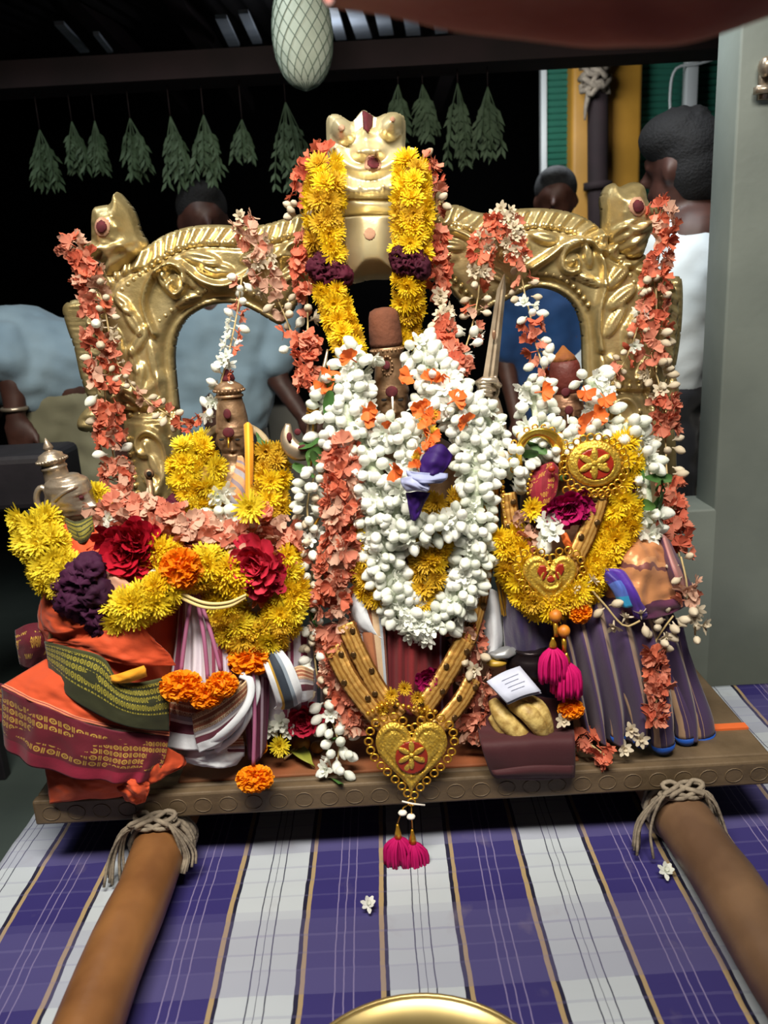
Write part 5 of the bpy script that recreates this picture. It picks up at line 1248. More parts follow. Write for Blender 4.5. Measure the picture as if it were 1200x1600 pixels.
string('dense orange flower string curling over the right makara snout', pp((1022, 322, .31), (1036, 332, .295), (1039, 358, .29), (1032, 388, .29), (1026, 420, .285)), [('coral', 3), ('salmon', 2), ('peach', 2)], .014, 4, .014, .9)
string('loose salmon and white swag below the right makara to the pedestal', pp((1020, 425, .285), (1008, 465, .28), (1000, 500, .275), (985, 545, .27), (970, 575, .27), (955, 595, .26), (938, 602, .25)), [('creambud', 2), ('salmon', 2), ('coral', 1), ('open', 1)], .014, 2, .009, .8)
string('long faded orange string hanging down the right edge of the arch to the board', pp((1020, 420, .285), (1026, 470, .28), (1022, 520, .28), (1020, 565, .28), (1030, 600, .27), (1038, 640, .26), (1040, 690, .25), (1042, 740, .22), (1048, 790, .18), (1055, 835, .14), (1062, 870, .11)), alt((.32, [('salmon', 2), ('coral', 2), ('creambud', 1)]), (.40, [('creamopen', 1), ('creambud', 2)]), (.56, [('coral', 2), ('salmon', 2)]), (.70, [('creambud', 2), ('creamopen', 1)]), (1, [('salmon', 3), ('coral', 1)])), .018, altn((.32, 4), (.40, 3), (.56, 6), (.70, 2), (.95, 6), (1, 2)), .018, .95)
string('tail of cream and faded orange flowers falling over the copper drape', pp((1064, 870, .05), (1072, 905, .03), (1076, 935, .03), (1086, 965, .03), (1086, 992, .03)), alt((.3, [('creambud', 1)]), (.62, [('salmon', 2), ('peach', 1)]), (1, [('creamopen', 1), ('creambud', 2)])), .016, altn((.25, 1), (.62, 4), (1, 2)), .012, .9)
string('short string of cream buds and orange flowers lying on the purple pleats', pp((1052, 962, .035), (1035, 985, .03), (1022, 1010, .025), (1026, 1040, .02), (1030, 1065, .012), (1026, 1095, .005), (1022, 1118, .0)), alt((.35, [('creamopen', 1), ('creambud', 2)]), (1, [('salmon', 3), ('coral', 1)])), .016, altn((.35, 3), (1, 5)), .013, .9)
# ---- central white jasmine garlands
g = garland('jasmine_garland', 'large white jasmine garland looping down the chest of the central idol', pp((566, 552, .165), (542, 590, .15), (540, 640, .13), (562, 700, .11), (590, 760, .085), (590, 820, .075), (600, 870, .07), (615, 925, .06), (640, 965, .05), (668, 980, .05)), alt((.9, wht), (1, [('open', 1)])), lambda t_: .020+.004*math.sin(math.pi*t_), .0190, altn((.2, 7), (1, 9)), 1.0, back_fill=0.018, fill=M['pith'])
g2 = garland('jasmine_garland', 'right half of the white jasmine loop hanging from the central idol shoulder', pp((652, 545, .17), (682, 580, .155), (706, 620, .135), (730, 670, .11), (742, 730, .09), (742, 800, .075), (740, 860, .065), (728, 910, .06), (708, 945, .055), (690, 965, .05)), wht, .019, .0190, 8, 1.0, back_fill=0.016, fill=M['pith'])
garland('jasmine_garland', 'white jasmine strand crossing the chest just left of the purple orchid', pp((600, 670, .095), (640, 690, .075), (650, 730, .065), (625, 775, .055), (620, 815, .05), (640, 835, .045), (680, 822, .045), (715, 810, .05)), wht, .013, .0190, 6, 1.0, back_fill=0.009, fill=M['pith'])
garland('jasmine_garland', 'upper white jasmine collar round the face of the central idol', pp((562, 600, .15), (568, 640, .14), (585, 672, .12), (620, 682, .11), (655, 660, .12), (672, 610, .14)), wht, .011, .0190, 6, .9, back_fill=0.007, fill=M['pith'])
garland('jasmine_garland', 'second jasmine strand over the right shoulder of the central idol', pp((660, 560, .15), (690, 600, .125), (715, 640, .105), (745, 645, .12), (765, 675, .12), (762, 715, .10)), wht, .017, .0190, 7, 1.0, back_fill=0.012, fill=M['pith'])
# tangerine petals tucked into the jasmine
for (x, y, Y, w) in ((548, 560, .13, 'at the foot of the left yellow strand, above the jasmine'), (515, 580, .13, 'at the outer left edge of the jasmine, beside the bow tip'), (640, 588, .13, 'just right of the central crown, above its ear'), (674, 594, .115, 'right of the crown on the shoulder jasmine'), (688, 600, .115, 'outermost of the pair right of the crown'), (574, 640, .10, 'left of the central face at cheek height'),
                     (570, 655, .10, 'left of the central face at chin height'), (605, 672, .09, 'right under the central chin'), (658, 640, .10, 'right of the central face at cheek height'), (670, 648, .10, 'right of the face above the amber strand'), (710, 625, .085, 'high on the right shoulder jasmine'), (615, 733, .035, 'alone on the chest left of the purple flower'), (728, 660, .075, 'low on the right shoulder jasmine'), (505, 600, .13, 'lowest at the outer left edge, beside the bow')):
    o = flower('tang', P(x, y, Y-.012), V(FR.uniform(-.4, .4), -1, FR.uniform(-.2, .5)), .85)
    o.name = 'tangerine_blossom'
    tag(o, 'tangerine blossom '+w, 'flower', 'tangerine blossoms in the central jasmine')
# long yellow and orange thread flowers beside the face
garland('yellow_strand', 'narrow amber flower strand hanging on the chest right of the central face', pp((668, 645, .06), (671, 675, .04), (666, 700, .03), (656, 732, .02)), [('ochre', 1), ('tang', 2)], .008, .012, 2, .6)
# inner chrysanthemum garland
garland('chrysanthemum_garland', 'golden yellow chrysanthemum garland inside the jasmine loop', pp((690, 780, .085), (682, 830, .075), (672, 870, .065), (665, 905, .06), (662, 935, .058)), alt((.85, [('yellow', 1), ('ochre', 2)]), (1, [('ochre', 1)])), lambda t_: .030*(1-.55*t_), .022, altn((.7, 7), (1, 4)), .85, back_fill=0.022, fill=M['packed_yellow'])
garland('chrysanthemum_garland', 'yellow chrysanthemum strand emerging left of the jasmine loop', pp((556, 830, .085), (560, 870, .08), (575, 905, .07), (590, 925, .065)), [('yellow', 1), ('ochre', 2)], .018, .022, 5, .8, back_fill=0.015, fill=M['packed_yellow'])
garland('chrysanthemum_garland', 'small yellow strand half hidden at the left shoulder of the central idol', pp((545, 660, .13), (548, 690, .12), (545, 720, .11)), [('ochre', 1)], .010, .022, 3, .62)
# thick salmon strands left and right of the central idol
g = garland('crossandra_garland', 'thick salmon crossandra garland down the left side of the central idol', pp((533, 695, .10), (532, 740, .085), (536, 790, .075), (532, 840, .07), (522, 890, .065), (520, 945, .065)), [('salmon', 3), ('coral', 2), ('peach', 1)], .024, .0185, 8, 1.0, back_fill=0.018, fill=M['packed_salmon'])
garland('crossandra_garland', 'lower thick salmon crossandra strand falling left of the gold necklace', pp((520, 975, .075), (528, 1010, .07), (532, 1050, .065), (542, 1095, .055), (556, 1130, .05)), [('salmon', 3), ('peach', 2), ('coral', 1)], lambda t_: .030*(1-.3*t_), .0185, 9, 1.0, back_fill=0.02, fill=M['packed_salmon'])
garland('crossandra_garland', 'faded salmon crossandra strand falling right of the gold necklace', pp((728, 985, .07), (735, 1030, .065), (742, 1070, .06), (744, 1105, .055), (738, 1140, .05)), alt((.2, [('salmon', 1), ('peach', 1)]), (.38, [('creambud', 1), ('creamopen', 1), ('peach', 1)]), (1, [('salmon', 2), ('peach', 2)])), .022, .0185, 6, .95, back_fill=0.015, fill=M['packed_salmon'])
# white jasmine string down the left of the central idol, ending on the board
garland('jasmine_string', 'loose jasmine bud string hanging between the left and central idols', pp((492, 740, .10), (480, 790, .095), (485, 840, .09), (488, 890, .085), (482, 935, .085), (488, 985, .08), (492, 1030, .07), (498, 1075, .06)), alt((.05, [('bud', 1)]), (.55, [('bud', 3), ('creambud', 2), ('open', 1)]), (.68, [('leaf', 1), ('bud', 1)]), (1, [('bud', 2), ('creambud', 1)])), .012, .0185, 4, .88)
garland('jasmine_string', 'fresh jasmine bud tassel resting on the board left of the heart pendant', pp((512, 1098, .06), (520, 1130, .045), (530, 1165, .03), (525, 1198, .015)), [('bud', 5), ('open', 1), ('leaf', 1)], .017, .019, 5, .95)
garland('jasmine_string', 'short jasmine string with green leaves at the left shoulder of the central idol', pp((520, 600, .13), (508, 640, .12), (510, 680, .11), (492, 735, .10)), [('bud', 3), ('leaf', 2)], .015, .020, 4, 1.0)
# ---- left idol
g = garland('chrysanthemum_garland', 'yellow chrysanthemum garland framing the left idol, lower loop ending in a marigold', pp((318, 702, .14), (298, 710, .13), (288, 735, .12), (300, 762, .115), (305, 785, .11)), [('lemon', 2), ('yellow', 2)], .019, .021, 6, .85, back_fill=0.014, fill=M['packed_yellow'])
garland('', '', pp((326, 732, .12), (320, 748, .11), (326, 765, .105), (316, 782, .105)), [('lemon', 2), ('yellow', 1)], .016, .022, 4, .9, parent=g, back_fill=0.012, fill=M['packed_yellow'])
garland('', '', pp((418, 708, .15), (426, 735, .135), (424, 765, .12), (418, 800, .11)), [('yellow', 2), ('ochre', 1)], .020, .021, 6, .85, parent=g, back_fill=0.018, fill=M['packed_yellow'])
for (x, y) in ((290, 795), (308, 800), (278, 788)): flower('maroon', P(x, y, .105), V(0, -1, .1), .7, g)
g = garland('chrysanthemum_garland', 'lower yellow chrysanthemum loop in front of the left idol\'s white cloth', pp((335, 880, .065), (345, 920, .05), (355, 960, .04), (375, 990, .035), (400, 1000, .035), (430, 985, .04), (445, 950, .045), (448, 910, .055), (440, 870, .07)), alt((.25, [('yellow', 2), ('lemon', 2)]), (.65, [('ochre', 2), ('lemon', 1)]), (1, [('yellow', 2), ('lemon', 1)])), .022, .022, 6, .9, back_fill=0.018, fill=M['packed_yellow'])
flower('marigold', P(392, 1028, .02), V(0, -1, -.1), 1.05, g, (1, .72, 1))
o = flower('lemon', P(391, 793, .045), V(0, -1, .15), 1.15); o.name = 'chrysanthemum'; tag(o, 'single pale yellow chrysanthemum facing out on the left idol\'s chest', 'flower')
# flower mass in front of the left idol: salmon drift, red roses
garland('crossandra_garland', 'wide drift of salmon crossandra heaped between attendant and left idol', pp((185, 800, .10), (235, 812, .085), (285, 822, .075), (330, 840, .07), (365, 855, .065)), [('salmon', 3), ('peach', 2)], .034, .0185, 9, 1.0, back_fill=0.028, fill=M['packed_salmon'])
garland('crossandra_garland', 'salmon crossandra strand curving under the left idol\'s right shoulder', pp((370, 840, .085), (400, 815, .09), (440, 830, .085), (455, 860, .075), (440, 900, .065), (415, 930, .055)), [('salmon', 3), ('coral', 1), ('peach', 1)], .020, .0185, 6, 1.0, back_fill=0.015, fill=M['packed_salmon'])
garland('jasmine_string', 'white jasmine pieces scattered below the left idol chin', pp((345, 770, .10), (340, 800, .09), (352, 818, .085), (380, 838, .075)), [('open', 1), ('bud', 2)], .012, .02, 3, 1.1)
garland('crossandra_string', 'faded crossandra strand wound beside the attendant idol\'s chin', pp((150, 800, .08), (165, 830, .07), (152, 860, .06), (165, 885, .055)), [('peach', 2), ('open', 1), ('salmon', 1)], .014, .018, 4, .9)
# ---- attendant idol
g = garland('chrysanthemum_garland', 'bright yellow chrysanthemum garland round the attendant idol, ending in purple cockscomb', pp((58, 818, .055), (58, 840, .045), (80, 865, .03), (85, 890, .025), (115, 905, .01)), [('lemon', 4), ('yellow', 1)], .028, .022, 8, .92, back_fill=0.022, fill=M['packed_yellow'])
garland('', '', pp((150, 782, .12), (160, 795, .11), (172, 802, .10)), [('lemon', 1)], .014, .022, 4, .85, parent=g, back_fill=0.01, fill=M['packed_yellow'])
for (x, y, s_) in ((128, 905, 1.0), (122, 935, 1.05), (148, 925, .95), (150, 955, .9), (140, 890, .8), (160, 970, .8), (108, 920, .8)): flower('purple', P(x, y, -.005), V(FR.uniform(-.3, .3), -1, .1), s_, g)
garland('', '', pp((185, 955, -.01), (215, 945, -.015), (250, 930, -.01), (262, 915, .0)), [('lemon', 3), ('yellow', 1)], .020, .022, 5, .95, parent=g, back_fill=0.012, fill=M['packed_yellow'])
g = garland('chrysanthemum_garland', 'short yellow and orange chrysanthemum swag in front of the salmon drift', pp((250, 862, .04), (275, 890, .025), (310, 890, .02), (340, 885, .03), (375, 905, .03)), alt((.15, [('yellow', 1)]), (.55, [('ochre', 1), ('yellow', 1)]), (1, [('lemon', 1), ('yellow', 1)])), .020, .022, 6, .95, back_fill=0.014, fill=M['packed_yellow'])
flower('marigold', P(283, 888, -.005), V(-.1, -1, .1), .92, g)
for (x, y, k, s_, lab) in ((205, 860, 'red', 1.25, 'large ruffled red rose on the attendant idol\'s shoulder'), (402, 880, 'crimson', 1.15, 'large crimson rose heaped in front of the left idol'), (475, 1125, 'crimson', .8, 'crimson rose lying on the board beside the jasmine tassel'), (665, 1060, 'magenta', .75, 'magenta flower below the maroon pleats of the central idol'), (885, 792, 'magenta', 1.1, 'flattened magenta flower on the right idol\'s chest')):
    Y = {205: .035, 402: .03, 475: .055, 665: .03, 885: .055}[x]
    t = thing('rose' if k != 'magenta' else 'magenta_flower', P(x, y, Y), lab, 'flower')
    for (dx, dy, ss) in (((0, 0, 1), (-22, -8, .8), (20, 10, .85), (-6, 26, .8), (14, -18, .75)) if k == 'red' else ((0, 0, 1), (-20, 8, .7), (18, 14, .75), (2, 28, .7)) if x == 402 else ((0, 0, 1), (-18, 6, .8), (18, -2, .85)) if x == 885 else ((0, 0, 1), (12, -8, .7))):
        fo = flower(k, P(x+dx, y+dy, Y+.012*(1-ss)), V(FR.uniform(-.3, .3)+dx*.01, -1, FR.uniform(-.2, .3)-dy*.01), s_*ss, t); fo.name = 'bloom'
# ---- right idol
garland('jasmine_garland', 'white jasmine strand hanging left of the right idol face', pp((832, 600, .15), (838, 630, .14), (842, 655, .13), (838, 690, .11), (820, 700, .105), (800, 730, .10), (790, 745, .10)), alt((.5, wht), (.75, [('bud', 2), ('leaf', 1)]), (1, [('bud', 2), ('creambud', 1)])), .020, .022, 6, .95, back_fill=0.012, fill=M['pith'])
garland('jasmine_garland', 'white jasmine strand hanging right of the right idol face, meeting below its chin', pp((922, 590, .15), (935, 620, .14), (940, 650, .125), (925, 672, .115), (895, 690, .105), (868, 690, .105), (848, 675, .11)), wht, .018, .022, 6, .95, back_fill=0.012, fill=M['pith'])
garland('jasmine_garland', 'long jasmine and leaf strand down the right side of the right idol', pp((970, 665, .13), (985, 690, .12), (1000, 720, .11), (1005, 755, .10), (1008, 790, .095), (1005, 825, .09)), alt((.3, wht), (.5, [('bud', 2), ('leaf', 1)]), (.8, [('open', 1), ('leaf', 1), ('bud', 1)]), (1, [('open', 3), ('bud', 1)])), .022, .024, 6, 1.1, back_fill=0.012, fill=M['pith'])
for (x, y, s_, w) in ((918, 665, 1.15, 'largest one, right of the right idol\'s cheek'), (848, 612, .8, 'left of the right idol\'s red knob'), (915, 612, .8, 'right of the right idol\'s red knob'), (945, 622, .8, 'on the outer jasmine by the right pedestal'), (930, 650, .9, 'between outer jasmine and the largest blossom by the right idol')):
    o = flower('tang', P(x, y, .095), V(FR.uniform(-.3, .3), -1, .2), s_); o.name = 'tangerine_blossom'; tag(o, 'tangerine blossom '+w, 'flower', 'tangerine blossoms by the right idol')
g = garland('chrysanthemum_garland', 'yellow chrysanthemum garland with a maroon band looping down the right idol', pp((965, 690, .11), (975, 720, .10), (972, 748, .095)), [('yellow', 1)], .020, .022, 6, .85, back_fill=0.015, fill=M['packed_yellow'])
for (x, y) in ((972, 762), (982, 755), (965, 755)): flower('maroon', P(x, y, .085), V(0, -1, 0), .6, g)
garland('', '', pp((972, 780, .085), (965, 820, .075), (945, 860, .065), (920, 900, .05), (890, 925, .045), (855, 940, .045), (825, 915, .055), (808, 880, .065), (792, 840, .08)), alt((.45, [('yellow', 3)]), (1, [('ochre', 2), ('yellow', 2)])), .024, .022, 6, .9, parent=g, back_fill=0.018, fill=M['packed_yellow'])
for (x, y, k, s_, lab) in ((832, 795, 'yellow', .85, 'small yellow chrysanthemum beside the magenta flower on the right idol'), ):
    o = flower(k, P(x, y, .06), V(0, -1, .1), s_); o.name = 'chrysanthemum'; tag(o, lab, 'flower')
garland('crossandra_string', 'small heap of faded crossandra under the right idol\'s yellow blossom', pp((815, 810, .07), (825, 835, .065), (835, 850, .06)), [('peach', 3), ('salmon', 1)], .012, .016, 4, .8)
garland('crossandra_string', 'crumpled coral flowers on the board right of the maroon bag', pp((905, 1150, .03), (925, 1165, .015), (945, 1180, .0)), [('coral', 2), ('salmon', 1)], .012, .014, 4, .9)
garland('jasmine_string', 'few cream jasmine buds lying along the purple pleats', pp((918, 915, .02), (945, 945, .01), (975, 978, .0), (1000, 970, .0)), [('creamopen', 1), ('creambud', 1)], .010, .034, 2, .95)
# ================================================================== gold necklaces and pendants
M['zari_old'] = fabric('gold_zari_mesh', [(0, 'C89A4A'), (0.12, '9A6A30'), (0.18, 'D0A860'), (0.34, 'B07C3C'), (0.42, 'DDB66A'), (0.60, 'A87438'), (0.66, 'D2A658'), (0.84, '9A6A30'), (0.9, 'D8B064')], 'U', 1.0, rough=0.38, metal=0.45, sheen=0.0, wob=0.08)
M['zari'] = fabric('gold_mesh', [(0, '7A5024'), (0.10, 'C09450'), (0.22, 'A87838'), (0.30, 'C89C56'), (0.44, '9A6C32'), (0.54, 'C4964E'), (0.68, 'A87838'), (0.78, 'C89C56'), (0.92, '7A5024')], 'U', 1.0, rough=0.42, metal=0.5, sheen=0.0, wob=0.10)
M['sequin'] = mat('dark_sequin', '5A4226', 0.3, 0.7)
M['redenamel'] = mat('red_enamel', '8E2616', 0.4)
M['tassel'] = flowermat('tassel_pink', 'D4106E', 'B80C60', 0.7, 0.15)
M['woodbead'] = mat('orange_bead', 'C87A1E', 0.5, 0, 'A8601A', 60)
def ring_mesh(r, t_):
    q = [V(r*math.cos(a), 0, r*math.sin(a)) for a in [2*math.pi*k/14 for k in range(15)]]
    g = tube(q, t_, 6, False); return mkmesh('ring', g[0], g[1], M['jewel'])
def ribbon(name, px, w, parent, mat_=None, seed=0, seq=0):
    """necklace band along px points with width w (px)"""
    c = even(pp(*px), 40); fr = frames(c, (0, -1, 0)); rows = []
    v = []; f = []; uv = []
    for i, p in enumerate(c):
        tt, a, b = fr[i]; s = w*px2m(p.y)/2
        for k in range(7):
            e_ = -1+2*k/6
            v.append(p+b*s*e_+a*(0.003*(1-e_*e_)+0.0035*nz((i*.7, k*1.3, seed)))); uv.append((k/6, i/39*3))
    for i in range(39):
        for k in range(6): f.append((i*7+k, i*7+k+1, i*7+k+8, i*7+k+7))
    o = obj(name, (v, f, uv), mat_ or M['zari'], parent); solid(o, 0.003)
    if seq:
        for k in range(seq):
            i = int((k+.5)/seq*39); tt, a, b = fr[i]
            m = Matrix.Translation(c[i]+a*0.0065+b*w*px2m(c[i].y)*0.25*(1 if k % 2 else -1)) @ a.to_track_quat('Z', 'Y').to_matrix().to_4x4()
            obj('sequin', lathe([(.0052, 0), (.0052, .001), (.004, .002), (.0008, .002)], 10, m), M['sequin'], o)
    return o
def fringe(parent, px, n, L, Yoff, mat_, r=0.0012, spread=0.4):
    """bundle of gold threads along the band"""
    c = even(pp(*px), 30); gs = []
    rnd = random.Random(n)
    for k in range(n):
        o = V(rnd.uniform(-L, L), rnd.uniform(-.004, .004), rnd.uniform(-L, L)*.3)
        gs.append(tube([p+o+V(.002*nz((i*.3, k, 1)), 0, 0) for i, p in enumerate(c)], r, 4, False)[:2])
    return tag(obj('gold_threads', join(*gs), mat_, parent), kind='stuff')
def bead_chain(parent, px, r, gap, mat_, name='beads'):
    q = pp(*px); n = max(2, int(plen(q)/gap)); gs = [ball(p, r, 7, 5) for p in even(q, n)]
    return tag(obj(name, join(*gs), mat_, parent), kind='stuff')
def heart_poly(cx, cy, w, h, n=60, notch=0.22):
    pts = []
    for k in range(n):
        a = 2*math.pi*k/n
        x = 16*math.sin(a)**3/16; y = (13*math.cos(a)-5*math.cos(2*a)-2*math.cos(3*a)-math.cos(4*a))
        pts.append((cx+x*w/2, cy-(y+2.4)/14.4*h/2))
    return pts
def tassel(parent, top, ln, px_w, Y, n=34, seed=0, cap=14):
    """top: (px,py) of the cap top"""
    rnd = random.Random(seed); s = px2m(Y); p0 = P(top[0], top[1], Y)
    capo = obj('tassel_cap', lathe([(2.2*s, 0), (3*s, -cap*.4*s), (5.5*s, -cap*s), (7*s, -cap*1.6*s)], 12, Matrix.Translation(p0)), M['jewel'], parent)
    b = p0+V(0, 0, -cap*1.5*s); gs = []
    for k in range(n):
        a = rnd.uniform(0, 6.28); rr_ = math.sqrt(rnd.random()); e_ = b+V(math.cos(a)*rr_*px_w*.5*s, math.sin(a)*rr_*px_w*.35*s, -ln*s*rnd.uniform(.85, 1.05))
        m_ = b.lerp(e_, .45)+V(math.cos(a)*rr_*px_w*.22*s, math.sin(a)*rr_*px_w*.15*s, .004)
        gs.append(tube(spline([b, m_, e_], 7), 0.0026, 5)[:2])
    tag(obj('tassel_threads', join(*gs), M['tassel'], parent), kind='stuff')
# ---- central necklace with big heart pendant
N1 = thing('gold_necklace', P(642, 1240, -.02), 'long gold mesh necklace with a large filigree heart pendant over the board edge', 'necklace')
ribbon('necklace_band', [(540, 975, .045), (560, 1020, .03), (590, 1075, .015), (625, 1120, -.005)], 30, N1, None, 1, 5)
ribbon('necklace_band', [(520, 1010, .04), (545, 1060, .02), (578, 1105, .005), (610, 1140, -.01)], 34, N1, None, 2, 4)
ribbon('necklace_band', [(728, 1000, .045), (705, 1040, .03), (680, 1080, .015), (652, 1120, -.005)], 34, N1, None, 3, 4)
ribbon('necklace_band', [(740, 1060, .04), (720, 1095, .02), (695, 1125, .0), (672, 1145, -.01)], 30, N1, None, 4, 4)
ribbon('necklace_band', [(768, 760, .085), (766, 820, .08), (760, 880, .07), (748, 950, .06), (732, 1005, .045)], 22, N1, None, 5, 6)
fringe(N1, [(757, 740, .085), (752, 830, .08), (748, 900, .07), (735, 970, .06), (720, 1010, .05)], 10, .010, 0, M['jewel'])
bead_chain(N1, [(750, 720, .082), (746, 830, .078), (742, 900, .068), (728, 965, .055)], .0042, .0085, M['jewel'], 'gold_beads')
bead_chain(N1, [(575, 1115, -.012), (605, 1100, -.012), (640, 1105, -.014), (680, 1112, -.012)], .004, .008, M['jewel'], 'gold_beads')
for (x, y) in ((612, 1085), (632, 1075), (652, 1090), (598, 1105), (660, 1108)):
    fo = flower('ochre', P(x, y, .0), V(0, -1, .2), .55, N1)
    fo.name = 'amber_blossom'
YH = -0.028
HP = heart_poly(643, 1184, 112, 112)
def heart_h(X, Y, d):
    h = 0.002+0.004*sm(d/6)-0.0025*np.exp(-((d-11)/2.5)**2)
    r = np.hypot(X-643, Y-1182); th = np.arctan2(Y-1182, X-643)
    h += 0.0035*(r < 27)*np.clip(np.cos(3*th), -.2, 1)*np.sin(np.clip(r/27, 0, 1)*math.pi)
    h += 0.0025*np.exp(-((r-28)/2.5)**2)
    h += 0.0012*np.sin(X*.9)*np.sin(Y*.9)*(r > 30)
    return h
M['filigree'] = mat('gold_filigree', 'E0BC50', 0.32, 0.6, 'C8A038', 90, 0.7, 240)
hp = relief('heart_pendant', HP, YH, 1.8, heart_h, 0.004, M['filigree'], N1)
def rosette(cx, cy, r, Y, off, parent, squash=1.0):
    """red enamel disc under six raised gold petals"""
    relief('red_inlay', [(cx+r*math.cos(2*math.pi*k/28), cy+r*squash*math.sin(2*math.pi*k/28)) for k in range(28)], Y, 2.0, lambda X, Yp, d: off+0*X, -.001, M['redenamel'], parent)
    s_ = px2m(Y)
    for k in range(6):
        a = k*math.pi/3+math.pi/2; c_ = P(cx+r*.52*math.cos(a), cy+r*.52*squash*math.sin(a), Y-off-.001)
        obj('gold_petal', xf(ball((0, 0, 0), (r*.46*s_, .0022, r*.19*s_), 12, 8), Matrix.Translation(c_) @ Matrix.Rotation(a, 4, 'Y')), M['filigree'], parent)
    obj('gold_boss', ball(P(cx, cy, Y-off-.0015), (r*.17*s_, .003, r*.17*s_), 10, 6), M['filigree'], parent)
rosette(643, 1180, 25, YH, .0085, hp)
rm = ring_mesh(6.5*px2m(-.03), .0016)
hq = heart_poly(643, 1186, 134, 134, 240)
q3 = [P(x, y, YH-.001) for x, y in hq]; L = sum((q3[i]-q3[i-1]).length for i in range(240)); n = 30; acc = 0; k = 0
for i in range(240):
    if acc >= k*L/n: inst('pendant_ring', rm, hp, Matrix.Translation(q3[i])); k += 1
    acc += (q3[(i+1) % 240]-q3[i]).length
for (x, y, xt, yt, sd) in ((630, 1262, 621, 1288, 1), (643, 1268, 644, 1296, 2)):
    s_ = px2m(-.03)
    obj('hanging_wire', tube(pp((643, 1254, -.03), (x, y, -.03), (xt, yt-2, -.03)), .0012, 5), M['jewel'], N1)
    obj('pearl_bead', ball(P(x-1, y+8, -.032), (8*s_, 7*s_, 4.5*s_), 10, 6), M['chalk'], N1)
    tassel(N1, (xt, yt), 55, 52, -.032, 90, sd, 16)
obj('white_tie', tube(pp((628, 1252, -.034), (645, 1256, -.036), (664, 1258, -.034)), .0016, 5), M['chalk'], N1)
# ---- right idol necklace
N2 = thing('gold_necklace', P(862, 930, .03), 'gold necklace with round medallion and small heart pendant on the right idol', 'necklace')
ribbon('necklace_band', [(940, 735, .07), (935, 780, .06), (918, 830, .045), (895, 880, .03), (878, 920, .025)], 30, N2, None, 6, 6)
ribbon('necklace_band', [(793, 770, .085), (800, 820, .075), (815, 870, .055), (838, 905, .035)], 26, N2, None, 7, 4)
fringe(N2, [(772, 745, .09), (776, 830, .085), (785, 900, .075), (795, 960, .065)], 12, .012, 0, M['jewel'])
bead_chain(N2, [(785, 745, .085), (788, 800, .08), (800, 850, .065), (825, 890, .045)], .004, .008, M['jewel'], 'gold_beads')
def med_h(X, Y, d):
    r = np.hypot(X-929, (Y-724)*1.15); th = np.arctan2(Y-724, X-929)
    return 0.002+0.003*sm(d/4)+0.003*np.exp(-((r-30)/3)**2)+0.003*(r < 27)*np.clip(np.cos(3*th), 0, 1)*np.sin(np.clip(r/27, 0, 1)*math.pi)
md = relief('medallion', [(929+42*math.cos(2*math.pi*k/40), 724+36*math.sin(2*math.pi*k/40)) for k in range(40)], .055, 1.8, med_h, .004, M['filigree'], N2)
rosette(929, 724, 28, .055, .0075, md, .86)
rm2 = ring_mesh(5.5*px2m(.05), .0015)
for k in range(26):
    a = 2*math.pi*k/26; inst('medallion_ring', rm2, md, Matrix.Translation(P(929+49*math.cos(a), 726+43*math.sin(a), .054)))
for k in range(9):
    inst('medallion_ring', rm2, md, Matrix.Translation(P(885+11*k, 766+6*math.sin(k*.4), .052)))
HP2 = heart_poly(859, 910, 84, 84)
def heart2_h(X, Y, d):
    h = 0.002+0.004*sm(d/5)-0.002*np.exp(-((d-9)/2)**2)
    r = np.hypot(X-859, Y-903)
    h += 0.004*np.exp(-((r-15)/2.5)**2)+0.003*np.exp(-((r-7)/2)**2)
    return h
hp2 = relief('heart_pendant', HP2, .022, 1.8, heart2_h, .004, M['filigree'], N2)
for (x, y, pts) in ((0, 0, [(838, 892), (842, 882), (850, 882), (856, 890), (850, 902), (846, 906)]), (0, 0, [(864, 890), (870, 880), (878, 879), (880, 888), (874, 900), (870, 904)]), (0, 0, dot(859, 903, 6, 5))):
    relief('red_inlay', pts, .022, 1.8, lambda X, Y, d: 0.0085+0*X, -.001, M['redenamel'], hp2)
rm3 = ring_mesh(5.5*px2m(.03), .0015)
for cx_, cy_, w_, n_ in ((859, 911, 104, 26), ):
    hq = heart_poly(cx_, cy_, w_, w_, 200); q3 = [P(x, y, .021) for x, y in hq]; L = sum((q3[i]-q3[i-1]).length for i in range(200)); acc = 0; k = 0
    for i in range(200):
        if acc >= k*L/n_: inst('pendant_ring', rm3, hp2, Matrix.Translation(q3[i])); k += 1
        acc += (q3[(i+1) % 200]-q3[i]).length
for (x, y, ln, sd) in ((868, 962, 70, 3), (881, 986, 78, 4)):
    s_ = px2m(.015)
    obj('wood_bead', ball(P(x, y, .008), 10.5*s_, 12, 8), M['woodbead'], N2)
    obj('gold_tube', tube(pp((x, y+9, .008), (x+1, y+32, .006)), 4*s_, 10), M['jewel'], N2)
    tassel(N2, (x+(-4 if sd == 3 else 4), y+34), 62, 50, .005, 80, sd, 10)
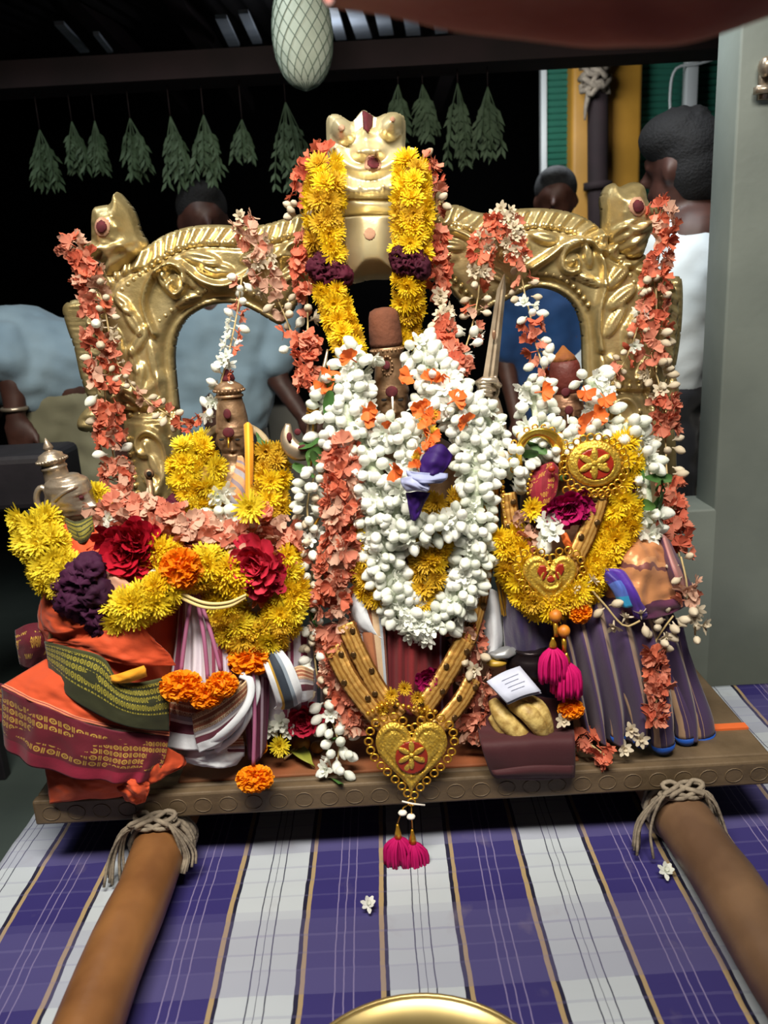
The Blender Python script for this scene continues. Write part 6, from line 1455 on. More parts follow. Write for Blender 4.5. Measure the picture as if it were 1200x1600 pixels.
# gold crescent ornament and red velvet patch on the right idol's chest
cre = pp(*[(843+32*math.cos(a), 712-36*math.sin(a), .085-.015*math.sin(a)) for a in [math.radians(-100+320*k/30-10) for k in range(31)]])
t = thing('gold_crescent_ornament', P(843, 745, .085), 'shiny gold crescent collar ornament below the right idol\'s chin', 'ornament')
M['brightgold'] = mat('bright_gold_foil', 'F0C850', 0.22, 0.85, 'E0B440', 40)
obj('crescent', tube(cre, lambda u_: (3+8*math.sin(math.pi*u_))*px2m(.08), 8, True, .4), M['brightgold'], t)
rmo = ring_mesh(4*px2m(.08), .0014)
for k in range(18):
    a = math.radians(-95+300*k/17); inst('ornament_ring', rmo, t, Matrix.Translation(P(843+45*math.cos(a), 714-47*math.sin(a), .082)))
t = thing('red_brocade_patch', P(850, 770, .07), 'red brocade patch edged with gold beads on the right idol\'s chest', 'ornament')
cloth('brocade', [[(832, 735, .085), (860, 722, .08), (872, 730, .085)], [(826, 765, .075), (855, 755, .068), (872, 755, .075)], [(835, 790, .07), (855, 788, .062), (868, 775, .07)]], fabric('red_brocade', [(0, '6E0E20'), (0.5, '7E1628')], 'U', 3.0, motif=('A87C30', 6, 6, 0, 1, .52)), t, 18, 18, .003, seed=70)
bead_chain(t, [(832, 735, .078), (824, 765, .068), (834, 792, .06)], .003, .0065, M['jewel'], 'gold_beads')
for (x, y, m_) in ((862, 733, M['redenamel']), (880, 747, M['leaf']), (905, 742, M['chalk'])):
    obj('stone', ball(P(x, y, .062), (.006, .004, .006), 8, 6), m_, t)
# gold side bands with red gem, right of the white garland
bead_chain(N1, [(760, 700, .09), (772, 730, .085), (768, 765, .08)], .004, .008, M['jewel'], 'gold_beads')
# thin gold chain at the central idol's left shoulder
c = even(pp((489, 690, .118), (500, 740, .11), (512, 780, .10), (498, 810, .095), (485, 830, .09)), 30)
tag(obj('gold_chain', tube(c, .0024, 6), M['jewel']), 'thin gold chain trailing from the bow over the jasmine string', 'chain')
# ================================================================== offerings and loose things
def loose(kind, px, py, Y, d, s_, name, label, cat='flower', sq=(1, 1, 1), group=None):
    o = flower(kind, P(px, py, Y), V(*d), s_, None, sq); o.name = name; return tag(o, label, cat, group)
M['mauve'] = mat('mauve_stem', '9A5A7C', 0.6)
def marigold_thing(px, py, Y, d, s_, label, sq=(1, 1, 1), stem=None):
    t = thing('marigold', P(px, py, Y), label, 'flower', 'loose marigolds on the platform')
    fo = flower('marigold', P(px, py, Y), V(*d), s_, t, sq); fo.name = 'bloom'
    if stem: obj('stem', tube(even(pp(*stem), 14), .0035, 6), M['mauve'], t)
marigold_thing(283, 1072, -.03, (0, -1, .1), .95, 'orange marigold head resting left on the white striped cloth', (1, .72, 1), [(300, 925, .02), (290, 990, .0), (283, 1050, -.015)])
marigold_thing(322, 1088, -.035, (0, -1, .1), .75, 'orange marigold head in the middle of the trio on the white cloth', (1, .75, 1), [(305, 925, .02), (318, 990, -.005), (325, 1062, -.02)])
marigold_thing(347, 1070, -.035, (0, -1, .1), .72, 'orange marigold head at the right of the trio on the white cloth', (1, .8, 1), [(308, 925, .02), (330, 990, -.005), (345, 1048, -.02)])
marigold_thing(398, 1217, -.035, (0, -1, .15), .85, 'loose orange marigold hanging at the board\'s front edge on a long stem', (1, .7, 1), [(395, 1045, .0), (398, 1120, -.02), (396, 1196, -.03)])
marigold_thing(402, 1165, .04, (0, -1, .3), .5, 'small orange marigold lying on the board behind the striped cloth')
marigold_thing(906, 956, .02, (.2, -1, 0), .55, 'orange marigold beside the small heart pendant')
marigold_thing(892, 1108, .012, (0, -1, 0), .6, 'orange marigold under the pink tassels', (1, .8, 1))
loose('lemon', 437, 1165, .035, (0, -1, .3), .8, 'chrysanthemum', 'yellow chrysanthemum lying flat on the board by the betel leaf')
# pale fibre band across the flowers
rows = [[(255, 905, .0), (285, 925, -.012), (320, 940, -.018), (355, 940, -.015), (385, 928, .0)], [(252, 912, .0), (283, 935, -.012), (320, 950, -.018), (358, 948, -.015), (384, 934, .0)]]
M['fibre'] = fabric('pale_fibre', [(0, 'D8C48A'), (0.3, 'C4AC70'), (0.6, 'E0D0A0')], 'V', 3.0)
o = obj('fibre_band', loft(pxrows(rows), 40, 8, lambda p, u, v: p+V(0, -.003*math.sin(v*9), 0)), M['fibre']); solid(o, .002); tag(o, 'pale straw fibre band stretched across the flowers of the left idol', 'fibre band')
def petal_thing(name, label, rows, mat_, cat='petal', seed=0, fold=.003):
    o = obj(name, loft(pxrows(rows), 18, 18, lambda p, u, v: p+V(0, fold*nz((u*4, v*4, seed)), 0)), mat_); solid(o, .0015); return tag(o, label, cat)
petal_thing('pink_petal', 'broad pale pink petal hanging beside the purple cockscomb', [[(160, 890, .01), (168, 886, .005), (176, 892, .005)], [(162, 915, .0), (182, 908, -.01), (205, 915, -.005)], [(170, 945, .0), (182, 945, -.012), (200, 925, -.005)]], M['f_pink'])
petal_thing('white_petal', 'folded white petal between red rose and yellow flowers', [[(222, 905, .01), (238, 890, .0), (250, 886, .005)], [(228, 912, .005), (244, 905, -.01), (256, 898, .0)], [(236, 908, .01), (250, 912, -.005), (258, 904, .0)]], M['f_white'])
petal_thing('yellow_petal', 'upright yellow petal at the edge of the red rose', [[(240, 845, .045), (250, 838, .04), (262, 845, .045)], [(238, 858, .04), (250, 856, .032), (262, 858, .04)], [(240, 870, .04), (252, 872, .035), (258, 868, .04)]], M['f_yellow'])
petal_thing('green_leaf', 'broad green leaf behind the left idol\'s right shoulder', [[(400, 675, .16), (415, 690, .155), (445, 692, .16)], [(402, 690, .15), (420, 702, .145), (444, 700, .15)], [(410, 700, .155), (425, 708, .15), (440, 704, .155)]], M['leaf'], 'leaf')
petal_thing('pale_leaf', 'slim cream leaf standing up in front of the left arch pedestal', [[(229, 765, .12), (231, 762, .118), (233, 765, .12)], [(225, 785, .10), (230, 786, .095), (234, 785, .10)], [(228, 800, .095), (230, 802, .092), (233, 800, .095)]], M['f_cream'], 'leaf')
petal_thing('peach_petal', 'pale peach petal below the single chrysanthemum of the left idol', [[(362, 815, .08), (385, 812, .072), (408, 815, .08)], [(365, 830, .072), (385, 832, .062), (405, 828, .072)], [(375, 842, .072), (390, 846, .065), (400, 838, .072)]], M['f_pink'])
# staff with eyelet at the left pedestal
t = thing('metal_staff', P(238, 800, .25), 'slim bronze staff with an eyelet in front of the left pedestal', 'staff')
obj('shaft', tube(pp((233, 745, .25), (236, 775, .24), (240, 805, .23)), 5*px2m(.25), 10), M['bronze'], t)
obj('eyelet', ball(P(233, 740, .245), (8*px2m(.25), .008, 8*px2m(.25)), 12, 8), M['bronze'], t)
obj('eyelet_hole', ball(P(233, 740, .237), (4*px2m(.25), .003, 4*px2m(.25)), 10, 6), M['dark'], t)
# purple orchid with pale lilac petals on the central garland
t = thing('purple_orchid', P(668, 745, 0.002), 'deep purple flower with two pale lilac petals on the central white garland', 'flower')
pt = lambda nm, rows, m_, sd: solid(obj(nm, loft(pxrows(rows), 18, 18, lambda p, u, v: p+V(0, .004*nz((u*4, v*4, sd)), 0)), m_, t), .0015)
pt('upper_petal', [[(670, 700, 0.015), (690, 694, 0.009), (708, 712, 0.015)], [(658, 718, 0.010), (680, 716, -0.003), (702, 726, 0.008)], [(656, 738, 0.002), (672, 742, -0.008), (690, 742, 0.002)]], M['f_orchid'], 1)
pt('lilac_petal', [[(634, 735, 0.007), (655, 738, -0.008), (700, 740, 0.002)], [(638, 746, 0.000), (660, 752, -0.016), (698, 748, -0.003)], [(645, 750, 0.002), (665, 756, -0.012), (690, 754, 0.000)]], M['f_lilac'], 2)
pt('lilac_petal', [[(626, 748, 0.007), (645, 745, -0.008), (672, 760, -0.006)], [(628, 758, 0.002), (648, 758, -0.016), (670, 766, -0.010)], [(636, 768, 0.004), (652, 766, -0.010), (668, 768, -0.006)]], M['f_lilac'], 3)
pt('lower_petal', [[(634, 770, 0.012), (655, 768, 0.002), (672, 770, 0.007)], [(638, 790, 0.012), (650, 792, 0.004), (662, 788, 0.010)], [(642, 812, 0.012), (648, 814, 0.007), (654, 808, 0.012)]], M['f_orchid'], 4)
# white carnation on the right idol
t = thing('white_carnation', P(858, 835, .045), 'ruffled white flower below the magenta flower on the right idol', 'flower')
for (x, y, s_, yy) in ((855, 815, 1.0, .048), (865, 832, .9, .042), (848, 840, .8, .045), (875, 812, .7, .05)):
    fo = flower('open', P(x, y, yy), V(FR.uniform(-.4, .4), -1, FR.uniform(-.3, .4)), 1.2*s_, t); fo.name = 'bloom'
fo = solid(obj('long_petal', loft(pxrows([[(838, 850, .045), (848, 842, .04), (862, 846, .045)], [(842, 860, .04), (850, 862, .03), (862, 858, .04)], [(846, 868, .042), (854, 870, .036), (860, 864, .042)]]), 12, 12), M['f_white'], t), .0015)
petal_thing('amber_petal', 'curved amber petal at the right of the white carnation', [[(876, 835, .045), (884, 832, .04), (888, 840, .045)], [(880, 848, .04), (889, 846, .032), (895, 852, .04)], [(886, 858, .04), (893, 860, .035), (898, 856, .04)]], M['f_tang'])
# jasmine on board: white crumpled blossoms near the crimson rose
t = thing('white_blossom', P(432, 1140, .05), 'crumpled white blossom on the board left of the crimson rose', 'flower')
for (x, y, s_) in ((420, 1138, 1.1), (440, 1128, 1.2), (450, 1140, 1.0)):
    fo = flower('open', P(x, y, .045), V(FR.uniform(-.4, .4), -1, .3), s_, t); fo.name = 'bloom'
# areca nuts and betel leaf
M['nut'] = mat('areca_nut', 'A0702A', 0.5, 0, '80561E', 40, 0.3, 120)
for (x, y, r, lab) in ((472, 1163, 16, 'larger tan areca nut lying on the board by the betel leaf'), (497, 1168, 12, 'smaller brown areca nut next to the jasmine tassel')):
    p = PZ(x, y+r*.7, .004); rr_ = r*px2m(p.y); o = obj('areca_nut', ball((p.x, p.y, .005+rr_*.85), (rr_, rr_, rr_*.85), 16, 10), M['nut']); tag(o, lab, 'nut')
M['betel'] = mat('betel_leaf', '8A8A34', 0.5, 0, '6E7428', 20)
pz_ = lambda x, y, z: PZ(x, y, z)
def flat_leaf(name, label, pts, w, mat_, cat='leaf'):
    c = [PZ(x, y, .006+z) for x, y, z in pts]; q = even(c, 14); v = []; f = []
    for i, p in enumerate(q):
        s = i/13; ww = w*px2m(.05)*math.sin(math.pi*min(1, .08+s*.95))**.8; tt = (q[min(i+1, 13)]-q[max(i-1, 0)]).normalized(); n = tt.cross(V(0, 0, 1)).normalized()
        v += [p-n*ww+V(0, 0, .004), p, p+n*ww+V(0, 0, .004)]
        if i: a = 3*i; f += [(a-3, a-2, a+1, a), (a-2, a-1, a+2, a+1)]
    o = obj(name, (v, f), mat_); solid(o, .0015); return tag(o, label, cat)
flat_leaf('betel_leaf', 'yellow-green betel leaf curling on the board in front of the nuts', [(445, 1180, 0), (462, 1172, .012), (482, 1190, .012), (492, 1200, .002)], 13, M['betel'])
flat_leaf('betel_stalk', 'dry yellow stalk lying on the board beside the betel leaf', [(444, 1188, 0), (458, 1176, .01), (470, 1168, .006)], 4, M['fibre'], 'stalk')
# bananas with folded paper
M['banana'] = mat('banana_peel', 'C8AE6A', 0.55, 0, '94763C', 75, 0.5, 90)
M['bananatip'] = mat('banana_stalk', '7A6A48', 0.7, 0, '5A4C34', 40)
B = thing('banana_bunch', P(820, 1150, 0.0), 'bunch of small speckled yellow bananas lying on the maroon bag', 'fruit')
for k, pts in enumerate([[(770, 1095, .035), (785, 1120, .01), (810, 1145, .0), (840, 1160, .005)], [(795, 1098, .03), (822, 1112, .0), (842, 1135, -.005), (852, 1158, .005)], [(768, 1118, .03), (790, 1140, .012), (815, 1155, .008), (842, 1163, .01)], [(815, 1092, .035), (838, 1105, .012), (850, 1130, .005), (858, 1155, .01)]]):
    q = even(pp(*pts), 20)
    bn = obj('banana', tube(q, lambda t_: 16*px2m(0)*(math.sin(math.pi*min(1, .12+t_*.80))**.6), 12), M['banana'], B)
obj('stalk', tube(even(pp((840, 1158, .002), (862, 1162, -.002), (882, 1166, -.002)), 10), lambda t_: (10-2*t_)*px2m(0), 10), M['bananatip'], B)
flat_leaf('green_leaf', 'small green leaves tucked under the bananas', [(760, 1125, .03), (775, 1142, .035), (800, 1160, .03), (830, 1162, .03)], 9, M['leaf'])
M['paper'] = mat('folded_paper', 'B9BED2', 0.8, 0, 'AEB4CA', 30)
pa = [P(760, 1065, .005), P(812, 1041, .03), P(845, 1080, -.01), P(792, 1098, -.02)]
t = thing('folded_paper', pa[3], 'folded white printed paper lying above the bananas', 'paper')
obj('sheet', loft([[pa[0], pa[0].lerp(pa[1], .5)+V(0, 0, .003), pa[1]], [pa[3], pa[3].lerp(pa[2], .5)+V(0, 0, .003), pa[2]]], 8, 4), M['paper'], t).modifiers.new('t', 'SOLIDIFY').thickness = .001
pb = [p+V(.002, .004, -.006) for p in pa]
solid(obj('sheet', loft([[pb[0], pb[0].lerp(pb[1], .5)+V(0, 0, .003), pb[1]], [pb[3], pb[3].lerp(pb[2], .5)+V(0, 0, .003), pb[2]]], 8, 4), M['paper'], t), .001)
M['ink'] = mat('faint_print', '8E94AE', 0.8)
# faint blurred print lines
for k in range(4):
    a = pa[0].lerp(pa[3], .25+.15*k).lerp(pa[1].lerp(pa[2], .25+.15*k), .3); b = pa[0].lerp(pa[3], .25+.15*k).lerp(pa[1].lerp(pa[2], .25+.15*k), .8-.1*(k % 2))
    obj('print_line', tube([a+V(0, -.002, .004), b+V(0, -.002, .004)], .0004, 4), M['ink'], t)
# silver cup and wrapper behind the paper
t = thing('dark_pot', P(825, 1050, .05), 'dark round metal pot half hidden behind the folded paper', 'pot')
obj('pot_body', lathe([(.018, 0), (.034, .012), (.040, .030), (.036, .048), (.026, .056), (.029, .060), (.020, .061)], 22, Matrix.Translation(P(828, 1062, .06))), mat('dark_metal', '241C20', .3, .6), t)
t = thing('foil_wrapper', P(785, 1035, .06), 'crumpled grey foil scrap with yellow end left of the dark pot', 'wrapper')
g = ball(P(788, 1020, .055), (.026, .014, .010), 14, 10); obj('foil', ([p+V(*[.006*nz(p*60+V(k, 0, 0)) for k in (0, 9, 18)]) for p in g[0]], g[1]), mat('foil_grey', '8A8C90', .35, .5), t)
g = ball(P(776, 1036, .05), (.018, .010, .007), 12, 8); obj('yellow_end', g, mat('wrapper_yellow', 'A8862E', .4), t)
# blossoms on the floor cloth
for (x, y, s_, lab) in ((576, 1413, .8, 'single white petal lying on the purple stripe of the cloth'), (1040, 1361, .9, 'single white blossom lying on the cloth beside the right pole')):
    p = PZ(x, y, CLOTH_Z+.010); o = flower('open', p, V(.1, -.5, 1), s_); o.name = 'fallen_blossom'; tag(o, lab, 'petal')
# cream blossoms lying on the board at the right
for (x, y, lab) in ((1000, 1155, 'faded cream blossom at the hem of the purple pleats'), (985, 1140, 'faded blossom leaning on a purple pleat above the hem'), (975, 1170, 'small cream blossom on the board edge below the purple pleats'), (880, 1125, 'white blossom under the orange marigold by the pleats')):
    o = flower('creamopen', P(x, y, .005), V(0, -1, .4), 1.0); o.name = 'faded_blossom'; tag(o, lab, 'flower')
# brass plate at the bottom edge
s_ = px2m(-.55, -.1)
c = PZ(642, 1655, CLOTH_Z+.03)
rp_ = abs(PZ(498, 1610, CLOTH_Z+.05).x-PZ(800, 1610, CLOTH_Z+.05).x)/2*1.42
M['brass2'] = mat('brass_plate', 'C4B07A', 0.3, 0.85, 'B49E68', 10)
ct = PZ(648, 1557, CLOTH_Z+.05)
prof = [(.001, .006), (rp_*.80, .006), (rp_*.86, .02), (rp_*.97, .044), (rp_, .048), (rp_*1.0, .051), (rp_*.96, .050), (rp_*.84, .022), (rp_*.78, .010), (.002, .010)]
t = thing('brass_plate', (ct.x, ct.y-rp_, CLOTH_Z+.004), 'round polished brass plate whose rim shows at the bottom edge', 'plate')
obj('plate', lathe(prof, 64, Matrix.Translation((ct.x, ct.y-rp_, CLOTH_Z+.002))), M['brass2'], t)
rr_ = [V(ct.x+rp_*math.cos(a), ct.y-rp_+rp_*math.sin(a), CLOTH_Z+.051) for a in [2*math.pi*k/64 for k in range(65)]]
obj('rim', tube(rr_, .0035, 8, False), M['brass2'], t)
# ================================================================== people behind the platform
def capsule(p0, r0, p1, r1, n=14):
    p0, p1 = Vector(p0), Vector(p1); d = p1-p0; L = d.length
    q = d.to_track_quat('Z', 'Y').to_matrix().to_4x4(); pr = []
    for k in range(6): a = -math.pi/2+math.pi/2*k/5; pr.append((max(.0005, r0*math.cos(a)), r0*math.sin(a)))
    for k in range(6): a = math.pi/2*k/5; pr.append((max(.0005, r1*math.cos(a)), L+r1*math.sin(a)))
    return lathe(pr, n, Matrix.Translation(p0) @ q)
FOLDS = bpy.data.textures.new('cloth_folds', 'CLOUDS'); FOLDS.noise_scale = .09; FOLDS.noise_depth = 1
def ell(c, r): return ball(c, r, 20, 14)
def fuse(name, parts, mat_, parent, vox=.012, smooth=4):
    """one continuous surface out of overlapping tapered volumes"""
    o = obj(name, join(*[(g[0], g[1]) for g in parts]), mat_, parent)
    m = o.modifiers.new('fuse', 'REMESH'); m.mode = 'VOXEL'; m.voxel_size = vox; m.use_smooth_shade = True
    s = o.modifiers.new('soft', 'SMOOTH'); s.factor = .5; s.iterations = smooth
    if name in ('shirt', 'trousers'):
        d = o.modifiers.new('folds', 'DISPLACE'); d.texture = FOLDS; d.strength = .03; d.mid_level = .5; d.texture_coords = 'LOCAL'
    return o
def hand_parts(w, d, side=1, r=.0095):
    """w wrist point, d direction of the hand; five curled fingers"""
    w = Vector(w); d = Vector(d).normalized(); x = d.cross(V(0, 1, 0)).normalized()*side; y = d.cross(x)
    g = [capsule(w, .026, w+d*.05, .030), capsule(w+d*.04+x*.018, .022, w+d*.085+x*.018, .020), capsule(w+d*.04-x*.018, .022, w+d*.085-x*.018, .020)]
    for k, L in enumerate((.060, .072, .066, .050)):
        b = w+d*.088+x*(.030-.020*k); m_ = b+d*L*.5+y*.006; e = m_+d*L*.45+y*.022
        g += [capsule(b, r, m_, r*.95, 8), capsule(m_, r*.95, e, r*.8, 8)]
    b = w+d*.03+x*.03; m_ = b+d*.035+x*.022+y*.01; e = m_+d*.03+x*.004+y*.012
    g += [capsule(b, r*1.15, m_, r*1.1, 8), capsule(m_, r*1.1, e, r*.9, 8)]
    return g
def head_parts(c, f, s=1.0):
    """c centre of skull, f facing direction (horizontal)"""
    c = Vector(c); f = Vector(f).normalized(); r = f.cross(V(0, 0, 1)).normalized()
    g = [ell(c+V(0, 0, .02)*s, (.078*s, .092*s, .10*s)), ell(c+f*.018*s-V(0, 0, .055)*s, (.062*s, .066*s, .062*s)), capsule(c+f*.055*s-V(0, 0, .085)*s, .024*s, c+f*.05*s-V(0, 0, .095)*s, .024*s)]
    g += [capsule(c+f*.088*s+V(0, 0, .005)*s, .010*s, c+f*.108*s-V(0, 0, .030)*s, .015*s), capsule(c+f*.082*s+r*.028*s+V(0, 0, .022)*s, .012*s, c+f*.082*s-r*.028*s+V(0, 0, .022)*s, .012*s),
          capsule(c+f*.078*s+r*.018*s-V(0, 0, .062)*s, .010*s, c+f*.078*s-r*.018*s-V(0, 0, .062)*s, .010*s)]
    for sd in (1, -1):
        g.append(ell(c+r*sd*.078*s-V(0, 0, .012)*s, (.016*s, .020*s, .032*s)))
        g.append(ell(c+r*sd*.032*s+f*.076*s+V(0, 0, .004)*s, (.014*s, .014*s, .010*s)))
    return g
def cap_hair(c, f, s=1.0, low=-.01):
    c = Vector(c); f = Vector(f).normalized()
    return [ell(c-f*.012*s+V(0, 0, .045)*s, (.088*s, .098*s, .088*s)), ell(c-f*.045*s+V(0, 0, low)*s, (.078*s, .062*s, .075*s)), ell(c+f*.05*s+V(0, 0, .085)*s, (.06*s, .045*s, .035*s))]
def man(name, label, head, face, base_z, shoulder_w, pose, skin, hair, shirt, trousers, Y, arms):
    pass
def shirtmat(nm, c1, c2): return mat(nm, c1, 0.8, 0, c2, 5, 0.5, 14, sheen=.2)
# ---- man in a white shirt, right, seen from behind looking left
Ym = 1.12
H = P(1066, 262, Ym); f = V(-.75, .75, 0).normalized(); sc = 1.05
t = thing('person', (H.x, Ym, FLOOR_Z), 'person in a white long-sleeved shirt seen from behind at the right', 'person')
sh = P(1075, 345, Ym); hip = V(P(1032, 640, Ym).x, Ym+.02, P(1070, 640, Ym).z)
nk = H+V(.035, .01, -.10)
fuse('body', head_parts(H, f, sc)+[capsule(H+V(.02, 0, -.05), .058, nk+V(.02, 0, -.09), .066), capsule(sh+V(.02, 0, -.06), .12, hip, .10), capsule(hip+V(-.09, 0, -.05), .085, V(hip.x-.10, Ym, FLOOR_Z+.45), .06), capsule(hip+V(.03, 0, -.05), .085, V(hip.x+.04, Ym, FLOOR_Z+.45), .06),
     capsule(V(hip.x-.10, Ym, FLOOR_Z+.45), .055, V(hip.x-.10, Ym, FLOOR_Z+.09), .04), capsule(V(hip.x+.04, Ym, FLOOR_Z+.45), .055, V(hip.x+.04, Ym, FLOOR_Z+.09), .04), capsule(V(hip.x-.10, Ym+.04, FLOOR_Z+.045), .042, V(hip.x-.12, Ym-.14, FLOOR_Z+.035), .034), capsule(V(hip.x+.04, Ym+.04, FLOOR_Z+.045), .042, V(hip.x+.04, Ym-.14, FLOOR_Z+.035), .034)]
     + [capsule(sh+V(-.14, -.02, -.07), .05, sh+V(-.18, -.05, -.30), .042), capsule(sh+V(-.18, -.05, -.30), .04, sh+V(-.30, .10, -.42), .03)]+hand_parts(sh+V(-.30, .10, -.42), (-.8, .5, -.3)), M['skin'], t, .011)
fuse('hair', cap_hair(H, f, sc, -.02)+[ell(H+V(-.02, .0, .075), (.098, .098, .07)), ell(H+V(.02, -.035, .0), (.082, .072, .085))]+[capsule(H+V(.085*math.cos(a)*math.cos(b_), .09*math.sin(a)*math.cos(b_), .05+.085*math.sin(b_)), .016, H+V(.085*math.cos(a)*math.cos(b_), .09*math.sin(a)*math.cos(b_), .05+.085*math.sin(b_))*1.0+V(.014*math.cos(a+.6), .014*math.sin(a+.6), .012), .008, 7) for a, b_ in [(RND.uniform(0, 6.28), RND.uniform(-.1, 1.4)) for _ in range(60)]], M['hair'], t, .008, 1)
M['shirtwhite'] = shirtmat('white_shirt', 'C9D2D8', 'BAC6CE')
fuse('shirt', [capsule(sh+V(-.10, 0, -.05), .075, sh+V(.20, 0, -.05), .075), capsule(nk+V(.02, .0, -.06), .075, nk+V(.03, 0, -.035), .068), capsule(sh+V(.03, 0, -.14), .155, hip+V(-.02, 0, .20), .13), capsule(sh+V(.10, 0, -.10), .13, hip+V(.03, 0, .16), .13), capsule(hip+V(-.04, 0, .18), .13, hip+V(-.03, 0, .12), .125), capsule(hip+V(.03, 0, .18), .13, hip+V(.02, 0, .12), .125),
     capsule(sh+V(-.12, -.02, -.06), .075, sh+V(-.165, -.05, -.29), .062), capsule(sh+V(-.165, -.05, -.29), .06, sh+V(-.27, .08, -.40), .05)], M['shirtwhite'], t, .012, 3)
obj('collar', tube([nk+V(.02+.075*math.cos(a), .075*math.sin(a), -.02+.02*math.cos(a)) for a in [2*math.pi*k/24 for k in range(25)]], .016, 8, False), M['shirtwhite'], t)
M['trdark'] = shirtmat('dark_trousers', '1A1C26', '14161E')
fuse('trousers', [capsule(hip+V(-.04, 0, .06), .115, hip+V(.02, 0, .06), .115), capsule(hip+V(-.08, 0, -.06), .105, V(hip.x-.10, Ym, FLOOR_Z+.45), .08), capsule(hip+V(.03, 0, -.06), .095, V(hip.x+.04, Ym, FLOOR_Z+.45), .075), capsule(V(hip.x-.10, Ym, FLOOR_Z+.45), .08, V(hip.x-.10, Ym, FLOOR_Z+.11), .065), capsule(V(hip.x+.04, Ym, FLOOR_Z+.45), .075, V(hip.x+.04, Ym, FLOOR_Z+.11), .065)], M['trdark'], t, .014)
# ---- man in pale blue shirt standing behind the left arch opening
def standing(Y, hx, hy, sx, sy, hipy, label, skin, hair, shirtm, trm, face, lean=0.0, arm_px=None, s=1.0, sleeve_px=None, sw=.20):
    H = P(hx, hy, Y); S = P(sx, sy, Y); hp_ = P(sx, hipy, Y); f_ = Vector(face).normalized()
    t = thing('person', (S.x, Y, FLOOR_Z), label, 'person'); a0 = S+V(sw, 0, -.06)
    el = P(arm_px[0][0], arm_px[0][1], Y-.06); wr = P(arm_px[1][0], arm_px[1][1], Y-.10)
    el2 = S+V(-sw-.05, 0, -.32); wr2 = el2+V(.03, -.10, -.22)
    lg = []
    for sd in (-1, 1):
        lg += [capsule(hp_+V(sd*.08, 0, -.04), .085, V(S.x+sd*.10, Y, FLOOR_Z+.45), .058), capsule(V(S.x+sd*.10, Y, FLOOR_Z+.45), .055, V(S.x+sd*.10, Y, FLOOR_Z+.08), .04), capsule(V(S.x+sd*.10, Y+.04, FLOOR_Z+.045), .042, V(S.x+sd*.11, Y-.14, FLOOR_Z+.035), .034)]
    fuse('body', head_parts(H, f_, s)+[capsule(H-V(0, 0, .06), .055, S+V(0, 0, .0), .062), capsule(S-V(0, 0, .08), .13, hp_, .13), capsule(a0, .05, el, .042), capsule(el, .04, wr, .03), capsule(S+V(-sw, 0, -.06), .05, el2, .042), capsule(el2, .04, wr2, .03)]+hand_parts(wr, wr-el)+hand_parts(wr2, wr2-el2, -1)+lg, skin, t, .012)
    fuse('hair', cap_hair(H, f_, s), hair, t, .012, 3)
    sl = P(sleeve_px[0], sleeve_px[1], Y-.05) if sleeve_px else a0.lerp(el, .7)
    fuse('shirt', [capsule(S+V(-sw+.03, 0, -.06), .085, S+V(sw-.03, 0, -.06), .085), capsule(S+V(-.07, 0, -.16), .155, hp_+V(-.06, 0, .03), .14), capsule(S+V(.07, 0, -.16), .155, hp_+V(.06, 0, .03), .14), capsule(a0, .082, sl, .075), capsule(S+V(-sw, 0, -.06), .082, S+V(-sw-.04, 0, -.28), .072), capsule(S-V(0, 0, .03), .08, S+V(0, 0, .02), .07)], shirtm, t, .014, 3)
    fuse('trousers', [capsule(hp_+V(-.06, 0, .02), .125, hp_+V(.06, 0, .02), .125)]+[capsule(hp_+V(sd*.08, 0, -.05), .10, V(S.x+sd*.10, Y, FLOOR_Z+.45), .08) for sd in (-1, 1)]+[capsule(V(S.x+sd*.10, Y, FLOOR_Z+.45), .08, V(S.x+sd*.10, Y, FLOOR_Z+.1), .065) for sd in (-1, 1)], trm, t, .015)
    return t
M['shirtblue'] = shirtmat('pale_blue_shirt', '8FA8B8', '7E98AA')
M['shirtroyal'] = shirtmat('royal_blue_shirt', '1E5290', '173F72')
standing(1.70, 318, 345, 338, 440, 655, 'person in a pale blue shirt standing behind the left arch opening', M['skin'], M['hair'], M['shirtblue'], M['trdark'], (.35, -1, 0), 0, ((432, 590), (470, 645)), 1.0, (428, 560), .22)
standing(2.00, 868, 312, 888, 425, 650, 'person with greying hair and a royal blue shirt behind the right arch opening', M['skin2'], M['hairgrey'], M['shirtroyal'], M['trdark'], (-.3, -1, 0), 0, ((960, 600), (965, 660)), .92, None, .20)
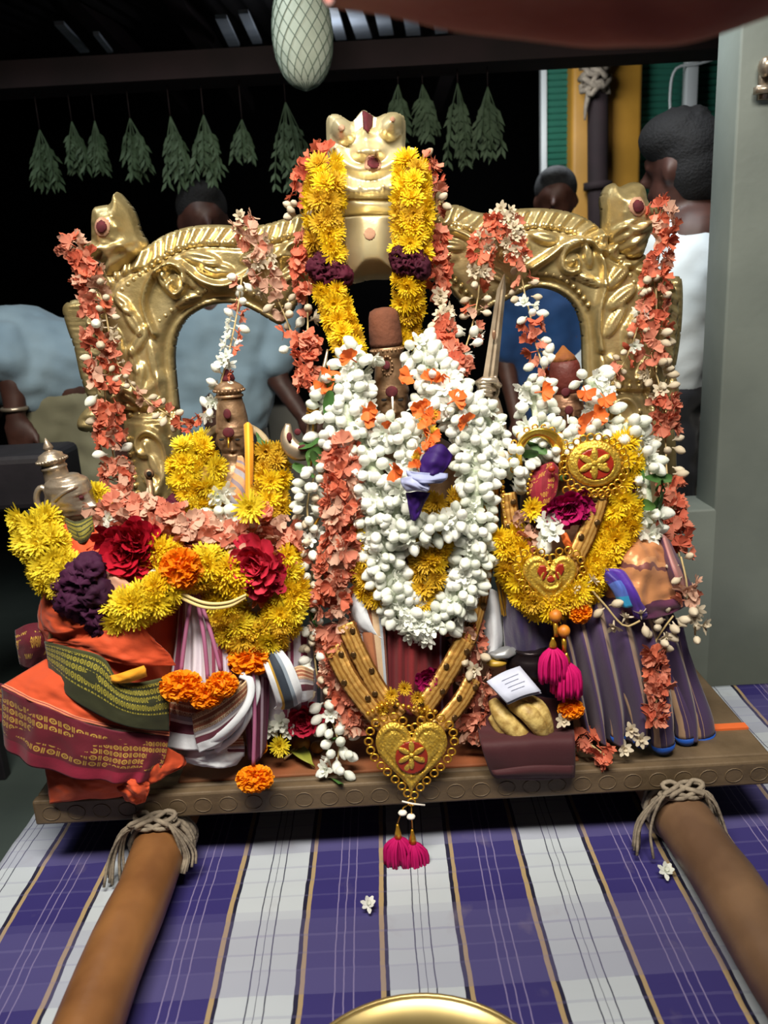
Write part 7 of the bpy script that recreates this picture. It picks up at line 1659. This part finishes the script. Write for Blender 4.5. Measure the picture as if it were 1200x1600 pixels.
# ---- man bending over at the left in a blue shirt and khaki trousers
Yb = 1.25
t = thing('person', (P(110, 800, Yb).x, Yb, FLOOR_Z), 'person in a dusty blue shirt and khaki trousers bending over at the left', 'person')
B = lambda x, y, dy=0: P(x, y, Yb+dy)
M['shirtdusty'] = shirtmat('dusty_blue_shirt', '8298A6', '70889A')
M['khaki'] = shirtmat('khaki_trousers', '7E7C64', '706E58')
hipc = B(112, 600); shc = B(-30, 545); Hd = B(-95, 590)
sB = px2m(Yb, .5)
el, wr = B(22, 600, -.12), B(24, 645, -.14)
fuse('body', head_parts(Hd, V(-.4, -.2, -.6), 1.0)+[capsule(Hd+V(.05, 0, .02), .058, shc, .075), capsule(shc, .13, hipc, .12), capsule(B(5, 545, -.10), .052, el, .045), capsule(el, .042, wr, .03), capsule(B(-20, 560, .12), .05, B(-15, 640, .12), .04)]+hand_parts(wr, V(.02, 0, -1))
     + [capsule(hipc+V(sd*.09, 0, -.05), .08, V(hipc.x+sd*.10, Yb, FLOOR_Z+.45), .055) for sd in (-1, 1)]+[capsule(V(hipc.x+sd*.10, Yb, FLOOR_Z+.45), .055, V(hipc.x+sd*.10, Yb, FLOOR_Z+.08), .04) for sd in (-1, 1)]+[capsule(V(hipc.x+sd*.1, Yb+.04, FLOOR_Z+.045), .042, V(hipc.x+sd*.1, Yb-.14, FLOOR_Z+.035), .034) for sd in (-1, 1)], M['skin'], t, .011)
fuse('hair', cap_hair(Hd, V(-.4, -.2, -.6), 1.0), M['hair'], t, .012, 3)
fuse('shirt', [capsule(B(-40, 560), .145, B(40, 555), .148), capsule(B(30, 555), .150, B(95, 575), .14), capsule(B(90, 570), .135, B(118, 585), .12), capsule(B(118, 585), .11, B(128, 605), .075), capsule(B(55, 600, -.06), .10, B(60, 612, -.06), .075), capsule(B(48, 600, -.1), .06, B(46, 628, -.1), .018), capsule(B(5, 540, -.1), .078, B(14, 560, -.12), .072), capsule(B(-40, 560, .1), .1, B(-30, 600, .1), .07)], M['shirtdusty'], t, .011, 3)
kn = lambda sd: V(hipc.x+sd*.105, Yb, FLOOR_Z+.45)
fuse('trousers', [capsule(B(95, 622), .125, B(125, 622), .115), capsule(B(78, 640), .115, kn(-1), .092), capsule(B(138, 640), .105, kn(1), .088), capsule(kn(-1), .09, V(kn(-1).x, Yb, FLOOR_Z+.1), .07), capsule(kn(1), .09, V(kn(1).x, Yb, FLOOR_Z+.1), .07)], M['khaki'], t, .012)
obj('wristwatch', tube([wr+V(.034*math.cos(a), .034*math.sin(a), .012) for a in [2*math.pi*k/16 for k in range(17)]], .006, 6, False), M['silver'], t)
# dark seat at the left edge in front of him
t = thing('stool', P(20, 900, .75), 'dark cushioned stool at the left edge behind the attendant idol', 'stool')
a = P(-60, 716, .7); b = P(78, 716, .7); zt = P(20, 706, .7).z
M['seatdark'] = mat('dark_vinyl', '17141A', .55, 0, '201C22', 12, .2, 30)
bev(obj('seat_cushion', box(((a.x+b.x)/2-.1, .80, zt-.08), (b.x-a.x+.2, .2, .14)), M['seatdark'], t, False), .02, 3)
for xx in (a.x-.28, a.x-.15):
    for yy in (.73, .87):
        bev(obj('stool_leg', box((xx, yy, (zt-.16+FLOOR_Z)/2), (.035, .035, zt-.16-FLOOR_Z)), M['seatdark'], t, False), .004)
